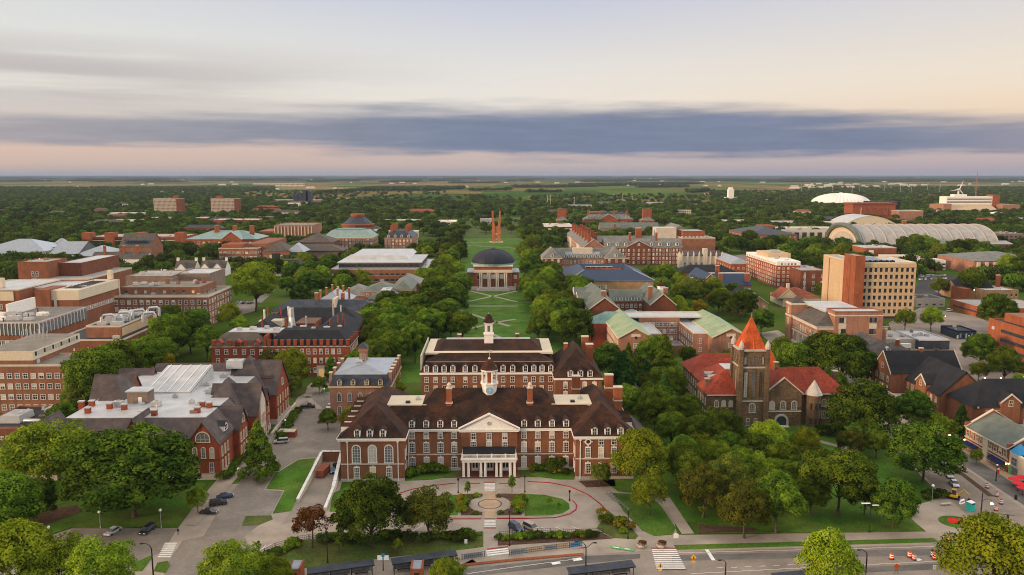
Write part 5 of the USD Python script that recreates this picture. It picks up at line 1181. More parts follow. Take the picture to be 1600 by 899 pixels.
# --- the middle distance
b=G('red_office_block','six storey red brick block with a white top band and small punched windows',1214,1250.5,410,20.5,78,'brick_orange',('flat','lead_roof','white_paint'),5,5,1.8,1.8,side='l',ns=16,base=(2,5.2,8.4,11.6,14.8))
x0,x1,y,y1,h=b.box
b.put('white_band',MB().box(x0-.15,x1+.15,y-.15,y1,h-2.6,h+.72),'white_paint');b.wins('l',x0-.1,lin(y+4,y1-4,16),(h-2.1,),1.6,1.3,'plain');b.wins('f',y-.12,lin(x0+4,x1-4,5),(h-2.1,),1.4,1.3,'plain')
b.wall(x0+3,x0+22,y+30,y+60,h,h+4,'concrete_tan','penthouse');b.unit(x0+12,y+40,h+4,8,5,2,'metal_grey')
b=G('brick_annex','brown brick wing with grey roof between the red block and the concrete tower',1251,1292,424,16,40,'brick_dark',('flat','membrane_grey','brick_dark'),3,3,1.8,2.4)
b.put('stair_light',MB().box(b.box[0]+3,b.box[0]+4,b.box[2]-.2,b.box[2]+.05,1,15),'membrane')
b=G('grey_roofed_hall','small brick hall with pale grey hipped roof left of the red block',1142,1174,412,11,66,'brick_orange',('hip',4.4,'lead_roof'),2,4,1.5,2,side='l',ns=9,cor='limestone')
b=G('library_stacks','big windowless brick cube of book stacks with brick penthouse',1066,1118,373,22,50,'brick_brown',('flat','membrane_grey','limestone'))
x0,x1,y,y1,h=b.box
b.wall(x0+4,x1-8,y+14,y1-4,h,h+6.5,'brick_orange','penthouse');b.flat(x0+4,x1-8,y+14,y1-4,h+6.5,'membrane_grey',.5,'brick_orange');b.put('gable_hall',MB().gable_wall(x0-4,x0+22,y1,y1+50,h+2,9,'y'),'slate_light');b.wall(x0-24,x0-2,y+20,y+40,0,h+10,'limestone','plant_room')
for k in range(8):b.unit(x0+2+k*4,y+9,h+.2,2.4,2.4,1.4,'metal_grey')
b=G('library_hall','long Georgian brick library with pale dormered roof and central pediment',945,1066,386,18,24,'brick_dark',('gable',7.4,'x','slate_light'),4,23,1.6,2.6,cor='limestone')
x0,x1,y,y1,h=b.box
c=(at(998,386,18)[0]);b.wall(c-12,c+12,y-.8,y+2,0,h+.05,'brick_dark');b.gable(c-12,c+12,y-.8,y+9,h+.06,6,'y','slate_light','brick_dark',.4,'limestone');b.wins('f',y-.8,lin(c-10,c+10,5),(1.2,5.3,9.4,13.5),1.6,2.5);b.win('f',y-.8,c,h+1.2,2,2.6,'arch')
for xx in lin(x0+4,x1-5,9):
    if abs(xx-c)>12:b.dormer('f',y+1.2,xx,h+.8,2.6,3.0,4,'slate_light')
for a in(977,1017):b.chim(at(a,375,22)[0],y+9,20,32,2.0,1.8,'brick_orange')
# the long wing with its ranks of chimneys
x0,x1,y=spot(912,944,385,18)
b=Bld('chimney_hall','long brick wing receding from the lawn with two ranks of tall orange chimneys',(x0+x1)/2,y)
b.wall(x0,x1,y,y+190,0,17,'brick_pink');b.gable(x0,x1,y,y+190,17.02,8,'y','slate_light','brick_pink',.5,'limestone');b.wins('l',x0,lin(y+6,y+180,18),(13,8,3),2,2.6,joined=True);b.put('limestone_bays',MB().box(x0-1.5,x0,y+30,y+60,0,16).box(x0-1.5,x0,y+120,y+150,0,16),'limestone')
for yy in lin(y+6,y+172,7):b.chim(x0+6,yy,18,30,3.2,4,'brick_orange','brick_orange')
for yy in lin(y+40,y+180,6):b.chim(x1-4,yy,18,29,3.2,4,'brick_orange','brick_orange')
b.wall(x1,x1+90,y+60,y+78,0,17,'brick_dark');b.gable(x1,x1+90,y+60,y+78,17.02,6,'x','slate_light','brick_dark');b.chim(x1+46,y+66,18,32,6,5,'brick_orange')
# hall with hipped wings facing the lawn
x0,x1,y=spot(848,878,404,15.5)
z0,z1=at(947,404,15.5)[0],at(980,404,15.5)[0]
b=Bld('lawn_hall','brick hall beside the lawn with two pale hipped end wings and row of dormers',(x0+z1)/2,y)
for a,c_ in((x0,x1),(z0,z1)):b.wall(a,c_,y,y+30,0,15.5,'brick_dark');b.hip(a,c_,y,y+30,15.6,9,'slate_light');b.wins('f',y,lin(a+3,c_-3,3),(12,7.4,2.6),1.9,2.8);b.dormer('f',y+1.4,(a+c_)/2,16.4,2.6,2.8,4,'slate_light')
b.cornice(x0,x1,y,y+30,15.6,.6,.4);b.cornice(z0,z1,y,y+30,15.6,.6,.4);b.wall(x1,z0,y+9,y+27,0,14.6,'brick_pink');b.gable(x1-6,z0+6,y+9,y+27,14.62,8.4,'x','slate_light','brick_pink',.4);b.wins('f',y+9,lin(x1+2,z0-2,11),(10,5,1.5),1.7,2.4)
b.put('skylight',MB().slab((x1+4,y+9.8,16.3),(z0-4,y+9.8,16.3),(z0-4,y+14,20.2),(x1+4,y+14,20.2),.2),'lead_roof')
for xx in lin(x1+4,z0-4,10):b.dormer('f',y+9.5,xx,15.4,2,2.2,4,'slate_light')
b.put('attic_block',MB().box((x1+z0)/2-9,(x1+z0)/2+9,y+12,y+19,16,23.4),'limestone');b.wins('l',x0,lin(y+4,y+26,5),(12,7.4,2.6),1.8,2.8)
# blue roofed hall round a court
x0,x1,y=spot(889,1021,438.5,11)
D=72
b=Bld('blue_roofed_hall','low stone hall with broad dark blue hipped roof round a courtyard',(x0+x1)/2,y)
b.wall(x0,x1,y,y+D,0,11,'brick_tan');b.put('gutter',MB().box(x0-.9,x1+.9,y-.9,y+D+.9,10.6,11.05),'lead_roof')
def ring(q0,q1):return[(q0[0],q0[2]),(q0[1],q0[2]),(q0[1],q0[3]),(q0[0],q0[3])]
o4=[(x0-1,y-1,11.06),(x1+1,y-1,11.06),(x1+1,y+D+1,11.06),(x0-1,y+D+1,11.06)]
i4=[(x0+13,y+15,17.2),(x1-13,y+15,17.2),(x1-13,y+D-15,17.2),(x0+13,y+D-15,17.2)]
k4=[(x0+16,y+19,13),(x1-16,y+19,13),(x1-16,y+D-24,13),(x0+16,y+D-24,13)]
rf=MB()
for i in range(4):
    j=(i+1)%4
    rf.add([o4[i],o4[j],i4[j],i4[i]],[(0,1,2),(0,2,3)]);rf.add([i4[i],i4[j],k4[j],k4[i]],[(0,1,2),(0,2,3)])
b.put('roof',rf,'blue_metal');b.put('court_roof',MB().box(x0+16,x1-16,y+19,y+D-24,11.1,13.2),'membrane_grey');b.put('court_wall',MB().box(x0+17,x1-17,y+D-24.2,y+D-23.6,13,14.6),'brick_orange')
for xx in lin(x0+20,x1-26,5):b.put('roof_light',MB().box(xx-2.2,xx+2.2,y+D-22.6,y+D-20,14.3,15.9),'membrane');b.put('glazing',MB().box(xx-1.9,xx+1.9,y+D-22.75,y+D-22.58,14.6,15.6),'pane_dark')
for q in((x0-1,y-1),(x1+1,y-1)):
    t=(x0+13,y+15)if q[0]<x0 else(x1-13,y+15);b.put('ridge_cap',MB().tube([(q[0],q[1],11.2),(t[0],t[1],17.3)],.35,5),'lead_roof')
for xx in lin(x0+7,x1-38,4):b.wins('f',y,[xx-2.4,xx-.8,xx+.8,xx+2.4],(3,),1.3,4.6)
b.put('pale_end',MB().box(x0-.12,x0+.02,y,y+24,.2,8),'cream')
# hall with pedimented pavilions and a white cupola
x0,x1,y=spot(921,968,483,13)
b=Bld('twin_gabled_hall','brick hall with grey slate roofs, two gabled wings and a white octagonal cupola',(x0+x1)/2+20,y)
b.wall(x0,x1,y,y+66,0,13,'brick_dark');b.gable(x0,x1,y,y+66,13.02,6.4,'y','slate_green','brick_dark',.5,'limestone');b.wins('l',x0,lin(y+4,y+62,14),(9.4,5.6,1.8),1.5,2.2);b.put('pale_base',MB().box(x0-.2,x0,y,y+50,0,5),'limestone')
for yy in(y+30,y+52):b.wall(x0-3.5,x0+3,yy,yy+12,0,13.6,'brick_dark');b.gable(x0-3.5,x0+8,yy,yy+12,13.62,3.6,'x','slate_green','white_paint',.4,'white_paint');b.win('f',yy,x0-1.2,9,1.2,2)
w0,w1=at(1018,478,13)[0],at(1058,478,13)[0]
b.wall(w0,w1,y+14,y+66,0,13,'brick_dark');b.gable(w0,w1,y+14,y+66,13.02,6.4,'y','slate_green','brick_dark',.5,'limestone');b.wall(x1,w0,y+36,y+54,0,11.6,'brick_dark');b.gable(x1,w0,y+36,y+54,11.62,6.2,'x','slate_green','brick_dark');b.wins('f',y+36,lin(x1+2,w0-2,7),(7.8,4,.9),1.5,2.2)
for xx in lin(x1+3,w0-3,5):b.dormer('f',y+37,xx,12.2,1.8,2.0,3,'slate_green')
b.put('copper_canopy',MB().hip(x1+3,w0-4,y+8,y+22,7,3.4),'copper_light');b.wall(x1+4,w0-5,y+9,y+21,0,7,'brick_dark');b.put('link_roof',MB().box(x1,w0,y-.5,y+5,9,9.5),'slate_green');b.wall(x1,w0,y,y+4.6,0,9,'brick_dark')
for xx,yy in((w0+2,y+26),(w1-5,y+20),(x0+9,y+8)):b.chim(xx,yy,14,22.5,2.6,1.8,'brick_brown')
ux,uz=hgt(1033,440,y+36);cz=hgt(1033,448,y+36)[1];z0=hgt(1033,462,y+36)[1]
cup=b.put('cupola',MB().box(ux-3.2,ux+3.2,y+32.8,y+39.2,z0-4,z0+1.6).lathe([(2.3,z0+1.6),(2.3,cz),(2.7,cz+.1),(2.7,cz+.4)],ux,y+36,8,PI/8),'white_paint');b.put('cupola_roof',MB().lathe([(2.6,cz+.4),(1.9,cz+1.8),(.7,cz+2.9),(.15,uz+1.4)],ux,y+36,8,PI/8),'shingle_brown',cup)
b=G('blue_gabled_hall','brick hall with steep blue roof and stone trimmed gable and chimneys',1120,1174,446,9.5,24,'brick_brown',('gable',7,'x','blue_metal'),2,9,2.2,2.4)
x0,x1,y,y1,h=b.box
b.wall(x0-14,x0+3,y-3,y+40,0,10,'brick_brown');b.gable(x0-14,x0+3,y-3,y+40,10.02,8,'y','blue_metal','brick_brown',.3,'limestone');b.wins('l',x0-14,lin(y,y+36,8),(6,1.6),1.8,2.2)
for yy in(y+8,y+24):b.dormer('l',x0-12.6,yy,11,2,2,4,'blue_metal')
b.chim(x0+1.5,y-3.4,0,19,3.0,1.4,'brick_brown');b.chim(x1-2,y+4,9,18,3.4,2,'brick_orange');b.chim(x0+10,y1+12,9,20,3,2,'brick_orange');b.wall(x0+6,x1+8,y1+4,y1+22,0,13,'cream');b.flat(x0+6,x1+8,y1+4,y1+22,13,'membrane',.5,'cream')
b=G('stone_lodge','tan stone lodge with steep dark roof and timber gable right of the blue gabled hall',1152,1200,474,7,30,'brick_tan',('gable',7,'y','shingle_dark',1),2,4,1.5,1.8,side='l',ns=6)
b=G('maroon_roofed_house','cream house with broad maroon hipped roof below the concrete tower',1224,1284,466,6,26,'cream',('hip',6,'rust_metal'),1,6,1.5,1.8);b.chim(b.box[0]+6,b.box[2]+9,6,15,2,1.6,'limestone');b.gable(b.box[0]-4,b.box[0]+10,b.box[2]-1,b.box[2]+14,6.02,6,'y','rust_metal','cream',.4,'cream')
b=G('dark_roofed_house','long dark roofed brick house in the trees right of the library',1062,1152,426,8,22,'brick_red',('hip',5.4,'shingle_dark'),2,9,1.6,1.8)
b=G('gothic_hall','pale limestone Gothic hall with pinnacles and tall windows before the book stacks',1066,1128,400,13,20,'limestone',('gable',4,'x','slate_purple'),1,7,2.6,6,style='arch');x0,x1,y,y1,h=b.box
for xx in lin(x0,x1,8):b.put('pinnacle',MB().lathe([(.9,0),(.8,h+2),(.1,h+4.5)],xx,y-.4,6),'limestone')
b.put('gable_tower',MB().box(x1-18,x1-14,y-1,y+4,0,h+7),'limestone')
b=G('business_hall','tan brick hall with big blue grey roof, right of the book stacks',1171,1246,367,13,90,'brick_orange',('hip',8,'slate_blue'),3,10,2,2,joined=True,side='l',ns=14);x0,x1,y,y1,h=b.box
b.put('limestone_base',MB().box(x0-.3,x1,y-.3,y1,0,4),'limestone');b.wall(x1,x1+90,y+40,y+60,0,15,'limestone');b.flat(x1,x1+90,y+40,y+60,15,'slate_blue',.6,'white_paint')
for xx in lin(x1+4,x1+86,9):b.put('tall_window',MB().box(xx-3,xx+3,y+39.8,y+40.05,2,13),'pane_dark')
# vaulted drill hall
fx0,fx1=428.0,598.0;fy0,fy1=934.0,1030.0;fz=27.5
b=Bld('drill_hall','huge barrel vaulted drill hall with grey ribbed roof and arched cream end wall',510,980)
prof=[((fy0+fy1)/2-(fy1-fy0)/2*math.cos(a),fz*math.sin(a)**.82)for a in np.linspace(0,PI,33)]
vt=MB();V_,F_=[],[]
for x in(fx0+4,fx1):
    V_+=[(x,yy,zz)for yy,zz in prof]
for i in range(32):F_+=[(i,i+33,i+34),(i,i+34,i+1)]
vt.add(V_,F_);vt.fan([(fx1,yy,zz)for yy,zz in prof]);b.put('vault_roof',vt,'membrane_grey',smooth=50);footprints.append((fx0,fx1,fy0,fy1,25))
for x in lin(fx0+8,fx1-1,13):b.put('roof_rib',MB().tube([(x,yy,zz+.15)for yy,zz in prof],.9,5),'concrete')
b.put('end_arch',MB().tube([(fx0+2,yy,zz)for yy,zz in prof],3.2,6),'slate_green');b.put('end_wall',MB().fan([(fx0+3.5,yy,zz)for yy,zz in prof[::-1]]),'cream')
fan_in=[((fy0+fy1)/2-33*math.cos(a),18.5*math.sin(a)**.85)for a in np.linspace(0,PI,25)]
gl=b.put('end_glazing',MB().fan([(fx0+3.2,yy,zz+1)for yy,zz in fan_in[::-1]]),'pane_blind')
for yy,zz in fan_in[2:-2:2]:b.put('mullion',MB().box(fx0+2.7,fx0+3.3,yy-.5,yy+.5,1,zz+1),'cream',gl)
b.wall(fx0+10,fx1+12,fy0-7,fy0+6,0,8,'brick_dark');b.put('lean_to',MB().slab((fx0+10,fy0-7.5,8),(fx1+12,fy0-7.5,8),(fx1+12,fy0+7,11),(fx0+10,fy0+7,11),.3),'membrane_grey');b.wins('f',fy0-7,lin(fx0+16,fx1+4,24),(2.5,),3,3.5,'plain',joined=True);b.chim(hgt(1413,345,1030)[0],1030,0,hgt(1413,345,1030)[1],5,4,'brick_orange')
# domed hall at the end of the lawn
x0,x1,y=spot(741,800,416.5,18.5)
cx=(x0+x1)/2;R=(x1-x0)/2+.4
b=Bld('domed_hall','brick auditorium with wide dark ribbed dome and columned front closing the long lawn',cx,y,sash='limestone')
b.wall(x0,x1,y,y+30,0,18.5,'brick_orange');b.put('entablature',MB().box(x0-.5,x1+.5,y-.6,y+30,13.6,15.8).box(x0-.8,x1+.8,y-.9,y+30,18.3,19),'limestone')
zz0=19.0;b.put('copper_cresting',MB().lathe([(R+2.4,zz0-.2),(R+2.4,zz0+1.2),(R+1.4,zz0+1.2)],cx,y+R+1,28),'copper')
dp=[((R+1.8)*math.cos(t),zz0+.9+(hgt(771,391.5,y+R)[1]-zz0)*math.sin(t)**.9)for t in np.linspace(0,PI/2-.08,12)]
b.put('dome',MB().lathe(dp,cx,y+R+1,48),'dome_dark',smooth=60)
for k in range(16):
    a=k*PI/8;b.put('dome_rib',MB().tube([(cx+(r+.08)*math.cos(a),y+R+1+(r+.08)*math.sin(a),z+.05)for r,z in dp],.12,4),'slate_blue')
b.put('dome_lantern',MB().lathe([(2.2,dp[-1][1]-.4),(2.2,dp[-1][1]+.5),(.3,dp[-1][1]+1.1)],cx,y+R+1,12),'dome_dark')
for sx_ in(x0-5.5,x1):b.wall(sx_,sx_+5.5,y+2.5,y+26,0,13,'brick_orange','side_wing');b.put('wing_roof',MB().box(sx_-.4,sx_+5.9,y+2.1,y+26.4,13,14),'lead_roof');b.win('f',y+2.5,sx_+2.7,8.4,2.6,3,'plain','limestone');b.win('f',y+2.5,sx_+2.7,2.6,1.6,2)
for k in range(3):
    u=cx+(k-1)*(x1-x0)*.22;b.put('tall_window',MB().box(u-2,u+2,y-.2,y+.02,1.2,8),'brick_dark');b.put('upper_window',MB().box(u-1.7,u+1.7,y-.25,y+.02,8.8,12.2),'pane_blind')
for k in range(4):
    for e in(-.7,.7):b.put('column',MB().lathe([(.75,.6),(.62,1.2),(.52,12.6),(.8,13.4)],cx+(k-1.5)*(x1-x0)*.22+e,y-1.2,8),'limestone')
b.wins('f',y,[x0+3,x1-3],(8.6,2.2),1.5,2.4,'plain','limestone')
b.put('steps',MB().box(cx-13,cx+13,y-8,y,0,.8).box(cx-12,cx+12,y-6.6,y,.8,1.6).box(cx-11,cx+11,y-5,y,1.6,2.4).box(x0-3,cx-11.1,y-3,y,0,2.6).box(cx+11.1,x1+3,y-3,y,0,2.6),'limestone_grey');footprints.append((x0-6,x1+6,y-9,y+60,14))
# bell tower
bx,by_=at(775.5,379)[:2]
b=Bld('bell_tower','slender modern orange brick bell tower split into two tall leaning piers',bx,by_,cat='bell tower')
zt=hgt(775,330,by_)[1];wd=5.6
for s_ in(-1,1):
    rows_=[(.9,5.6,0),(1.2,5.6,.3),(2.0,5.6,.55),(3.3,5.7,.72),(3.9,5.9,1)]
    pm=MB()
    for(a0,b0,t0),(a1,b1,t1)in zip(rows_,rows_[1:]):
        q=[(bx+s_*a0,by_,zt*t0),(bx+s_*b0,by_,zt*t0),(bx+s_*b0,by_+5,zt*t0),(bx+s_*a0,by_+5,zt*t0),(bx+s_*a1,by_,zt*t1),(bx+s_*b1,by_,zt*t1),(bx+s_*b1,by_+5,zt*t1),(bx+s_*a1,by_+5,zt*t1)]
        pm.add(q,BOXF if s_>0 else BOXF[:,::-1])
    b.put('pier',pm,'brick_tower')
b.put('belfry',MB().box(bx-2.2,bx+2.2,by_+.6,by_+4.4,zt*.14,zt*.5),'brick_tower');b.put('crossbeam',MB().box(bx-2.4,bx+2.4,by_+.5,by_+4.5,zt*.24,zt*.3).box(bx-3,bx+3,by_+.5,by_+4.5,3.5,5),'limestone');b.put('base',MB().box(bx-9,bx+9,by_-3,by_+8,0,.8),'limestone')
# white roofed union-like library, left of the lawn
b=G('white_roofed_library','broad low brick building with stepped white roofs and dark clerestory left of the lawn',517,667,421.5,11,78,'brick_brown',('flat','membrane','membrane'),2,18,3.0,1.8,style='plain');x0,x1,y,y1,h=b.box
b.wall(x0+5,x1-6,y+8,y1-6,h,h+4.6,'slate_purple','clerestory');b.put('flat_roof',MB().box(x0+4,x1-5,y+7,y1-5,h+4.6,h+5.4),'membrane');b.put('upper_roof',MB().frustum(x0+8,x1-18,y+30,y1+20,h+5.4,3.2,3),'membrane')
b.wins('f',y+8,lin(x0+8,x1-9,14),(h+.8,),4,2.6,'plain',joined=True)
# multi hipped pink brick hall
x0,x1,y=spot(576,630,467,12.5)
b=Bld('many_roofed_hall','pinkish brick hall with a cluster of grey green hipped roofs left of the lawn',(x0+x1)/2,y)
for q,h_,rh,m_ in(((x0,x1,y,y+20),12.5,5,'slate_green'),((x1-8,x1+4,y+12,y+52),16.5,5,'slate_green'),((x0-6,x0+14,y+20,y+44),14.5,4.6,'slate_green'),((x0-22,x0-3,y+22,y+48),11.5,5.4,'slate_light'),((x1-10,x1+6,y+44,y+70),16,4.6,'slate_light')):
    b.wall(*q,0,h_,'brick_pink');b.cornice(*q,h_+.02,.5,.5,'limestone');b.put('roof',MB().hip(q[0]-.8,q[1]+.8,q[2]-.8,q[3]+.8,h_+.05,rh),m_)
b.wins('f',y,lin(x0+2,x1-2,8),(8.8,4.8,1),1.5,2.4);b.wins('r',x1+4,lin(y+14,y+50,8),(12,7.6,3),1.5,2.6);b.put('roof_deck',MB().box(x0+7,x0+13,y+4,y+17,16.2,17.3),'membrane');b.wins('f',y+20,lin(x0-4,x0+8,4),(11,),1.4,2)
b.wall(x0-34,x0-6,y-4,y+22,0,9,'brick_orange');b.flat(x0-34,x0-6,y-4,y+22,9,'membrane',.5,'brick_orange')
x0,x1,y=spot(490,540,476,12);b=Bld('lead_roofed_hall','brick hall with pale lead hip roof, chimneys and roof vents behind the blue slate range',(x0+x1)/2,y)
b.wall(x0,x1,y,y+34,0,12,'brick_tan');b.put('roof',MB().hip(x0-.6,x1+.6,y-.6,y+34.6,12.02,6.4),'lead_roof')
for k in range(7):b.chim(x0+3+k*2.6,y+6+(k*5)%20,13,20+k%3,1.1,1.1,rs.choice(['brick_orange','metal_grey','brick_pink']))
b=G('blue_slate_range','long low range with dark blue slate roof and tall chimneys behind the chemistry hall',424,590,486,10.5,18,'brick_tan',('hip',5.4,'slate_blue'),2,20,1.5,2)
for a in(487,529):xx=at(a,476,15)[0];b.chim(xx,b.box[2]+9,12,20,2,1.6,'brick_orange')
xx=at(518,480,14)[0];b.put('stair_wall',MB().box(xx-.8,xx+.8,b.box[2]-.6,b.box[3]-6,10,17.5),'cream')
b=G('mansard_house','white walled house with dark mansard roof and small dormers in the trees',424,470,416,9,16,'white_paint',('deck',5,3,'slate','dark_roof'),2,7,1.5,2.2)
for xx in lin(b.box[0]+3,b.box[1]-3,7):b.dormer('f',b.box[2]+.7,xx,9.3,2.0,2.2,3,'slate')
b=G('hipped_hall','brick hall with brown hipped roof and glazed stair bay, left middle distance',410,452,393,14,34,'brick_brown',('hip',8,'shingle_grey'),2,5,2.4,3);b.put('glazed_bay',MB().box((b.box[0]+b.box[1])/2-4,(b.box[0]+b.box[1])/2+4,b.box[2]-.5,b.box[2],.5,12),'pane_dark');b.put('metal_hip',MB().hip(b.box[1]-4,b.box[1]+14,b.box[2]+2,b.box[3]-4,13,8),'lead_roof')
b=G('hipped_hall','brick hall with wide brown hipped roof in front of the copper roofed range',462,520,379,15,40,'brick_dark',('hip',9,'shingle_grey'),3,6,2.4,2.6);b.wall(b.box[0]-12,b.box[1]+16,b.box[2]-34,b.box[2]-4,0,9,'brick_grey');b.put('lead_roof',MB().hip(b.box[0]-13,b.box[1]+18,b.box[2]-36,b.box[2]-3,9,6),'shingle_grey')
b=G('copper_roofed_range','long brick range with pale copper mansard and many small windows, left of the lawn',505,583,371,17,40,'brick_brown',('deck',7.5,8,'copper_light','copper'),4,14,2.2,2.8,cor='limestone',side='r',ns=5);b.put('copper_deck',MB().box(b.box[0]+12,b.box[1]-14,b.box[2]+14,b.box[3]-6,24.2,25.6),'copper');b.put('cornice_band',MB().box(b.box[0]-.4,b.box[1]+.4,b.box[2]-.4,b.box[3],15.8,17.3),'cream')
x0,x1,y=spot(530,580,353,22);cx=(x0+x1)/2;r=(x1-x0)/2
b=Bld('octagon_theatre','dark truncated cone roof of a theatre with copper rims',cx,y+r);b.put('wall',MB().lathe([(r*1.0,0),(r*1.0,21)],cx,y+r,16),'brick_brown');b.put('lower_rim',MB().lathe([(r*1.04,20.6),(r*1.08,23),(r*.98,23.6)],cx,y+r,16),'brick_orange');zt=hgt(555,336,y+r)[1]
b.put('roof',MB().lathe([(r*.95,23.4),(r*.42,zt-2)],cx,y+r,16),'slate_blue');b.put('upper_rim',MB().lathe([(r*.44,zt-2),(r*.46,zt+1),(r*.40,zt+1.6)],cx,y+r,16),'brick_orange')
b=G('fluted_auditorium','brick box auditorium with vertical fins and flat roof, left distance',428,488,353,20,60,'brick_pink',('flat','gravel_roof','brick_pink'))
for xx in lin(b.box[0]+1,b.box[1]-1,12):b.put('fin',MB().box(xx-.5,xx+.5,b.box[2]-1,b.box[2],0,19),'cream')
b.wall(b.box[0]-24,b.box[0],b.box[2]+10,b.box[3],0,12,'brick_orange')
b=G('chimneyed_hall','square brick hall with blue mansard and many tall chimneys left of the lawn',600,645,372,17,60,'brick_brown',('deck',7,8,'slate_blue','dark_roof'),4,8,2,2.6,cor='limestone',side='r',ns=8)
for k in range(5):
    for s_ in(0,1):b.chim(b.box[0]+8+s_*(b.box[1]-b.box[0]-16),b.box[2]+8+k*11,17,31,3,3,'brick_orange','brick_orange')
for xx in lin(b.box[0]+5,b.box[1]-5,4):b.dormer('f',b.box[2]+1.2,xx,17.4,2.6,2.8,4,'slate_blue')
# left distance
b=G('light_blue_roofed_hall','sprawling hall with wide light blue metal hipped roof at the far left',-40,70,393,8,60,'limestone',('hip',11,'lead_roof'),1,12,3,3,joined=True);b.put('roof_low',MB().slab((b.box[0]-10,b.box[2]-26,5),(b.box[1]-4,b.box[2]-26,5),(b.box[1]-4,b.box[2]-1,8),(b.box[0]-10,b.box[2]-1,8),.4),'copper_light');b.wall(b.box[0]-9,b.box[1]-6,b.box[2]-24,b.box[2],0,5,'limestone','low_wall')
b=G('round_roofed_pavilion','octagonal pavilion with light blue conical roof, far left',76,104,386,9,20,'limestone',('hip',.4,'lead_roof'));x0,x1,y,y1,h=b.box;b.put('cone_roof',MB().lathe([((x1-x0)*.62,h+.4),(2.5,h+8),(.4,h+9)],(x0+x1)/2,(y+y1)/2,12),'lead_roof')
b=G('grey_gabled_wing','hall with pale metal gables and white dormers beside the octagonal pavilion',78,122,397,8,44,'slate_green',('gable',11,'x','lead_roof'),1,5,2.2,2.4);b.put('metal_hip',MB().hip(b.box[1]-6,b.box[1]+36,b.box[2]-4,b.box[3],6,9),'lead_roof');b.wall(b.box[1]-4,b.box[1]+34,b.box[2]-2,b.box[3]-2,0,6,'brick_pink')
b=G('grey_dormer_house','low grey roofed range with brick chimneys and white dormers, left',142,228,405,8,18,'white_paint',('gable',6,'x','shingle_grey'),1,14,1.6,2.2)
for k in(.2,.55,.8):b.chim(b.box[0]+(b.box[1]-b.box[0])*k,b.box[2]+7,10,21,2.2,1.8,'brick_orange')
b=G('parking_garage','brick parking garage with tan open decks and stair towers, left distance',138,285,371,13,50,'brick_orange',('flat','concrete','brick_orange'))
for z in(2.5,6.2,9.8):b.put('open_deck',MB().box(b.box[0]+1,b.box[1]-1,b.box[2]-.25,b.box[2],z,z+1.5),'pane_dark');b.put('tan_rail',MB().box(b.box[0]+1,b.box[1]-1,b.box[2]-.4,b.box[2],z-1.2,z),'limestone')
for k in(.0,.24,.56,.98):xx=b.box[0]+(b.box[1]-b.box[0])*k;b.wall(xx-5,xx+5,b.box[2]-6,b.box[2]+8,0,19,'brick_orange','stair_tower')
b=G('grey_roofed_hall','tall brick hall with steep grey roof and a row of dark dormers, left distance',186,236,386,14,30,'brick_brown',('gable',13,'x','shingle_grey'),1,8,2.4,9)
for xx in lin(b.box[0]+6,b.box[1]-6,8):b.dormer('f',b.box[2]+3.5,xx,17.8,2.4,2.2,3,'slate_blue','slate_blue')
b=G('copper_hipped_hall','brick hall with pale copper hipped roof and round chimneys, left distance',290,402,374,13,50,'brick_orange',('hip',9,'copper_light'),2,14,2.4,3)
for k in(.36,.62,.86):b.chim(b.box[0]+(b.box[1]-b.box[0])*k,b.box[2]+20,16,28,5,4,'brick_orange','brick_pink')
c_=b.box[0]+(b.box[1]-b.box[0])*.66;b.wall(c_-12,c_+12,b.box[2]-6,b.box[2]+20,0,13.2,'brick_orange');b.gable(c_-12,c_+12,b.box[2]-6,b.box[2]+20,13.22,9,'y','copper_light','brick_orange',.4,'limestone')
b=G('four_storey_hall','pink brick four storey hall with white roofs and strip windows, left of the white house',341,402,389,15,70,'brick_brown',('flat','membrane_grey','limestone'),3,9,3,1.9,side='r',ns=10);b.wall(b.box[0]+2,b.box[0]+22,b.box[2]+4,b.box[2]+30,15,19,'brick_orange','penthouse');b.wall(b.box[1]-14,b.box[1]+6,b.box[2]+14,b.box[3]+20,0,19,'brick_brown','rear_block')
for i,(a,c_,l)in enumerate(((273,304,'white rendered house with steep grey roof and chimneys at both ends'),(313,352,'big white gabled house with grey roof and bay windows in front of the trees'))):
    b=G('white_house',l,a,c_,419-i*.5,7.5,14,'white_paint',('gable',6,'x','shingle_grey'),2,6 if i else 5,1.3,1.8)
    for k in((.35,)if not i else(.2,.7)):q=b.box[0]+(b.box[1]-b.box[0])*k;b.gable(q-4,q+4,b.box[2]-2,b.box[2]+6,7.52,4.6,'y','shingle_grey','white_paint',.4);b.wall(q-4,q+4,b.box[2]-2,b.box[2],0,7.5,'white_paint')
    for k in(.04,.96):b.chim(b.box[0]+(b.box[1]-b.box[0])*k,b.box[2]+7,7,16,2,1.8,'white_paint')
b=G('gabled_brick_house','small brown gabled house with brick front below the big white house',308,330,440,6,16,'brick_dark',('gable',6,'y','shingle_grey',1),1,3,1.2,1.6)
for i,(a,c_,l)in enumerate(((239,284,'left of two pale slab apartment towers on the wooded horizon'),(328.5,372.5,'right of two pale slab apartment towers on the wooded horizon'))):
    b=G('apartment_tower',l,a,c_,311,36,16,'brick_dark',('flat','gravel_roof','limestone'),0);x0,x1,y,y1,h=b.box;d=(x1-x0)*.09
    s0,s1=(x0,x1-2*d)if not i else(x0,x1-1.5*d)
    for r in range(11):
        z=2+r*3.05
        b.put('floor_band',MB().box(s0+1,s1-1,y-.5,y,z+1.9,z+3.0),'limestone')
        fb=MB()
        for k in range(18):u=s0+1.5+k*(s1-s0-3)/18;fb.box(u,u+.8,y-.45,y,z,z+1.9)
        b.put('floor_piers',fb,'limestone')
    b.wall(x0+(x1-x0)*(.66 if not i else .2),x0+(x1-x0)*(.8 if not i else .36),y+2,y1,h,h+6,'brick_orange','lift_house')
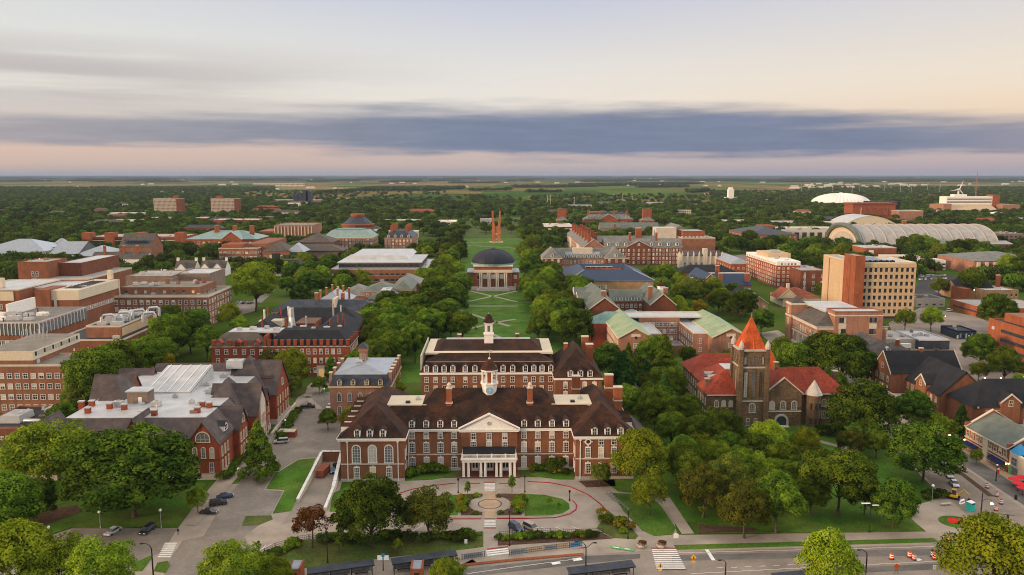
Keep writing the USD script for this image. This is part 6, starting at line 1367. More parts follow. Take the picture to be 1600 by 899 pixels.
# --- right and far right
b=G('long_gymnasium','long brick gymnasium with shallow pale roof and buttresses, right edge',1522,1640,408,12,60,'brick_pink',('hip',6,'slate_light'),1,0)
x0,x1,y,y1,h=b.box
for xx in lin(x0+4,x1-4,9):b.put('buttress',MB().box(xx-1.4,xx+1.4,y-1.4,y,0,11),'limestone');b.put('tall_window',MB().box(xx+2.6,xx+7,y-.2,y,3,9),'brick_dark')
b=G('white_office','low white office with dark strip windows and a brick base beyond the car park',1441,1478,408,8.5,20,'white_paint',('flat','membrane','white_paint'),2,6,3.4,1.5,style='plain');b.wall(b.box[0]+1,b.box[0]+16,b.box[2]-6,b.box[2],0,3,'brick_orange','brick_base');b.wall(b.box[0]-24,b.box[1]-14,b.box[3],b.box[3]+18,0,11,'limestone','rear_block')
b=G('tan_church_house','tan brick house with dark gable roof, flat annex and tall chimney, right',1540,1592,455,8,24,'brick_tan',('flat','membrane','brick_tan'),2,7,1.1,1.5,style='plain');x0,x1,y,y1,h=b.box
b.wall(x0-12,x0+14,y+12,y+34,0,7,'brick_tan');b.gable(x0-12,x0+14,y+12,y+34,7.02,6,'x','shingle_dark','brick_tan');b.chim(x0+21,y+20,8,17,2.4,2.2,'brick_orange');b.wall(x0-13,x0-8,y+4,y+20,0,9,'brick_orange')
x0=at(1535,483,6)[0]
b=Bld('red_brick_garage','low red brick workshop with white flat roof and dark strip window, right',x0+20,505);b.wall(x0,x0+46,486,524,0,6.2,'brick_orange');b.flat(x0,x0+46,486,524,6.2,'membrane_grey',.5,'brick_orange');b.put('ribbon_window',MB().box(x0-.1,x0+.02,489,520,2.6,3.6),'pane_dark');b.put('ribbon_window',MB().box(x0+2,x0+44,485.9,486.02,2.6,3.6),'pane_dark');b.unit(x0+14,502,6.4,3,3,1.6);b.unit(x0+24,512,6.4,4,2.4,1.2)
b=G('pale_workshop','low pale workshop with dark roof edge behind the concrete tower',1432,1477,468,5.5,20,'concrete',('flat','dark_roof','concrete'),1,4,2.0,1.2,style='plain')
b=G('flat_roofed_store','low store with broad white roof and dark navy street wall, right of the recital hall',1437,1484,533,4.6,26,'slate_blue',('flat','membrane','membrane'));b.wall(b.box[0]-18,b.box[0],b.box[2]+4,b.box[3]+2,0,4.4,'concrete');b.flat(b.box[0]-18,b.box[0],b.box[2]+4,b.box[3]+2,4.4,'membrane_grey',.4,'concrete')
for k in range(5):b.unit(b.box[0]-16+k*6.5,b.box[2]+12,4.7,2,1.8,1.1)
b=G('painted_store','small low store with a blue and white painted wall',1495,1526,519,4,16,'slate_blue',('flat','dark_roof','blue_cloth'));x0,x1,y,y1,h=b.box
for k in range(7):b.put('painted_panel',MB().box(x0+k*(x1-x0)/7+.2,x0+(k+.7)*(x1-x0)/7,y-.08,y,.3+(k%3)*.5,2.2+(k%2)*.9),['white_paint','lead_roof','blue_cloth','membrane'][k%4])
b=G('roof_annex','orange brick tower top behind the concrete tower',1352,1401,388,14,30,'brick_orange',('flat','membrane','membrane'));b.put('doorway',MB().box(b.box[0]+4,b.box[0]+9,b.box[2]-.3,b.box[2],2,12),'white_paint')
# far: stadium, arenas, big sheds
x0,x1,y=spot(1333,1392,319,31)
b=Bld('stadium_stand','orange brick stadium stand with colonnade, far right left part',(x0+x1)/2,y);b.wall(x0,x1+10,y,y+40,0,30,'brick_orange');b.put('roof',MB().box(x0-2,x1+12,y-2,y+42,30,33),'rust_metal');b.put('colonnade_recess',MB().box(x0+16,x1-6,y-.5,y,8,24),'cream')
for xx in lin(x0+18,x1-8,22):b.put('column',MB().box(xx-.9,xx+.9,y-2,y,8,24),'brick_orange')
b.wall(x1+2,x1+50,y-30,y+10,0,18,'brick_pink');b.flat(x1+2,x1+50,y-30,y+10,18,'membrane_grey',1,'limestone');b.wall(x1+14,x1+80,y+120,y+150,0,32,'dark_metal','far_stand')
x0,x1,y=spot(1479,1560,310,34)
b=Bld('stadium_stand','stadium stand with tall white press box over brick arches, far right',(x0+x1)/2,y);b.wall(x0,x1,y,y+30,18,38,'white_paint','press_box');b.put('strip_glazing',MB().box(x0+2,x1-16,y-.6,y,24,26.5).box(x0+2,x1-16,y-.6,y,31,33),'pane_dark');b.wall(x1-14,x1+2,y-2,y+24,0,42,'brick_orange','stair_tower');b.wall(x0-20,x1+30,y+2,y+34,0,20,'brick_pink','lower_stand')
b.put('seating',MB().slab((x0-6,y-30,8),(x1-18,y-30,8),(x1-18,y+1,20),(x0-6,y+1,20),1),'concrete_tan');b.wall(x0-22,x0-4,y-30,y+6,0,22,'brick_pink','end_tower');b.wall(x1-6,x1+34,y-28,y-4,0,20,'brick_pink','end_tower');b.wall(x0-40,x1-20,y-42,y-31,0,9,'metal_grey','concourse')
for xx in lin(x0-38,x1-24,14):b.put('bay_opening',MB().box(xx-2,xx+2,y-42.5,y-42,1,6),'pane_dark')
b.wall(x0+20,x0+50,y+4,y+20,38,43,'white_paint','roof_plant')
cx,cy=hgt(1313,322,2270)[0],2270.0
b=Bld('saucer_arena','white saucer shaped arena dome with radial folds, far right',cx,cy)
rd=MB();R=79;n=96;V_,F_=[],[]
tt=np.linspace(0,PI/2,9)
for t in tt:
    for k in range(n):r=R*math.cos(t);V_.append((cx+r*math.cos(2*PI*k/n),cy+r*math.sin(2*PI*k/n),10+26*math.sin(t)**1.15+(.9 if k%2 else-.9)*math.cos(t)**.6))
for i in range(8):
    for k in range(n):A,B_=i*n+k,i*n+(k+1)%n;F_+=[(A,B_,B_+n),(A,B_+n,A+n)]
rd.add(V_,F_);b.put('dome',rd,'white_paint');b.put('lower_bowl',MB().lathe([(R*.72,0),(R*.98,9.6)],cx,cy,48),'concrete');b.put('crown',MB().lathe([(5,35.5),(5,37.2),(1,37.6)],cx,cy,16),'white_paint')
x0,x1,y=spot(1322,1400,350,9)
b=Bld('low_vault_gym','low white curved roof gymnasium over tan columns in front of the stadium',(x0+x1)/2,y)
pf=[(x0+(x1-x0)*t,9+13*math.sin(PI*t)**.9)for t in np.linspace(0,1,17)];V_,F_=[],[]
for yy in(y,y+70):V_+=[(xx,yy,zz)for xx,zz in pf]
for i in range(16):F_+=[(i,i+1,i+18),(i,i+18,i+17)]
b.put('vault_roof',MB().add(V_,F_),'membrane',smooth=40);b.put('end_wall',MB().fan([(xx,y+.5,zz)for xx,zz in pf][::1]),'cream');b.wall(x0,x1,y+.6,y+69,0,9,'brick_tan');b.wall(x0-40,x0,y+20,y+60,0,10,'limestone','white_wing')
for xx in lin(x0+2,x1-2,14):b.put('column',MB().box(xx-.8,xx+.8,y-1,y+.4,0,9),'limestone')
x0,x1,y=spot(1545,1580,337,6);b=Bld('white_hangar','white barrel roofed sports bubble before the press box stand',(x0+x1)/2,y);b.put('vault_roof',MB().lathe([(14,0),(13,6),(9,11),(1,13)],(x0+x1)/2,y+14,20,0,1.9,1),'white_paint',smooth=60)
b=G('long_white_range','long low white roofed range behind the drill hall trees',1205,1304,357,10,30,'limestone',('flat','membrane','white_paint'),2,20,3,2,style='plain',joined=True);b.wall(b.box[0]-14,b.box[0]+6,b.box[2],b.box[3],0,14,'brick_orange','stair_tower')
b=G('residence_hall','long brick residence hall with pale dormered roof and central gable in the distance',912,990,343,13,22,'brick_red',('hip',8,'slate_light'),2,22,1.8,2.4,joined=True);c=(b.box[0]+b.box[1])/2;b.wall(c-16,c+16,b.box[2]-2,b.box[2]+4,0,13.1,'brick_orange');b.gable(c-16,c+16,b.box[2]-2,b.box[2]+14,13.12,9,'y','slate_light','brick_orange',.4,'limestone')
for xx in lin(b.box[0]+8,b.box[1]-8,14):
    if abs(xx-c)>18:b.dormer('f',b.box[2]+2,xx,14.4,2.6,2.8,4,'slate_light')
for k in(.1,.36,.63,.88):b.chim(b.box[0]+(b.box[1]-b.box[0])*k,b.box[2]+12,18,28,3,3,'brick_orange','brick_orange')
for i,(a,c_,l)in enumerate(((870,888,'small brick end pavilion with great square chimney, left of the residence hall'),(1002,1023,'small brick end pavilion with great square chimney, right of the residence hall'))):
    b=G('pavilion',l,a,c_,345,13,22,'brick_red',('hip',8,'slate_light'),2,5,1.8,2.4,joined=True);b.chim((b.box[0]+b.box[1])/2,b.box[2]+12,16,32,14,10,'brick_orange','brick_orange')
b=G('low_grey_roofed_hall','long low hall with blue grey roof in front of the residence hall',938,1030,357,8,26,'pane_mid' if False else 'brick_grey',('gable',8,'x','slate_green'),1,20,3,4,joined=True)
b.chim(at(958,355,9)[0],b.box[2]-2,0,16,3,3,'brick_orange')
b=G('white_banded_block','low modern block with white bands left of the chimneyed wing',850,893,352,9,40,'brick_dark',('flat','membrane','white_paint'),0);b.put('white_band',MB().box(b.box[0]-.4,b.box[1]+.4,b.box[2]-.4,b.box[2],1,3.4).box(b.box[0]-.4,b.box[1]+.4,b.box[2]-.4,b.box[2],6,9.6),'white_paint')
FARB=[
 ('power_station','dark blue clad power station block with stacks on the left skyline',460,483,307,26,40,'slate_blue','slate_blue'),
 ('pale_laboratory','long pale laboratory building beneath the dark power station',427,500,313,12,40,'brick_grey','membrane'),
 ('white_shed','white roofed sheds right of the power station',525,556,310,9,30,'cream','membrane'),
 ('white_shed','left pair of long white sheds in the left woods',240,259,300,8,40,'white_paint','white_paint'),
 ('white_shed','right pair of white domed sheds in the left woods',265,293,300,8,40,'white_paint','white_paint'),
 ('white_flat_block','white roofed block below the left apartment tower',231,276,341,8,30,'white_paint','membrane'),
 ('brick_row_block','low brick block below the right apartment tower',304,334,341,9,30,'brick_orange','limestone'),
 ('brick_row_block','long low brick block right of the right apartment tower',334,402,344,12,30,'brick_orange','limestone'),
 ('white_roofed_school','low white roofed block among trees left of the bell tower',588,660,345,7,40,'brick_orange','membrane'),
 ('white_stepped_block','white stepped laboratory left of the bell tower',682,714,347,9,50,'limestone','white_paint'),
 ('pale_block','pale grey block just left of the bell tower',750,772,343,8,24,'membrane_grey','membrane'),
 ('white_block','white church like block with a square tower on the right horizon',1134,1152,309,12,20,'white_paint','white_paint'),
 ('pink_block','low pink block left of the white church like block',1103,1138,303,8,30,'brick_pink','limestone'),
 ('white_hall','white low hall right of the white church like block',1178,1212,313,8,40,'white_paint','membrane'),
 ('grey_shed','grey roofed greenhouse shed beyond the residence hall',1008,1044,317,7,40,'membrane_grey','membrane'),
 ('grey_shed','second grey greenhouse shed further right beyond the residence hall',1065,1098,320,7,40,'membrane_grey','membrane'),
 ('pale_store','long pale store right of the saucer arena',1362,1398,305,8,40,'membrane_grey','membrane'),
 ('orange_store','orange roofed store left of the press box stand',1438,1462,305,9,40,'concrete_tan','rust_metal'),
 ('orange_terrace','terrace of orange roofed buildings in the right trees',1130,1176,346,8,40,'brick_orange','cream'),
 ('grey_roofed_block','grey roofed blocks at the right edge below the stadium',1556,1600,366,10,40,'brick_grey','slate_light'),
 ('white_long_shed','long white shed at the right edge beside the stadium',1578,1640,342,6,30,'white_paint','membrane'),
 ('small_tan_house','small tan block in the trees right of the red block',1226,1246,392,6,20,'brick_tan','membrane'),
]
for nm,l,a,c_,ye,h,dp_,wm,rm in FARB:
    b=G(nm,l,a,c_,ye,h,dp_,wm,('flat',rm,rm));x0,x1,y,y1,h=b.box
    fb=MB()
    for r in range(max(1,int(h/4.5))):
        for k in range(max(3,int((x1-x0)/6))):u=x0+2+k*6;fb.box(u,min(u+3,x1-.5),y-.15,y,1.4+r*4.2,3.4+r*4.2)
    b.put('window_rows',fb,'pane_dark',kind='stuff')
    if nm=='power_station':
        for k,zz in((.1,32),(.4,36),(.75,44),(.95,40)):q=x0+(x1-x0)*k;b.put('boiler_block',MB().box(q-7,q+7,y-2,y+24,0,zz),'slate_blue')
    if 'church' in l and nm=='white_block':b.put('tower',MB().box(x0+8,x0+26,y-4,y+14,0,40).box(x0+11,x0+23,y-1,y+11,40,46),'white_paint')
rd_=random.Random(404)
for k in range(44):
    px,py=rd_.uniform(20,1580),rd_.uniform(309,372)
    if 690<px<840 or 1260<px<1580 and py<345:continue
    p=at(px,py);wd,dp_,h=rd_.uniform(14,34),rd_.uniform(10,18),rd_.uniform(6.5,11)
    if any(a-wd-8<p[0]<c_+wd+8 and b_-30<p[1]<d_+12 for a,c_,b_,d_,_ in footprints):continue
    b=Bld('distant_block','small low building half hidden in the far woods',p[0],p[1],group='small buildings scattered in the far woods');wm=rd_.choice(['brick_orange','limestone','brick_brown','white_paint','brick_lab','cream'])
    b.wall(p[0]-wd,p[0]+wd,p[1],p[1]+dp_,0,h,wm)
    if rd_.random()<.5:b.put('roof',MB().hip(p[0]-wd-.6,p[0]+wd+.6,p[1]-.6,p[1]+dp_+.6,h+.02,4.5),rd_.choice(['shingle_grey','slate_light','slate_blue','rust_metal']))
    else:b.put('roof',MB().box(p[0]-wd-.4,p[0]+wd+.4,p[1]-.4,p[1]+dp_+.4,h,h+.6),rd_.choice(['membrane','membrane_grey','white_paint','gravel_roof']))
    fb=MB()
    for r in range(2 if h>8 else 1):
        for j in range(int(wd*2/5)):u=p[0]-wd+1.5+j*5;fb.box(u,u+2.4,p[1]-.15,p[1],1.4+r*3.8,3.2+r*3.8)
    b.put('window_rows',fb,'pane_dark',kind='stuff')
# ------------------------------------------------------------------ small things
def car_proto(name,paint,kind='sedan'):
    P=proto(name)
    L,Wd,Hh={'sedan':(4.6,1.8,1.42),'suv':(4.8,1.9,1.72),'pickup':(5.6,1.95,1.8)}[kind]
    a,b=L/2,Wd/2
    if kind=='sedan':low=[(-a,.35),(-a+.05,.78),(-a+.9,.86),(a-1.3,.86),(a-.05,.72),(a,.38)];cab=[(-a+.75,.84),(-a+1.35,Hh),(.35,Hh),(1.15,.84)]
    elif kind=='suv':low=[(-a,.4),(-a+.03,1.0),(-a+.5,1.02),(a-1.1,1.0),(a-.08,.85),(a,.42)];cab=[(-a+.06,1.0),(-a+.3,Hh),(.7,Hh),(1.4,1.0)]
    else:low=[(-a,.5),(-a,1.02),(-.2,1.02),(a-1.4,1.02),(a-.08,.95),(a,.5)];cab=[(-.25,1.0),(-.1,Hh),(1.0,Hh),(1.6,1.0)]
    def ext(mb,prof,w0,w1):
        n=len(prof);zs=[z for _,z in prof];zl,zh=min(zs),max(zs)
        f=lambda z:w0+(w1-w0)*(z-zl)/(zh-zl)
        v=[(x,s*f(z),z)for s in(-1,1)for x,z in prof]
        F=[(i,(i+1)%n,n+(i+1)%n)for i in range(n)]+[(i,n+(i+1)%n,n+i)for i in range(n)]
        F=[t[::-1]for t in F]
        F+=[(0,i,i+1)for i in range(1,n-1)]+[(n,n+i+1,n+i)for i in range(1,n-1)]
        mb.add(v,F)
    m=MB();ext(m,low,b,b*.94);m.build('body',paint,P)
    m=MB();ext(m,cab,b*.93,b*.74);m.build('windows',M['pane_dark'],P)
    m=MB();q=[cab[1],cab[2]];m.box(q[0][0]-.02,q[1][0]+.02,-b*.75,b*.75,Hh-.02,Hh+.05);m.build('roof',paint,P)
    for sx in(-1,1):
        for sy in(-1,1):
            m=MB().lathe([(.1,-.11),(.34,-.11),(.34,.11),(.1,.11)],0,0,12);m.v=[np.c_[w[:,0]+sx*L*.31,sy*(b-.1)+w[:,2],w[:,1]+.34]for w in m.v]
            m.build('wheel',M['asphalt_dark'],P)
    for sy in(-1,1):MB().box(a-.12,a+.02,sy*b*.6-.2,sy*b*.6+.2,.62,.76).build('headlight',M['lamp_white'],P)
    for sy in(-1,1):MB().box(-a-.02,-a+.1,sy*b*.72-.16,sy*b*.72+.16,.68,.84).build('tail_light',M['red_kerb'],P)
    if kind=='pickup':MB().box(-a+.12,-.35,-b*.8,b*.8,.98,1.06).build('load_bed',M['dark_metal'],P)
    return P
for nm,c,r in(('paint_black',(.012,.012,.015),.2),('paint_navy',(.012,.03,.08),.2),('paint_silver',(.42,.43,.44),.25),('paint_white',(.78,.78,.78),.25),('paint_tan',(.36,.28,.22),.25),('paint_grey',(.10,.11,.12),.25),('paint_red',(.32,.02,.02),.25)):
    mat(nm,c,rough=r,var=.03,spec=.6)
CAR={}
for c in('black','navy','silver','white','tan','grey','red'):
    for k in('sedan','suv','pickup'):
        if k=='pickup' and c not in('black','grey'):continue
        CAR[c,k]=car_proto(f'{c}_{k}_kind',M['paint_'+c],k)
def car(front,back,c,k,label,group=None):
    p,q=at(*front),at(*back)
    return copy(CAR[c,k],'parked_car',label,'car',((p[0]+q[0])/2,(p[1]+q[1])/2,.05),math.degrees(math.atan2(p[1]-q[1],p[0]-q[0])),None,group)
car((335,803),(318,803),'black','sedan','black car parked nearest in the row of three beside the left drive')
car((350,788),(332,791),'black','suv','black car in the middle of the row of three beside the left drive')
car((361,777),(342,780),'navy','sedan','dark blue car furthest in the row of three beside the left drive')
car((169,838),(184,829),'silver','sedan','silver car alone on the lower left car park')
car((224,837),(238,827),'black','suv','black four wheel drive car on the lower left car park by the lawn')
car((431,693),(448,692),'silver','suv','silver estate car on the drive right of the pyramidal tree')
car((409,719),(430,717),'black','sedan','dark car half hidden under the pyramidal tree by the left drive')
car((492,637),(470,638),'black','pickup','black pickup truck parked across the drive below the mansard hall')
car((511,642),(519,633),'white','sedan','white car nosing out beside the mansard hall')
car((521,744),(519,731),'navy','sedan','blue car at the foot of the loading ramp')
car((816,834),(797,822),'navy','suv','dark blue estate car parked left of the tan one below the oval island')
car((842,834),(818,822),'tan','suv','tan minivan parked right of the dark blue car below the oval island')
car((1496,765),(1486,752),'white','sedan','white car parked last in the line on the right street')
car((1487,751),(1478,739),'silver','sedan','pale car half under the tree in the line on the right street')
car((1478,738),(1470,727),'navy','sedan','dark blue car mostly hidden by the tree on the right street')
car((1431,558),(1447,558),'navy','sedan','dark blue car standing alone below the white containers on the right lot')
car((1458,549),(1470,556),'silver','sedan','silver car nearest the containers on the right lot')
car((1456,543),(1466,549),'grey','pickup','grey pickup beside the silver car on the right lot')
rc=random.Random(9)
for i in range(15):
    for row in(0,1):
        x=1433+i*3.1+row*4
        if rc.random()<.85:car((x+.6,431+row*4.2-i*.1),(x-.6,435.5+row*4.2-i*.1),rc.choice(['silver','white','navy','grey','silver','white']),rc.choice(['sedan','suv']),'car in the packed rows of the dark car park beyond the concrete tower','cars on the far right car park')
for i,x in enumerate((372,377,382,387,392)):car((x+3.5,474),(x-3.5,475.5),['silver','white','navy','silver','grey'][i],'sedan','car in the short row behind the long brick laboratory','cars behind the long brick laboratory')
for i,x in enumerate((1087,1094,1101,1108)):car((x+3.5,441),(x-3.5,442),['white','silver','navy','white'][i],'suv','car in the short row among trees left of the blue gabled hall','cars left of the blue gabled hall')
for i,(x,y)in enumerate(((1140,404),(1146,404),(1130,411),(1136,412))):car((x+2,y),(x-2,y+.6),['navy','grey','silver','white'][i],'sedan','car on the open lot beside the book stacks','cars beside the book stacks')
for i,(x,y)in enumerate(((1496,450),(1492,454),(1515,441),(1483,486),(1448,492),(1420,496))):car((x+3,y),(x-3,y+1),['red','white','silver','white','navy','silver'][i],'suv','car standing loose on the paved lots behind the concrete tower','cars on the paved lots behind the concrete tower')

def base_top(px,pb,pt):
    p=at(px,pb);return p[0],p[1],hgt(px,pt,p[1])[1]
def lamp(kind,px,pb,pt,label,arm=-1,glow=False,group=None):
    x,y,h=base_top(px,pb,pt);h=max(h,3.2)
    T=thing('street_lamp',label,'street lamp',(x,y,0),group=group)
    if kind=='globe':
        MB().lathe([(.16,0),(.12,.3),(.07,.6),(.06,h-.5)],0,0,8).build('post',M['metal_grey'],T);MB().ball((0,0,h-.2),.38,2).build('globe',M['lamp_glow' if glow else 'lamp_white'],T,40)
    elif kind=='post':
        MB().lathe([(.26,0),(.2,.5),(.12,.8),(.10,h-.9)],0,0,8).build('post',M['dark_metal'],T);MB().lathe([(.16,h-.9),(.34,h-.3),(.34,h-.2),(.1,h)],0,0,8).build('lantern',M['lamp_glow' if glow else 'dark_metal'],T)
    elif kind=='banner':
        MB().lathe([(.22,0),(.14,.6),(.1,h)],0,0,8).build('post',M['dark_metal'],T);b=MB().box(.1,.8,-.03,.03,h-2.6,h-.6).build('banner',M['red_cloth' if arm<0 else 'sky_blue'],T);MB().box(.14,.76,-.045,.045,h-1.2,h-.7).build('banner_stripe',M['white_paint'],b);MB().ball((0,0,h+.2),.3).build('lamp_head',M['lamp_white'],T)
    else:
        R=h*.2;b=MB();b.tube([(0,0,0),(0,0,h*.82)]+[(arm*R*(1-math.cos(a)),0,h*.82+h*.18*math.sin(a))for a in np.linspace(.2,PI/2,6)],[.2,.13,.11,.1,.09,.08,.08,.07],7);b.build('post',M['dark_metal'],T)
        MB().box(arm*R*1.0-(.0 if arm>0 else .8),arm*R+(.8 if arm>0 else 0),-.18,.18,h-.16,h+.02).build('lamp_head',M['lamp_glow' if glow else 'dark_metal'],T)
        if kind=='double':
            MB().tube([(0,0,h*.82),(-arm*R*.9,0,h*.97)],.07,6).build('second_arm',M['dark_metal'],T);MB().box(-arm*R*.9-(.8 if arm>0 else 0),-arm*R*.9+(0 if arm>0 else .8),-.18,.18,h*.95,h*.97).build('lamp_head',M['dark_metal'],T)
    return T
lamp('post',512,880,830,'black lamp post standing between the rust tree and the dark oak')
lamp('post',406,893,845,'black lamp post at the left end of the parking fence')
lamp('post',796,853,797,'black lamp post left of the two parked cars below the oval island')
lamp('post',981,842,798,'black lamp post at the right end of the bed beside the bicycle racks')
lamp('post',820,770,742,'black lamp post by the portico, right of the crossing')
lamp('post',890,783,770,'short black lamp post at the tip of the oval island')
lamp('post',716,771,747,'black lamp post left of the portico crossing')
lamp('arm',240,906,849,'tall lamp with curved arm over the lower left drive, nearest',-1)
lamp('arm',75,884,853,'tall lamp with curved arm at the far left of the lower car park',-1)
lamp('arm',372,872,845,'lamp with curved arm on the drive left of the parking fence',-1)
lamp('double',915,905,846,'tall double armed lamp beside the navy bus shelter',-1)
lamp('arm',1133,908,875,'lamp with curved arm at the bottom right of the crossing',-1)
lamp('arm',1352,908,859,'lamp with curved arm right of the yellow green street tree',-1)
T=lamp('post',1358,832,787,'black lamp pole with pale crosswise lamp heads on the stone hall lawn');h=hgt(1358,787,at(1358,832)[1])[1];MB().box(-2.4,-.2,-.3,.3,h,h+.12).box(.2,2.0,-.3,.3,h-.5,h-.38).build('lamp_head',M['lamp_white'],T)
for px,pb,pt,l in((157,825,799,'white globe lamp with grey post above the lower left car park, left of two'),(252,825,796,'white globe lamp with blue sign above the lower left car park, right of two'),(77,842,831,'short white bollard lamp on the lawn at the left of the car park'),(196,874,857,'white globe lamp in the hedge below the lower left car park'),(94,874,857,'white globe lamp at the left of the hedge below the car park'),(322,624,607,'white globe lamp on the walk between the mansard hall and chemistry hall'),(446,672,656,'white globe lamp on the walk beside the Victorian hall'),(373,748,733,'white globe lamp at the corner lawn of the Victorian hall'),(1456,785,758,'grey post lamp by the planted corner of the stone hall lawn'),(1117,716,705,'white globe lamp in the trees left of the stone hall')):
    lamp('globe',px,pb,pt,l)
T=lamp('globe',507,622,607,'white globe lamp on the curved walk left of the mansard hall')
lamp('banner',1493,712,686,'lamp post with red banner on the shop pavement',-1);lamp('banner',1556,752,728,'lamp post with white notice on the shop pavement, nearer the cafe',-1);lamp('banner',1322,592,572,'lamp post with blue banner beside the trees on the right street',1)
for px,pb,pt,l in((1353,604,592,'lit lamp glowing orange under the big trees before the brown brick hall'),(1383,604,592,'lit lamp by the arched doorway of the brown brick hall'),(1394,636,620,'lit lamp on the street corner right of the big oak'),(1483,694,682,'lit orange lamp in the shrubs left of the shop row'),(1538,602,590,'lit lamp behind the community hall, left of two'),(1563,602,590,'lit lamp behind the community hall, right of two'),(1521,470,453,'lit lamp on a tall post by the tan house'),(1476,506,494,'lit lamp in front of the red brick workshop')):
    lamp('globe',px,pb,pt,l,glow=True)
# signal mast on the right corner
x,y,h=base_top(1531,822,770)
T=thing('signal_mast','tall dark traffic signal mast with lit lamp arm on the right corner','signal mast',(x,y,0))
MB().lathe([(.24,0),(.17,h*.5),(.12,h)],0,0,8).build('mast',M['dark_metal'],T);MB().tube([(0,0,h*.42),(6.5,-3.5,h*.48)],[.12,.07],6).build('signal_arm',M['dark_metal'],T)
for k,t in enumerate((.15,.35,.8)):s_=MB().box(6.5*t-.2,6.5*t+.2,-3.5*t-.2,-3.5*t+.2,h*.42-.7,h*.42+.5).build('signal_head',M['dark_metal'],T);MB().ball((6.5*t,-3.5*t-.22,h*.42+.25),.12).build('signal_lens',M['red_kerb'],s_)
MB().tube([(0,0,h*.74),(1,-.1,h*.82),(2.2,-.2,h*.80),(2.5,-.2,h*.72)],.06,6).build('lamp_arm',M['dark_metal'],T);MB().lathe([(.18,h*.72),(.42,h*.66),(.05,h*.65)],2.5,-.2,8).build('lamp_head',M['lamp_glow'],T)
# bus shelters
def shelter(a,b,label,w=2.3,m='slate_blue',z=2.9):
    p,q=at(*a,z),at(*b,z);L=math.hypot(q[0]-p[0],q[1]-p[1]);rot=math.degrees(math.atan2(q[1]-p[1],q[0]-p[0]))
    T=thing('bus_shelter',label,'bus shelter',(p[0],p[1],.16),rot)
    MB().slab((-.2,-w/2,z-.2),(L+.2,-w/2,z-.2),(L+.2,w/2,z+.15),(-.2,w/2,z+.15),.12).build('roof',M[m],T);MB().box(-.2,L+.2,-w/2-.06,-w/2+.02,z-.42,z-.18).build('fascia',M['dark_metal'],T)
    n=max(2,int(L/4)+1)
    for k in range(n):
        xx=.3+(L-.6)*k/(n-1);MB().box(xx-.07,xx+.07,-w/2+.2,-w/2+.34,0,z-.2).build('post',M['dark_metal'],T);MB().box(xx-.07,xx+.07,w/2-.34,w/2-.2,0,z).build('post',M['dark_metal'],T)
        if k<n-1:
            MB().box(xx+.15,xx+(L-.6)/(n-1)-.15,w/2-.3,w/2-.26,.4,2.2).build('glass_panel',M['pane_mid'],T)
            bn=MB().box(xx+.8,xx+(L-.6)/(n-1)-.8,.1,.55,.45,.52);bn.box(xx+1,xx+1.1,.15,.5,0,.45).box(xx+(L-.6)/(n-1)-1.1,xx+(L-.6)/(n-1)-1,.15,.5,0,.45);bn.build('bench',M['dark_metal'],T)
    return T
shelter((481,893),(583,879),'long dark bus shelter roof, leftmost at the bottom edge');shelter((613,878),(712,864),'long dark bus shelter right of the blue stop sign at the bottom');shelter((889,893),(989,881),'navy roofed bus shelter on the road beside the zebra crossing',2.6,'slate_blue');shelter((1210,902),(1262,897),'navy roofed bus shelter cut off by the bottom edge, right',2.6,'slate_blue')
for a,l in((463,'orange brick kiosk with sloping blue glass top, left of the bus shelters'),(652,'orange brick kiosk with sloping blue glass top, between bus shelters')):
    p=at(a,905);T=thing('kiosk',l,'kiosk',(p[0],p[1],.1));MB().box(-1.3,1.3,-1.5,2.4,0,3.0).build('wall',M['brick_orange'],T);g_=MB().slab((-.95,-1.3,3.06),(.95,-1.3,3.06),(.95,2.2,3.3),(-.95,2.2,3.3),.12).build('glass_roof',M['sky_blue' if False else 'lead_roof'],T);MB().box(-1.4,-.98,-1.6,2.5,3.0,3.3).box(.98,1.4,-1.6,2.5,3.0,3.3).build('coping',M['brick_orange'],T);MB().box(-.5,.5,-1.56,-1.48,.2,2.1).build('door',M['dark_metal'],T)
p=at(599,893);T=thing('bus_stop_sign','blue bus stop sign on a post with pale timetable panels','sign',(p[0],p[1],.16));MB().lathe([(.12,0),(.09,4.3)],0,0,8).build('post',M['dark_metal'],T);MB().box(-1.3,-.15,-.06,.06,2.6,3.7).box(.15,1.3,-.06,.06,2.6,3.7).build('panel',M['lamp_white'],T);MB().box(-.35,.35,-.08,-.02,3.4,4.2).build('sign_face',M['sky_blue'],T)
for px,pb,l in((1083,893,'yellow pedestrian crossing sign on the far right of the zebra'),(1031,906,'yellow pedestrian crossing sign at the near left of the zebra')):
    p=at(px,pb);T=thing('crossing_sign',l,'sign',(p[0],p[1],.05));MB().lathe([(.05,0),(.05,4.0)],0,0,6).build('post',M['metal_grey'],T);s_=MB().add([(0,-.08,2.7),(.65,-.08,3.35),(0,-.08,4.0),(-.65,-.08,3.35),(0,-.02,2.7),(.65,-.02,3.35),(0,-.02,4.0),(-.65,-.02,3.35)],[(0,1,2),(0,2,3),(4,6,5),(4,7,6),(0,4,5),(0,5,1),(1,5,6),(1,6,2),(2,6,7),(2,7,3),(3,7,4),(3,4,0)]).build('sign_face',M['yellow_paint'],T)
    MB().box(-.1,.1,-.12,-.085,3.1,3.5).box(-.16,-.04,-.12,-.085,2.9,3.12).box(.04,.16,-.12,-.085,2.9,3.12).ball((0,-.1,3.62),.1,1,(1,.3,1)).build('walking_figure',M['dark_metal'],s_);MB().box(-.4,.4,-.08,-.02,2.1,2.55).build('arrow_plate',M['yellow_paint'],T)
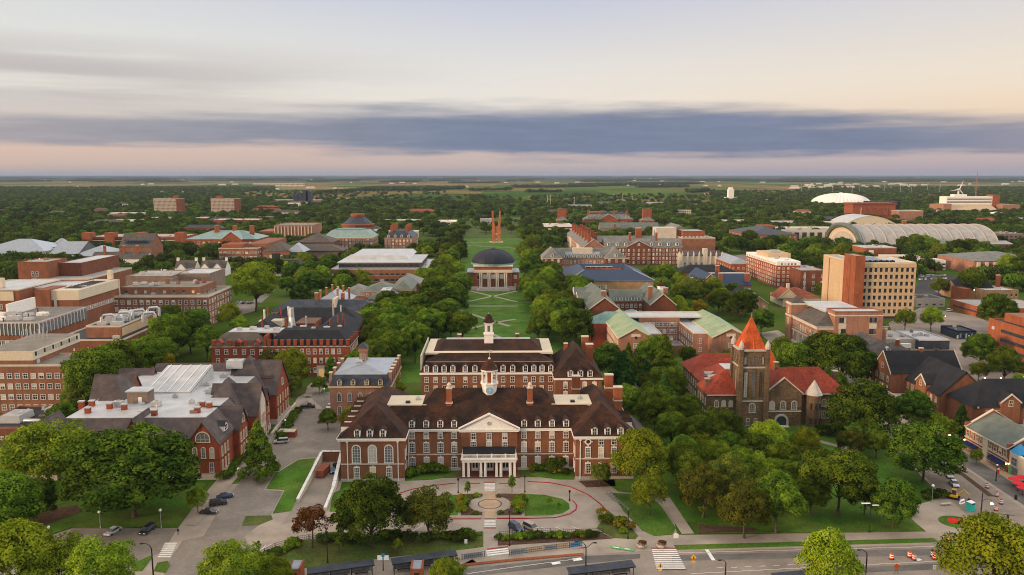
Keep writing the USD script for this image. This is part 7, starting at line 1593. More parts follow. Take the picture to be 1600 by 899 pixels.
p=at(1056,850);T=thing('white_sign','small white shield sign by the path at the right of the zebra','sign',(p[0],p[1],.1));MB().lathe([(.05,0),(.05,2)],0,0,6).build('post',M['metal_grey'],T);MB().box(-.6,.6,-.05,.05,1.4,2.4).gable_wall(-.6,.6,-.05,.05,2.4,.3,'y').build('sign_face',M['white_paint'],T)
p=at(728,853);T=thing('white_sign','small white notice on the lawn left of the central walk','sign',(p[0],p[1],.1));MB().lathe([(.05,0),(.05,.8)],0,0,6).build('post',M['metal_grey'],T);MB().box(-.35,.35,-.04,.04,.5,1.6).build('sign_face',M['white_paint'],T)
p=at(1459,903);T=thing('street_sign','small white sign on a thin post right of the bottom street tree','sign',(p[0],p[1],.1));MB().lathe([(.05,0),(.05,2.6)],0,0,6).build('post',M['metal_grey'],T);MB().box(-.35,.35,-.04,.04,1.9,2.9).build('sign_face',M['lamp_white'],T)
p=at(1400,897);T=thing('flag_sign','orange diamond works sign on a stand at the bottom right','sign',(p[0],p[1],.05));MB().tube([(-.5,0,0),(0,0,1.2)],.04,5).tube([(.5,0,0),(0,0,1.2)],.04,5).build('stand',M['dark_metal'],T);MB().add([(0,-.06,1.0),(.75,-.06,1.75),(0,-.06,2.5),(-.75,-.06,1.75),(0,.0,1.0),(.75,.0,1.75),(0,.0,2.5),(-.75,.0,1.75)],[(0,1,2),(0,2,3),(4,6,5),(4,7,6),(0,4,5),(0,5,1),(1,5,6),(1,6,2),(2,6,7),(2,7,3),(3,7,4),(3,4,0)]).build('sign_face',M['orange_plastic'],T)
# traffic barrels
BP=proto('traffic_barrel_kind');MB().lathe([(.46,0),(.46,.1),(.1,.1)],0,0,12).build('rubber_base',M['dark_metal'],BP);MB().lathe([(.36,.1),(.30,1.1),(.12,1.14),(.12,1.25)],0,0,12).build('barrel',M['orange_plastic'],BP)
for z in(.35,.75):MB().lathe([(.36,z),(.35,z+.18)],0,0,12).build('white_band',M['lamp_white'],BP)
for px,pb,l in((1483,849,'traffic barrel alone on the corner pavement below the red flower bed'),(1393,874,'traffic barrel furthest left in the road'),(1421,871,'traffic barrel behind its twin, second from left in the road'),(1428,875,'traffic barrel with white paint patch beside it in the road'),(1457,870,'rear traffic barrel of the right pair in the road'),(1460,874,'front traffic barrel of the right pair in the road'),(1556,798,'traffic barrel nearest on the right street'),(1564,788,'traffic barrel second nearest on the right street'),(1557,776,'traffic barrel by the end of the dirt strip'),(1542,763,'traffic barrel halfway along the dirt strip'),(1509,738,'traffic barrel furthest up the right street'),(1488,869,'traffic barrel half behind the big right street tree')):
    p=at(px,pb);copy(BP,'traffic_barrel',l,'traffic barrel',(p[0],p[1],.06),0,(1.25,1.25,1.25),'orange and white traffic barrels')
area('paint_patch',strip([(1432,876),(1438,874)],1.0),'white_mark',.062)
# portable toilet, barrier, digger
p=at(1516,798);T=thing('portable_toilet','teal portable toilet with white roof on the right corner','portable toilet',(p[0],p[1],.05),20);MB().box(-.75,.75,-.75,.75,0,2.35).build('cabin',M['teal_plastic'],T);MB().frustum(-.8,.8,-.8,.8,2.35,.35,.35).build('roof',M['lamp_white'],T);MB().box(-.4,.4,-.8,-.74,.1,2.1).build('door',M['teal_plastic'],T);MB().box(-.5,.5,-.82,-.76,1.9,2.15).build('vent',M['dark_metal'],T)
p=at(1490,779);T=thing('digger','yellow mini digger parked behind the portable toilet','digger',(p[0],p[1],.05),-35)
for s_ in(-1,1):MB().box(-1.5,1.5,s_*.9-.25,s_*.9+.25,0,.6).build('track',M['dark_metal'],T)
MB().box(-1.2,1.0,-1,1,.6,1.3).build('body',M['yellow_paint'],T);c_=MB().frustum(-.6,.6,-.8,.5,1.3,1.3,.12).build('cab',M['pane_dark'],T);MB().box(-.55,.55,-.75,.45,2.6,2.7).build('cab_roof',M['yellow_paint'],c_);MB().tube([(.9,.4,1.2),(2.4,.4,2.9),(3.6,.4,1.8),(3.7,.4,.6)],[.22,.18,.15,.12],5).build('boom',M['yellow_paint'],T);MB().frustum(3.3,4.1,0,.8,.1,.6,.15).build('bucket',M['dark_metal'],T)
p=at(1503,787);T=thing('water_barrier','white and red plastic barrier between digger and portable toilet','barrier',(p[0],p[1],.05),30);MB().frustum(-1,1,-.3,.3,0,1.1,.15).build('body',M['lamp_white'],T);MB().box(-.9,.9,-.31,-.2,.5,.75).build('red_band',M['orange_plastic'],T)
for px,pb,l in((1478,790,'stone bench at the edge of the planted corner'),(481,620,'stone bench by the curved walk left of the mansard hall')):
    p=at(px,pb);T=thing('bench',l,'bench',(p[0],p[1],.1),10);MB().box(-1.6,1.6,-.35,.35,.4,.55).build('seat',M['limestone'],T)
    for s_ in(-1,1):MB().box(s_*1.2-.15,s_*1.2+.15,-.3,.3,0,.4).build('leg',M['limestone'],T)
p=at(1548,783-10);T=thing('litter_bin','black litter bin on the shop pavement before the cafe','litter bin',(at(1587,781)[0],at(1587,781)[1],.12));MB().lathe([(.32,0),(.38,1.0),(.4,1.02),(.3,1.1)],0,0,12).build('body',M['dark_metal'],T);MB().lathe([(.3,1.1),(.18,1.35)],0,0,12).build('lid',M['dark_metal'],T)
# cafe umbrellas
for px,pb,l in((1583,760,'red cafe umbrella furthest up the pavement'),(1590,767,'red cafe umbrella second from the left by the cafe'),(1597,774,'orange red cafe umbrella at the picture edge'),(1594,757,'red cafe umbrella close to the cafe wall')):
    p=at(px,pb);T=thing('umbrella',l,'umbrella',(p[0],p[1],.12));MB().lathe([(.25,0),(.25,.08),(.04,.1),(.04,2.5)],0,0,8).build('pole',M['dark_metal'],T);MB().lathe([(1.55,2.05),(1.6,2.12),(.9,2.5),(.1,2.85)],0,0,8).build('canopy',M['red_cloth'],T);MB().lathe([(.06,.1),(.06,.7),(.5,.72),(.5,.76)],.9,0,10).build('table',M['dark_metal'],T)
# loading ramp walls
def wall_run(name,label,a,b,h0,h1,t,m,cap):
    p,q=at(*a),at(*b);L=math.hypot(q[0]-p[0],q[1]-p[1]);T=thing(name,label,'wall',(p[0],p[1],0),math.degrees(math.atan2(q[1]-p[1],q[0]-p[0])))
    MB().add([(0,-t/2,0),(L,-t/2,0),(L,t/2,0),(0,t/2,0),(0,-t/2,h0),(L,-t/2,h1),(L,t/2,h1),(0,t/2,h0)],BOXF).build('wall',M[m],T)
    n=max(2,int(L/3.2))
    for k in range(n):
        u0,u1=k/n,(k+.94)/n;z0,z1=h0+(h1-h0)*u0,h0+(h1-h0)*u1;w=t/2+.14
        MB().add([(L*u0,-w,z0+.002),(L*u1,-w,z1+.002),(L*u1,w,z1+.002),(L*u0,w,z0+.002),(L*u0,-w,z0+.22),(L*u1,-w,z1+.22),(L*u1,w,z1+.22),(L*u0,w,z0+.22)],BOXF).build('coping_stone',M[cap],T)
wall_run('retaining_wall','pale capped wall along the left side of the loading ramp',(465,786),(503,722),1.0,3.2,.5,'limestone','white_paint');wall_run('retaining_wall','white sloping wall on the right side of the loading ramp',(508,799),(521,770),.9,1.6,.5,'limestone','white_paint');wall_run('retaining_wall','white stair wall against the left wing of the hall',(521,770),(534,728),1.6,4.2,.7,'white_paint','white_paint');wall_run('retaining_wall','brick wall across the head of the loading ramp',(503,721),(535,721),3.2,3.2,.6,'brick_union','white_paint')
p=at(505,742);T=thing('skip','rust red skip standing at the foot of the loading ramp','skip',(p[0],p[1],.05),82);MB().box(-3,3,-1.2,1.2,.2,2.2).build('body',M['rust_metal'],T)
for k in range(7):MB().box(-2.8+k*.9,-2.65+k*.9,-1.3,-1.2,.2,2.2).build('rib',M['rust_metal'],T)
MB().box(-3.05,3.05,-1.27,1.27,2.2,2.32).build('rim',M['rust_metal'],T)
p=at(527,733);T=thing('compactor','dark waste compactor beside the blue car on the loading ramp','compactor',(p[0],p[1],.05),80);MB().box(-1.4,1.4,-.9,.9,.1,1.9).build('body',M['dark_metal'],T);MB().frustum(-1.4,.2,-.9,.9,1.9,.4,.2).build('hopper',M['dark_metal'],T)
wall_run('brick_enclosure','low brick bin enclosure beside the drive below the Victorian hall',(436,682),(463,682),2.0,2.0,3.0,'brick_red','limestone')
wall_run('boundary_wall','pale low wall between walk and drive beside the Victorian hall',(425,682),(462,634),1.1,1.1,.4,'limestone','limestone')
# flagpole
x,y,h=base_top(572.5,750,690);T=thing('flagpole','white flagpole before the left wing of the hall','flagpole',(x,y,0));MB().lathe([(.3,0),(.3,.3),(.13,.4),(.07,h)],0,0,8).build('pole',M['white_paint'],T);MB().ball((0,0,h+.1),.16).build('finial',M['yellow_paint'],T);MB().slab((.06,0,h-3.4),(.5,.15,h-3.6),(.5,.15,h-1.2),(.06,0,h-.8),.04).build('flag',M['blue_cloth'],T)
# fences
def fence(pts,label,h=1.1,gap=2.6,panels=None,name='fence',z=.05):
    P_=[at(*p)[:2]for p in pts];T=thing(name,label,'fence',(P_[0][0],P_[0][1],z));o=np.array(P_[0]);rails=MB()
    for i in range(len(P_)-1):
        a,b=P_[i]-o,P_[i+1]-o;L=np.linalg.norm(b-a);n=max(1,int(L/gap));u=(b-a)/L
        for zz in(h,h*.55,h*.15):rails.tube([(*a,zz),(*b,zz)],.045,4)
        for k in range(int(L/.5)):q=a+u*k*.5;rails.box(q[0]-.02,q[0]+.02,q[1]-.02,q[1]+.02,.1,h)
        for k in range(n+1):
            q=a+(b-a)*k/n;MB().box(q[0]-.07,q[0]+.07,q[1]-.07,q[1]+.07,0,h+.12).build('post',M['dark_metal'],T)
            if panels and k<n:
                r_=a+(b-a)*(k+.92)/n;q2=a+(b-a)*(k+.08)/n
                MB().slab((*q2,.15),(*r_,.15),(*r_,h-.1),(*q2,h-.1),.04).build('panel',M[panels[k%len(panels)]],T)
    rails.build('rails',M['dark_metal'],T)
    return T
fence([(396,874),(430,856),(466,845),(500,840)],'dark parking fence along the curved bed, left of the rust tree');fence([(520,841),(620,838),(752,838)],'dark parking fence behind the dark oak and olive tree');fence([(780,838),(840,833),(900,834),(942,833)],'dark parking fence below the two cars and bays')
fence([(796,869),(850,862),(909,855)],'railing with blue and tan panels beside the bus platform',1.3,3.0,['lead_roof','concrete_tan','sky_blue','concrete_tan'],'railing',.16);fence([(722,876),(757,871)],'short railing with pale blue and tan panels left of the crossing',1.3,3.0,['lead_roof','concrete_tan'],'railing',.16)
# planters, bicycles, person, bins
for px,l in((1002,'left of two round planters with rusty flowers at the zebra'),(1033,'right of two round planters with rusty flowers at the zebra')):
    p=at(px,855);T=thing('planter',l,'planter',(p[0],p[1],.05));MB().lathe([(.9,0),(1.2,.5),(1.15,.62),(.9,.6)],0,0,16).build('pot',M['limestone'],T);rng=np.random.default_rng(4);V,q,N,_=crown_mesh(rng,1.6,1.3,'broad',14,40,.24,.3,(.35,.55));raw_mesh(f'{T.GetPath()}/flowers',V,q,M['leaf_rust'],N)
BK=proto('bicycle_kind')
for sx in(-.52,.52):w=MB();a_=np.linspace(0,2*PI,15);w.tube([(sx+.33*math.cos(t),0,.34+.33*math.sin(t))for t in a_],.035,4);w.build('wheel',M['dark_metal'],BK)
MB().tube([(-.52,0,.34),(-.1,0,.36),(.38,0,.85),(-.22,0,.82),(-.52,0,.34)],.03,4).tube([(.52,0,.34),(.36,0,1.0)],.03,4).tube([(-.1,0,.36),(-.25,0,.95)],.03,4).build('frame',M['metal_grey'],BK);MB().box(-.38,-.12,-.07,.07,.95,1.0).build('saddle',M['dark_metal'],BK);MB().box(.32,.4,-.28,.28,.99,1.04).build('handlebar',M['dark_metal'],BK)
for i in range(9):
    t=i/8;p=at(951+31*t,773+26*t);copy(BK,'bicycle','bicycle parked in the rack along the slanting path right of the oval drive','bicycle',(p[0],p[1],.06),12+rc.uniform(-8,8),None,'bicycles in the rack')
rk=MB();p0=at(951,773);T=thing('bicycle_rack','long metal bicycle rack on the slanting path right of the oval drive','bicycle rack',(p0[0],p0[1],.05))
for i in range(17):
    p=at(951+31*i/16,773+26*i/16)-p0;MB().tube([(p[0]-.3,p[1],0),(p[0]-.25,p[1],.75),(p[0]+.25,p[1],.75),(p[0]+.3,p[1],0)],.03,4).build('hoop',M['metal_grey'],T)
def person(px,pb,label,top,legs):
    p=at(px,pb);T=thing('person',label,'person',(p[0],p[1],.05),20)
    import manifold3d as mf
    def hull(*s):return mf.Manifold.batch_hull([mf.Manifold.sphere(r,14).translate(c)for c,r in s])
    legs_m=hull(((.1,0,.95),.11),((.11,.04,.5),.075))+hull(((.11,.04,.5),.075),((.12,-.06,.08),.05))+hull(((.12,-.06,.06),.05),((.12,.12,.04),.04))+hull(((-.1,0,.95),.11),((-.11,.14,.5),.075))+hull(((-.11,.14,.5),.075),((-.12,.2,.08),.05))+hull(((-.12,.2,.06),.05),((-.12,.36,.04),.04))+hull(((-.08,0,.95),.13),((.08,0,.95),.13))
    body=hull(((-.1,0,.98),.12),((.1,0,.98),.12),((-.15,0,1.4),.09),((.15,0,1.4),.09))
    for s_ in(-1,1):body+=hull(((s_*.2,0,1.4),.065),((s_*.27,s_*.08,1.12),.05))+hull(((s_*.27,s_*.08,1.12),.05),((s_*.25,s_*.2,.9),.035))
    hd=hull(((0,0,1.5),.055),((0,0,1.42),.06))+hull(((0,0,1.62),.10),((0,.02,1.68),.10),((0,.05,1.57),.06))+hull(((0,.12,1.62),.02),((0,.1,1.66),.015))
    for s_ in(-1,1):
        hd+=hull(((s_*.25,s_*.2,.9),.034),((s_*.25,s_*.24,.83),.034))
        for k in range(4):hd+=hull(((s_*.25+(k-1.5)*.017,s_*.25,.82),.009),((s_*.25+(k-1.5)*.018,s_*.27,.745+abs(k-1.5)*.008),.008))
        hd+=hull(((s_*.22,s_*.22,.86),.011),((s_*.205,s_*.26,.80),.009));hd+=mf.Manifold.sphere(.02,8).translate((s_*.1,.0,1.63))
    for nm,g_,m_ in(('body',hd,'skin'),('trousers',legs_m,legs),('jacket',body,top)):
        me=g_.to_mesh();MB().add(me.vert_properties[:,:3],me.tri_verts).build(nm,M[m_],T,60)
    me=hull(((0,-.02,1.69),.108),((0,-.05,1.62),.09)).to_mesh();MB().add(me.vert_properties[:,:3],me.tri_verts).build('hair',M['dark_metal'],T)
person(278.5,836,'person in dark clothes walking on the pavement beside the lower left drive','dark_metal','paint_grey')
for px,pb,l in((1436,545,'white storage container right of two on the lot'),(1417,545,'white storage container left of two on the lot')):
    pass
for a,b_,l in((1436,1454,'white box trailer on the lot behind the trees, right of two'),(1409,1424,'white box trailer on the lot behind the trees, left of two')):
    x0,x1,y=spot(a,b_,538,2.8);T=thing('box_trailer',l,'trailer',((x0+x1)/2,y,0));w=(x1-x0)/2;MB().box(-w,w,0,2.4,.6,2.9).build('box',M['white_paint'],T);MB().box(-w+.5,w-.5,.2,2.2,.4,.6).build('chassis',M['dark_metal'],T)
    for xx in(-w+1,w-1):m=MB().lathe([(.1,-.12),(.4,-.12),(.4,.12),(.1,.12)],0,0,10);m.v=[np.c_[q[:,0]+xx,.1+q[:,2],q[:,1]+.4]for q in m.v];m.build('wheel',M['asphalt_dark'],T)
# far poles: wind turbine, masts, floodlights, silo
x,y,_=base_top(1496,321,300);hz=hgt(1496,297,y)[1]
T=thing('wind_turbine','white wind turbine with three blades behind the press box stand','wind turbine',(x,y,0));MB().lathe([(3.4,0),(2.0,hz)],0,0,10).build('tower',M['white_paint'],T);MB().box(-2,2,-4,4,hz,hz+3.4).build('nacelle',M['white_paint'],T)
for k in range(3):a_=.35+k*2*PI/3;MB().tube([(0,-4.5,hz+1.7),(9*math.sin(a_),-4.6,hz+1.7+9*math.cos(a_)),(27*math.sin(a_),-4.8,hz+1.7+27*math.cos(a_))],[1.2,1.3,.3],5).build('blade',M['white_paint'],T)
x,y,_=base_top(1523,322,300);hm=hgt(1523,268,y)[1];T=thing('radio_mast','thin lattice radio mast rising above the right skyline','radio mast',(x,y,0));b=MB()
for s_ in((-1,-1),(1,-1),(0,1)):b.tube([(s_[0]*2.6,s_[1]*2.6,0),(s_[0]*.5,s_[1]*.5,hm)],.32,4)
for k in range(22):
    t0,t1=k/22,(k+1)/22;r0,r1=2.6-2.1*t0,2.6-2.1*t1;b.tube([(-r0,-r0,hm*t0),(r1,-r1,hm*t1)],.2,3).tube([(r0,-r0,hm*t0),(0,r1,hm*t1)],.2,3)
b.build('lattice',M['brick_pink'],T)
for px,pb,pt,l in((855,323,307,'left pole of the nearest pair of field floodlights'),(860,323,307,'right pole of the nearest pair of field floodlights'),(897,322,309,'floodlight pole right of the pair, middle distance'),(988,320,308,'floodlight pole beyond the residence hall'),(973,318,304,'floodlight pole beside the dark silo')):
    x,y,h=base_top(px,pb,pt);T=thing('floodlight_pole',l,'floodlight',(x,y,0));MB().lathe([(.7,0),(.4,h)],0,0,6).build('pole',M['cream'],T);MB().box(-2,2,-.4,.4,h,h+1.6).build('lamp_bank',M['cream'],T)
for i,px in enumerate((1331,1343,1381,1406,1424,1449,1468,1252,1263,1300)):
    x,y,h=base_top(px,304-i%3,288-i%2);T=thing('floodlight_pole','tall thin pole in the scatter along the right skyline','floodlight',(x,y,0),group='poles along the right skyline');MB().lathe([(.8,0),(.5,h)],0,0,6).build('pole',M['limestone_grey'],T);MB().box(-2.5,2.5,-.4,.4,h,h+1.4).build('lamp_bank',M['limestone_grey'],T)
x,y,h=base_top(960,316,304);T=thing('silo','dark round silo standing in the trees on the middle skyline','silo',(x,y,0));MB().lathe([(5.5,0),(5.5,h),(4,h+2),(.3,h+2.6)],0,0,16).build('shell',M['dark_metal'],T,40);MB().lathe([(5.7,h-1),(5.7,h)],0,0,16).build('band',M['metal_grey'],T)
# ------------------------------------------------------------------ trees one by one: crown middle, half width, kind, label
NEAR=[
 (580,795,50,'oak_a','big dark green tree with a stout trunk before the left wing of the hall'),(669,798,38,'olive_a','olive tinged tree right of the dark oak before the hall'),(487,818,28,'rust_a','small rusty orange tree beside the parking fence'),
 (4,790,46,'maple_b','green tree cut off by the left edge above the yellow tinged tree'),(72,708,54,'locust_b','tall light green tree left of the great oak'),(48,778,34,'oak_b','dark tree in deep shade under the tall light green one'),(205,738,84,'oak_a','great dark oak hiding the front of the Victorian hall'),
 (308,778,16,'locust_a','thin young tree at the right front corner of the Victorian hall'),(403,694,25,'cypress_a','pyramidal green tree beside the drive right of the Victorian hall'),
 (28,872,50,'ginkgo_a','yellow tinged tree in the bottom left corner'),(92,886,40,'locust_b','yellow green tree right of the corner yellow tinged tree'),(158,890,46,'locust_a','bright green tree under the hedge of the lower left car park'),(362,890,42,'locust_b','bright green tree at the bottom edge left of the bus shelters'),(428,900,28,'locust_a','bright green treetop just left of the orange kiosk'),(700,896,26,'locust_a','small bright treetop over the bus shelters at the bottom'),
 (564,606,31,'gold_a','golden tree before the mansard hall'),(606,602,24,'ginkgo_a','yellow green tree right of the golden one, against the mansard hall'),(548,655,18,'ginkgo_a','yellow green tree tucked against the left roof of the hall'),(512,653,14,'maple_a','small dark tree on the lawn before the mansard hall'),
 (99,656,25,'oak_b','round dark tree beside the low brick annex'),(150,585,42,'maple_b','broad green tree right of the plain brick block'),(185,572,36,'maple_a','green tree in front of the tan topped laboratory'),(222,558,32,'elm_a','green tree below the laboratory windows'),(128,618,26,'olive_a','olive dark tree left of the Victorian hall'),(255,566,17,'gold_a','small golden tree behind the Victorian hall'),(215,588,16,'locust_a','light green treetop against the purple pyramid roof'),
 (262,522,30,'maple_b','green tree right of the silver duct roofs, left of two'),(296,514,28,'oak_b','dark green tree right of the silver duct roofs, right of two'),(322,532,22,'maple_a','green tree at the left end of the chemistry hall'),(343,556,15,'maple_a','low tree before the left gables of the chemistry hall'),(378,556,13,'maple_b','second low tree before the chemistry hall'),(398,560,11,'maple_a','third low tree before the chemistry hall'),(455,572,27,'ginkgo_a','yellow green tree hiding the chemistry hall front'),(426,566,20,'olive_a','olive tree behind the rear gable of the Victorian hall'),(517,572,12,'cypress_a','narrow green tree at the chemistry hall doorway'),(498,600,11,'maple_a','small dark tree on the curved walk'),(455,598,16,'olive_a','low olive tree on the round lawn left of the curved walk'),
 (1000,712,42,'ginkgo_a','big yellow green tree hiding the right end of the hall'),(1016,768,28,'locust_a','bright green tree below the big yellow green one'),(938,738,16,'olive_a','small spreading tree against the right wing of the hall'),(1073,722,30,'maple_b','green tree right of the big yellow green one'),(1095,700,24,'locust_b','bright green tree between the hall and the stone hall, low'),(1100,762,36,'olive_a','gold brown weeping tree left of the stone hall lawn'),(1138,748,36,'olive_a','olive gold tree in the middle of the front tree group'),(1165,790,38,'olive_a','tall olive tree nearest the street in the front group'),(1215,778,38,'maple_a','dark tree with pale speckled crown beside the lawn path'),(1135,700,26,'oak_b','dark green tree left of the tower foot'),
 (1078,738,28,'maple_a','mid green tree behind the gold brown weeping tree'),(1120,716,27,'locust_b','light green tree in the middle of the front grove'),(1152,732,28,'maple_b','green tree right of the middle of the front grove'),(1192,735,27,'locust_a','bright green tree below the bright yellow one'),(1236,745,26,'maple_b','green tree beside the lawn path, upper'),(1268,770,26,'elm_a','green tree between the speckled and the broad lawn trees'),(1352,772,24,'olive_a','olive tree right of the broad lawn tree'),(1185,775,26,'olive_a','olive green tree left of the speckled crown'),
 (1200,688,30,'ginkgo_a','bright yellow tree before the arched door of the stone hall'),(1257,694,24,'ginkgo_a','yellow green tree right of the bright yellow one'),(1175,690,20,'maple_a','mid green tree at the foot of the stone tower'),(1312,745,50,'elm_a','broad tree standing in the middle of the stone hall lawn'),(1398,782,32,'oak_b','dense round dark tree at the right corner of the lawn'),(1446,702,48,'oak_a','broad dark tree over the parked cars on the right street'),(1352,638,48,'oak_a','big dark tree right of the stone hall'),(1330,690,20,'olive_a','low reddish green tree on the lawn below the big dark tree'),(1370,690,18,'maple_b','small green tree on the lawn left of the street'),(1316,560,46,'oak_a','largest dark tree before the brown brick hall'),(1284,548,30,'oak_b','dark tree before the recital hall'),(1240,562,28,'maple_b','green tree behind the red spirelets'),(1222,545,18,'maple_a','green tree above the stone hall roof by the street'),(1300,600,22,'maple_a','green tree between stone hall and brown brick hall'),(1428,638,26,'oak_b','round dark tree before the terrace of the community hall'),(1470,664,16,'locust_a','light green tree below the terrace'),(1502,655,14,'pine_a','dark conifer beside the community hall'),(1490,670,12,'maple_a','small green tree left of the shop row'),(1404,600,12,'pine_a','dark conifer beside the brown brick hall'),
 (1296,876,42,'ginkgo_a','yellow green street tree at the bottom, left of two'),(1552,868,62,'ginkgo_a','large yellow green street tree in the bottom right corner'),(1526,712,9,'locust_a','small street tree on the shop pavement'),
 (968,585,24,'pine_a','tall dark conifer right of the rear hall wing'),(1000,560,18,'cypress_a','slim larch before the green roofed wing'),(1038,560,25,'cypress_a','tall feathery conifer before the administration hall court'),(1042,600,30,'maple_b','round bright tree left of the stone hall roofs'),(1024,640,32,'elm_a','broad tree over the path right of the hall'),(1075,640,24,'maple_a','green tree along the left side of the stone hall'),(1108,662,18,'cypress_a','slim green tree before the left wing of the stone hall'),(1085,682,30,'oak_b','dark tree below the left wing of the stone hall'),(1050,668,26,'maple_b','green tree in the grove right of the path'),(985,622,14,'maple_a','small round tree in the lawn right of the hall chimneys'),(1075,555,14,'maple_b','tree in the court of the administration hall'),(1120,565,14,'locust_a','bright small tree by the right wing of the administration hall'),(1135,560,12,'maple_a','small tree behind the stone tower'),(945,560,14,'maple_a','small tree beside the green roofed wing'),(1015,600,18,'olive_a','olive tree before the green roofed wing'),
 (860,724,9,'maple_b','small round tree in the bed right of the portico, left of two'),(876,722,9,'maple_b','small round tree in the bed right of the portico, right of two'),
 (858,783,5,'young_a','slim young tree on the right lawn of the oval island'),(873,790,3,'young_a','tiny staked tree near the tip of the oval island'),(620,852,8,'young_a','light green sapling below the olive tree'),(530,852,7,'young_a','light green sapling left of the dark oak trunk'),
 (1330,525,14,'maple_b','tree at the corner of the recital hall'),(1415,497,14,'locust_a','bright tree at the foot of the concrete tower'),(1456,496,15,'locust_b','bright tree on the lot right of the concrete tower'),(1533,545,22,'oak_b','dark tree before the orange brick office'),(1570,568,22,'maple_a','tree under the orange brick office windows'),(1530,578,12,'locust_a','light tree behind the community hall'),(1595,600,14,'locust_b','bright tree at the right edge by the street'),(1468,446,12,'olive_a','round reddish green tree beside the far car park'),(1560,485,24,'oak_b','dark tree right of the red brick workshop'),(1520,440,16,'maple_b','green tree left of the tan house'),(1190,500,18,'oak_b','dark round tree left of the recital hall tower'),(1058,480,18,'ginkgo_a','bright yellow tree behind the white roof of the administration hall'),(1092,482,14,'gold_a','reddish gold tree right of the bright yellow one'),
 (398,442,33,'locust_b','large light green tree right of the long laboratory'),(358,492,18,'ginkgo_a','yellow green tree by the corner of the long laboratory'),(374,510,15,'locust_a','light green tree behind the chemistry hall'),(1386,404,8,'locust_a','bright tree at the drill hall foot')if False else(1313,395,12,'ginkgo_a','bright yellow tree before the drill hall arch'),
]
SQUAT={(205,738):.7,(72,708):.8,(48,778):.8,(1446,702):.8,(1352,638):.85,(1316,560):.8,(1312,745):.82,(1552,868):.85}
for px,py,r,k,l in NEAR:tree(px,py-(8 if(px,py)==(205,738)else 0),r,k,l,k=SQUAT.get((px,py),1.0))
for px,py,l in((731,769,'narrow columnar shrub left of the portico crossing'),(800,764,'broad columnar shrub right of the portico crossing'),(730,790,'dark columnar shrub at the left of the paved circle')):
    p=at(px,py+6);plant(p[0],p[1],1.1 if px<790 else 1.35,'column_a',l)
# planting: shrubs in rows and beds
rs2=random.Random(21)
def shrubs(pts,kinds,label,group,s=(.7,1.2),w=0.0,step=1.5):
    P_=[at(*p)[:2]for p in pts]
    for i in range(len(P_)-1):
        a,b=P_[i],P_[i+1];L=np.linalg.norm(b-a)
        for k in range(max(1,int(L/step))):
            q=a+(b-a)*(k+rs2.random()*.6)/max(1,L/step);plant(q[0]+rs2.uniform(-w,w),q[1]+rs2.uniform(-w,w),rs2.uniform(*s),rs2.choice(kinds),label,group,cat='shrub')
shrubs([(634,748),(668,737),(702,740)],['bush_a','bush_b','bush_deep'],'green shrub in the bed left of the portico','shrubs left of the portico',(1.0,1.8),.8,1.6)
shrubs([(828,737),(860,736),(893,745)],['bush_deep','bush_a','bush_gold'],'green shrub in the bed right of the portico','shrubs right of the portico',(.9,1.6),.8,1.6)
shrubs([(722,800),(722,778)],['bush_gold','bush_b'],'gold green shrub at the left end of the island beds','shrubs on the left of the oval island',(.8,1.2),.5,1.5);shrubs([(812,802),(812,776)],['bush_gold','bush_b'],'gold green shrub at the right end of the island beds','shrubs on the right of the oval island',(.9,1.4),.5,1.4)
shrubs([(740,777),(750,776)],['bush_b','bush_gold'],'small shrub in the island bed by the paved circle','small shrubs by the paved circle',(.6,.9),.5,1.6);shrubs([(780,777),(792,777)],['bush_b','bush_gold'],'small shrub in the island bed by the paved circle','small shrubs by the paved circle',(.6,.9),.5,1.6);shrubs([(740,803),(752,803)],['bush_b'],'small shrub in the island bed by the paved circle','small shrubs by the paved circle',(.5,.8),.4,1.6);shrubs([(780,803),(796,803)],['bush_b','bush_gold'],'small shrub in the island bed by the paved circle','small shrubs by the paved circle',(.5,.8),.4,1.6)
shrubs([(404,878),(440,862),(478,850)],['bush_a','bush_b'],'shrub in the bed below the curved parking fence','shrubs along the parking fence',(.8,1.4),1.2,1.7);shrubs([(500,848),(640,844),(750,842)],['bush_deep','bush_a'],'shrub in the dark row behind the front lawn trees','shrubs behind the front lawn trees',(.9,1.4),1.0,1.9)
shrubs([(781,843),(840,841),(900,840),(940,838)],['bush_a','bush_deep','bush_b'],'shrub in the hedge below the two parked cars','shrubs below the parked cars',(.7,1.1),.3,1.4);shrubs([(945,808),(965,822),(985,834)],['bush_a','bush_b','bush_gold'],'shrub in the triangular bed left of the bicycle path','shrubs by the bicycle path',(.8,1.4),1.8,1.2)
shrubs([(110,888),(156,889)],['bush_deep'],'shrub in the hedge under the lower left car park','hedge under the lower left car park',(.7,.9),.2,1.2);shrubs([(436,690),(450,665),(470,640)],['bush_deep','bush_a'],'dark shrub along the pale wall by the Victorian hall','shrubs along the pale wall',(.8,1.4),.4,2.2);shrubs([(350,752),(385,712),(415,680)],['bush_a','bush_deep'],'shrub against the right side of the Victorian hall','shrubs against the Victorian hall',(.9,1.5),.6,2.2)
shrubs([(1446,780),(1480,775)],['bush_deep','bush_a'],'shrub in the planted corner of the stone hall lawn','shrubs at the lawn corner',(.8,1.3),.6,1.6);shrubs([(1418,796),(1424,812)],['bush_deep'],'rounded dark shrub bulging onto the corner pavement','shrubs on the corner pavement',(1.2,1.5),.3,2.4)
shrubs([(1270,680),(1320,682)],['bush_deep','bush_a'],'dark shrub at the foot of the stone hall right wing','shrubs at the stone hall',(1.3,2.2),1.0,3.0)

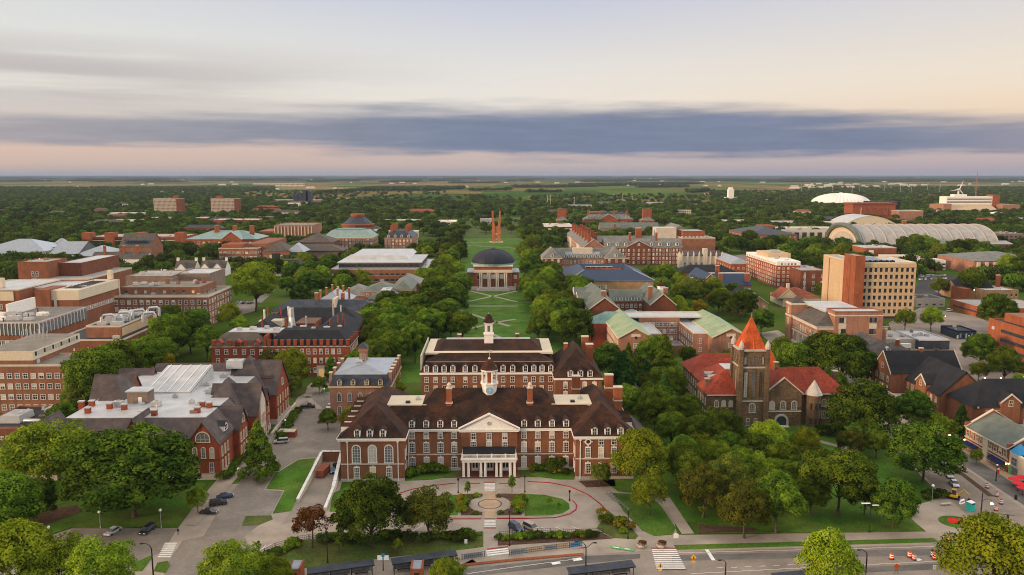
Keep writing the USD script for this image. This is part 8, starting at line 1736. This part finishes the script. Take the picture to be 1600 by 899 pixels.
# ------------------------------------------------------------------ denser groups, each tree its own
KEEP=unary_union([sbox(a-1.5,c-1.5,b+1.5,d+1.5)for a,b,c,d,_ in footprints])
from shapely.prepared import prep
KP=prep(KEEP)
FRONT=prep(unary_union([sbox(a-3,max(100,c-42),b+3,c)for a,b,c,d,_ in footprints if c>560]))
OPEN=prep(unary_union([sbox(-20,425,17,612),sbox(-30,680,20,1130),sbox(-30,600,24,660),poly((480,730),(535,730),(540,600),(500,600),(440,660),(350,770),(330,860),(480,820)),poly((1185,520),(1210,520),(1330,607),(1425,678),(1505,730),(1480,776),(1395,700),(1290,606)),
    poly((1395,512),(1440,478),(1530,498),(1600,560),(1640,612),(1480,600),(1412,560)),poly((1428,452),(1440,430),(1500,428),(1515,446),(1480,468),(1430,470)),poly((1118,403),(1160,398),(1205,402),(1190,425),(1120,420)),poly((345,480),(425,452),(432,452),(402,490),(350,500))]))
rt_=random.Random(77)
def grid_free(x,y,r,f):
    for a,b,q in tree_at:
        if abs(a-x)<20 and abs(b-y)<20 and math.hypot(a-x,b-y)<f*(r+q):return False
    return True
def grove(region,n,kinds,label,group,s=(.85,1.2),f=.6,tries=4000):
    A=poly(*region);x0,y0,x1,y1=A.bounds;pa=prep(A);c=0
    for _ in range(tries):
        if c>=n:break
        x,y=rt_.uniform(x0,x1),rt_.uniform(y0,y1);q=Point(x,y)
        if not pa.contains(q):continue
        k=rt_.choice(kinds);sc=rt_.uniform(*s);r=TP[k][2]*sc
        if KP.contains(q)or OPEN.intersects(q.buffer(r*.6))or KP.intersects(q.buffer(r*.55))or not grid_free(x,y,r,f):continue
        plant(x,y,sc,k,label,group,rt_.uniform(.9,1.1));c+=1
    return c
MIX=['oak_a','oak_b','maple_a','maple_b','maple_b','elm_a','locust_b']
MIX2=MIX+['locust_a','olive_a']
cnt=0
cnt+=grove([(560,600),(650,570),(665,540),(722,540),(738,456),(700,440),(600,495),(548,540)],62,MIX,'green tree in the thick grove along the left side of the long lawn','trees along the left of the long lawn',(.95,1.3))
cnt+=grove([(800,536),(915,545),(925,500),(900,460),(870,440),(830,440),(808,456),(812,500)],40,MIX,'green tree in the thick grove along the right side of the long lawn','trees along the right of the long lawn',(.95,1.3))
cnt+=grove([(640,470),(735,470),(738,410),(690,395),(655,400),(668,425)],18,MIX2,'tree between the white roofed library and the domed hall','trees left of the domed hall',(1.0,1.35))
cnt+=grove([(806,440),(850,440),(850,395),(820,380),(808,400)],14,MIX2+['gold_a'],'tree right of the domed hall','trees right of the domed hall',(1.0,1.35))
cnt+=grove([(420,480),(560,480),(580,440),(515,415),(430,425),(400,440)],26,['locust_a','locust_b','ginkgo_a','maple_b','oak_b'],'light green tree in the group behind the blue slate range','trees behind the blue slate range',(.9,1.3))
cnt+=grove([(240,600),(330,560),(340,510),(240,500),(250,540)],7,MIX,'tree in the gap between laboratories and the Victorian hall','trees between laboratories and Victorian hall',(.9,1.2))
cnt+=grove([(925,660),(1060,700),(1060,600),(1000,575),(945,580)],10,MIX+['pine_a','cypress_a'],'tree in the grove between the two front halls','trees between the front halls',(.8,1.1))
cnt+=grove([(1045,790),(1180,812),(1240,770),(1120,700),(1060,700)],8,MIX2,'tree in the shaded front grove left of the stone hall lawn','trees in the shaded front grove',(.7,1.0),.55)
cnt+=grove([(985,445),(1100,452),(1150,470),(1180,510),(1060,480),(1010,455)],16,MIX2,'tree in the belt behind the twin gabled hall','trees behind the twin gabled hall',(.9,1.2))
cnt+=grove([(1240,425),(1285,420),(1290,392),(1180,385),(1120,395),(1130,402),(1200,398)],24,MIX2,'tree in the dark belt behind the red office block','trees behind the red office block',(1.0,1.4))
cnt+=grove([(1400,395),(1520,425),(1600,450),(1600,425),(1520,400),(1400,385)],20,MIX2,'tree in the belt between drill hall and gymnasium','trees before the drill hall',(1.0,1.4))
# ------------------------------------------------------------------ woods beyond: one mass, instanced
def scatter(name,items):
    pi=UsdGeom.PointInstancer.Define(stage,f'/World/{name}')
    pr=[]
    for i in range(5):
        p=stage.DefinePrim(f'/World/{name}/tree'+(f'_{i:03d}' if i else ''),'Xform');p.GetReferences().AddInternalReference(FAR[i].GetPath());pr.append(p.GetPath())
    pi.CreatePrototypesRel().SetTargets(pr)
    a=np.array(items)
    pi.CreatePositionsAttr(Vt.Vec3fArray.FromNumpy(np.c_[a[:,0],a[:,1],np.zeros(len(a))].astype(np.float32)))
    pi.CreateScalesAttr(Vt.Vec3fArray.FromNumpy(np.c_[a[:,2],a[:,2],a[:,3]].astype(np.float32)))
    h=a[:,4]/2
    q=[Gf.Quath(float(math.cos(t)),0,0,float(math.sin(t)))for t in h]
    pi.CreateOrientationsAttr(q)
    pi.CreateProtoIndicesAttr(Vt.IntArray.FromNumpy(a[:,5].astype(np.int32)))
    tag(pi,kind='stuff')
rng=np.random.default_rng(5)
def project(x,y,z=0.0):
    d=np.stack([x,y,np.full_like(x,z-CAM_H)],-1);w=d@C_F
    return 800+FOC*(d@C_R)/w,449.5-FOC*(d@C_U)/w
def prob(px,py):
    """how wooded the country is where it shows at px, py"""
    p=np.zeros_like(px)
    def put(a,b,c,d,v):p[(px>=a)&(px<b)&(py>=c)&(py<d)]=v
    put(-300,430,291,420,.95);put(-300,300,286,291,.7);put(430,700,330,420,.75);put(430,700,312,330,.42);put(380,560,300,312,.12);put(560,700,300,312,.06)
    put(700,850,318,400,.6);put(700,850,308,318,.12);put(850,1110,318,420,.7);put(850,1110,306,318,.14);put(1110,1250,312,430,.85);put(1110,1250,300,312,.4);put(1250,1900,296,460,.8);put(1250,1400,290,297,.12);put(1400,1900,286,297,.6)
    put(-300,250,420,470,.6);put(240,420,395,440,.7);put(722,812,366,400,0);put(722,815,340,366,.12)
    return p
pts=[]
st=10.5
ys=np.arange(560,5200,st)
for y in ys:
    step=st if y<1500 else st*1.35
    if y>1500 and int(y/st)%4==3 or y>3000 and int(y/st)%2:continue
    n=int(2*(.70*y+60)/step);x=(np.arange(n)-n/2)*step+y*.02+rng.uniform(-.45,.45,n)*step;yy=y+rng.uniform(-.45,.45,n)*st
    px,py=project(x,yy)
    pr=prob(px,py)*np.clip((meshkit.fbm(np.stack([x/90,yy/90,0*x],-1),3,3)-.30)*4.6,.06,1.05)
    keep=rng.random(n)<pr
    for X,Y in zip(x[keep],yy[keep]):
        q=Point(X,Y)
        if KP.contains(q)or OPEN.contains(q):continue
        if FRONT.contains(q)and rng.random()<.85:continue
        if Y<1300 and KP.intersects(q.buffer(6)):continue
        if Y<900 and not grid_free(X,Y,6.5,.55):continue
        s=rng.uniform(.75,1.25);ki=int(rng.choice(5,p=[.22,.27,.22,.12,.17]));pts.append((X,Y,s,s*rng.uniform(.85,1.15),rng.uniform(0,6.28),ki))
N_WOOD=len(pts)
scatter('woodland',pts)
# hedgerows and shelter belts among the fields
hp=[]
def belt(a,b,depth,dens=1.0,s=1.3):
    p,q=at(*a)[:2],at(*b)[:2];L=np.linalg.norm(q-p)
    for _ in range(int(L*depth/190*dens)+3):
        u=rng.random();c=p+(q-p)*u+[rng.uniform(-6,6),rng.uniform(0,depth)];k=rng.uniform(.8,1.25)*s;hp.append((c[0],c[1],k,k*rng.uniform(.8,1.1),rng.uniform(0,6.28),int(rng.choice([0,2,2,1]))))
belt((552,299.5),(690,298.5),700,.8,1.3);belt((690,297),(722,296),400,.5);belt((490,305),(550,301),120);belt((30,284),(75,284),150);belt((140,284.5),(162,284.5),200);belt((185,283),(240,282.5),300);belt((300,283),(560,282.5),120,.5);belt((593,285.5),(650,285.2),250);belt((480,284.5),(560,284),120,.6)
belt((800,293.5),(935,292.5),260,.6);belt((820,302),(880,301.5),80,.5);belt((900,292),(1100,288),700,.5);belt((940,283),(1180,282),900,.35);belt((1180,284),(1420,282.5),1300,.35);belt((1230,285),(1600,284),1200,.45);belt((1000,294),(1080,293),200,.6);belt((700,287),(780,286.8),250,.4);belt((730,300),(800,298),60,.6);belt((1080,302),(1110,300),120)
for k in range(130):
    px,py=rng.uniform(-40,1640),276.2+9*rng.random()**1.8;w=rng.uniform(12,90);belt((px,py),(px+w,py-rng.uniform(-.1,.25)),rng.uniform(60,260),.35,1.5)
scatter('shelter_belts',hp)
# specks of far farms and town blocks
fb=MB()
for k in range(120):
    if k<60:px,py=rng.uniform(860,1620),rng.uniform(279,292)
    elif k<95:px,py=rng.uniform(1240,1430),rng.uniform(288,296)
    else:px,py=rng.uniform(-20,860),rng.uniform(279,297)
    p=at(px,py);w=rng.uniform(8,30);h=rng.uniform(5,9);d=rng.uniform(8,20);fb.box(p[0]-w,p[0]+w,p[1],p[1]+d,0,h);fb.hip(p[0]-w,p[0]+w,p[1],p[1]+d,h,3)
for a,b_,c_ in((395,470,288.5),(430,470,291.5),(1270,1330,293.5)):
    for px in np.arange(a,b_,9):p=at(px,c_);fb.box(p[0],p[0]+34,p[1],p[1]+60,0,9)
fb.build('distant_sheds',M['limestone'],kind='stuff')
# ------------------------------------------------------------------ air
hz=MB().box(-44900,44900,-44900,44900,-1.0,135.0)
usdkit.material(stage,'/World/Looks/haze_air',{'v':('principled_volume',{'color':(.34,.42,.58),'density':3.0e-5,'anisotropy':0.0})},[],volume='v.volume')
hz.build('haze',UsdShade.Material.Get(stage,'/World/Looks/haze_air'),kind='stuff')
print('trees',cnt,len(tree_at),'woods',N_WOOD,'belts',len(hp))
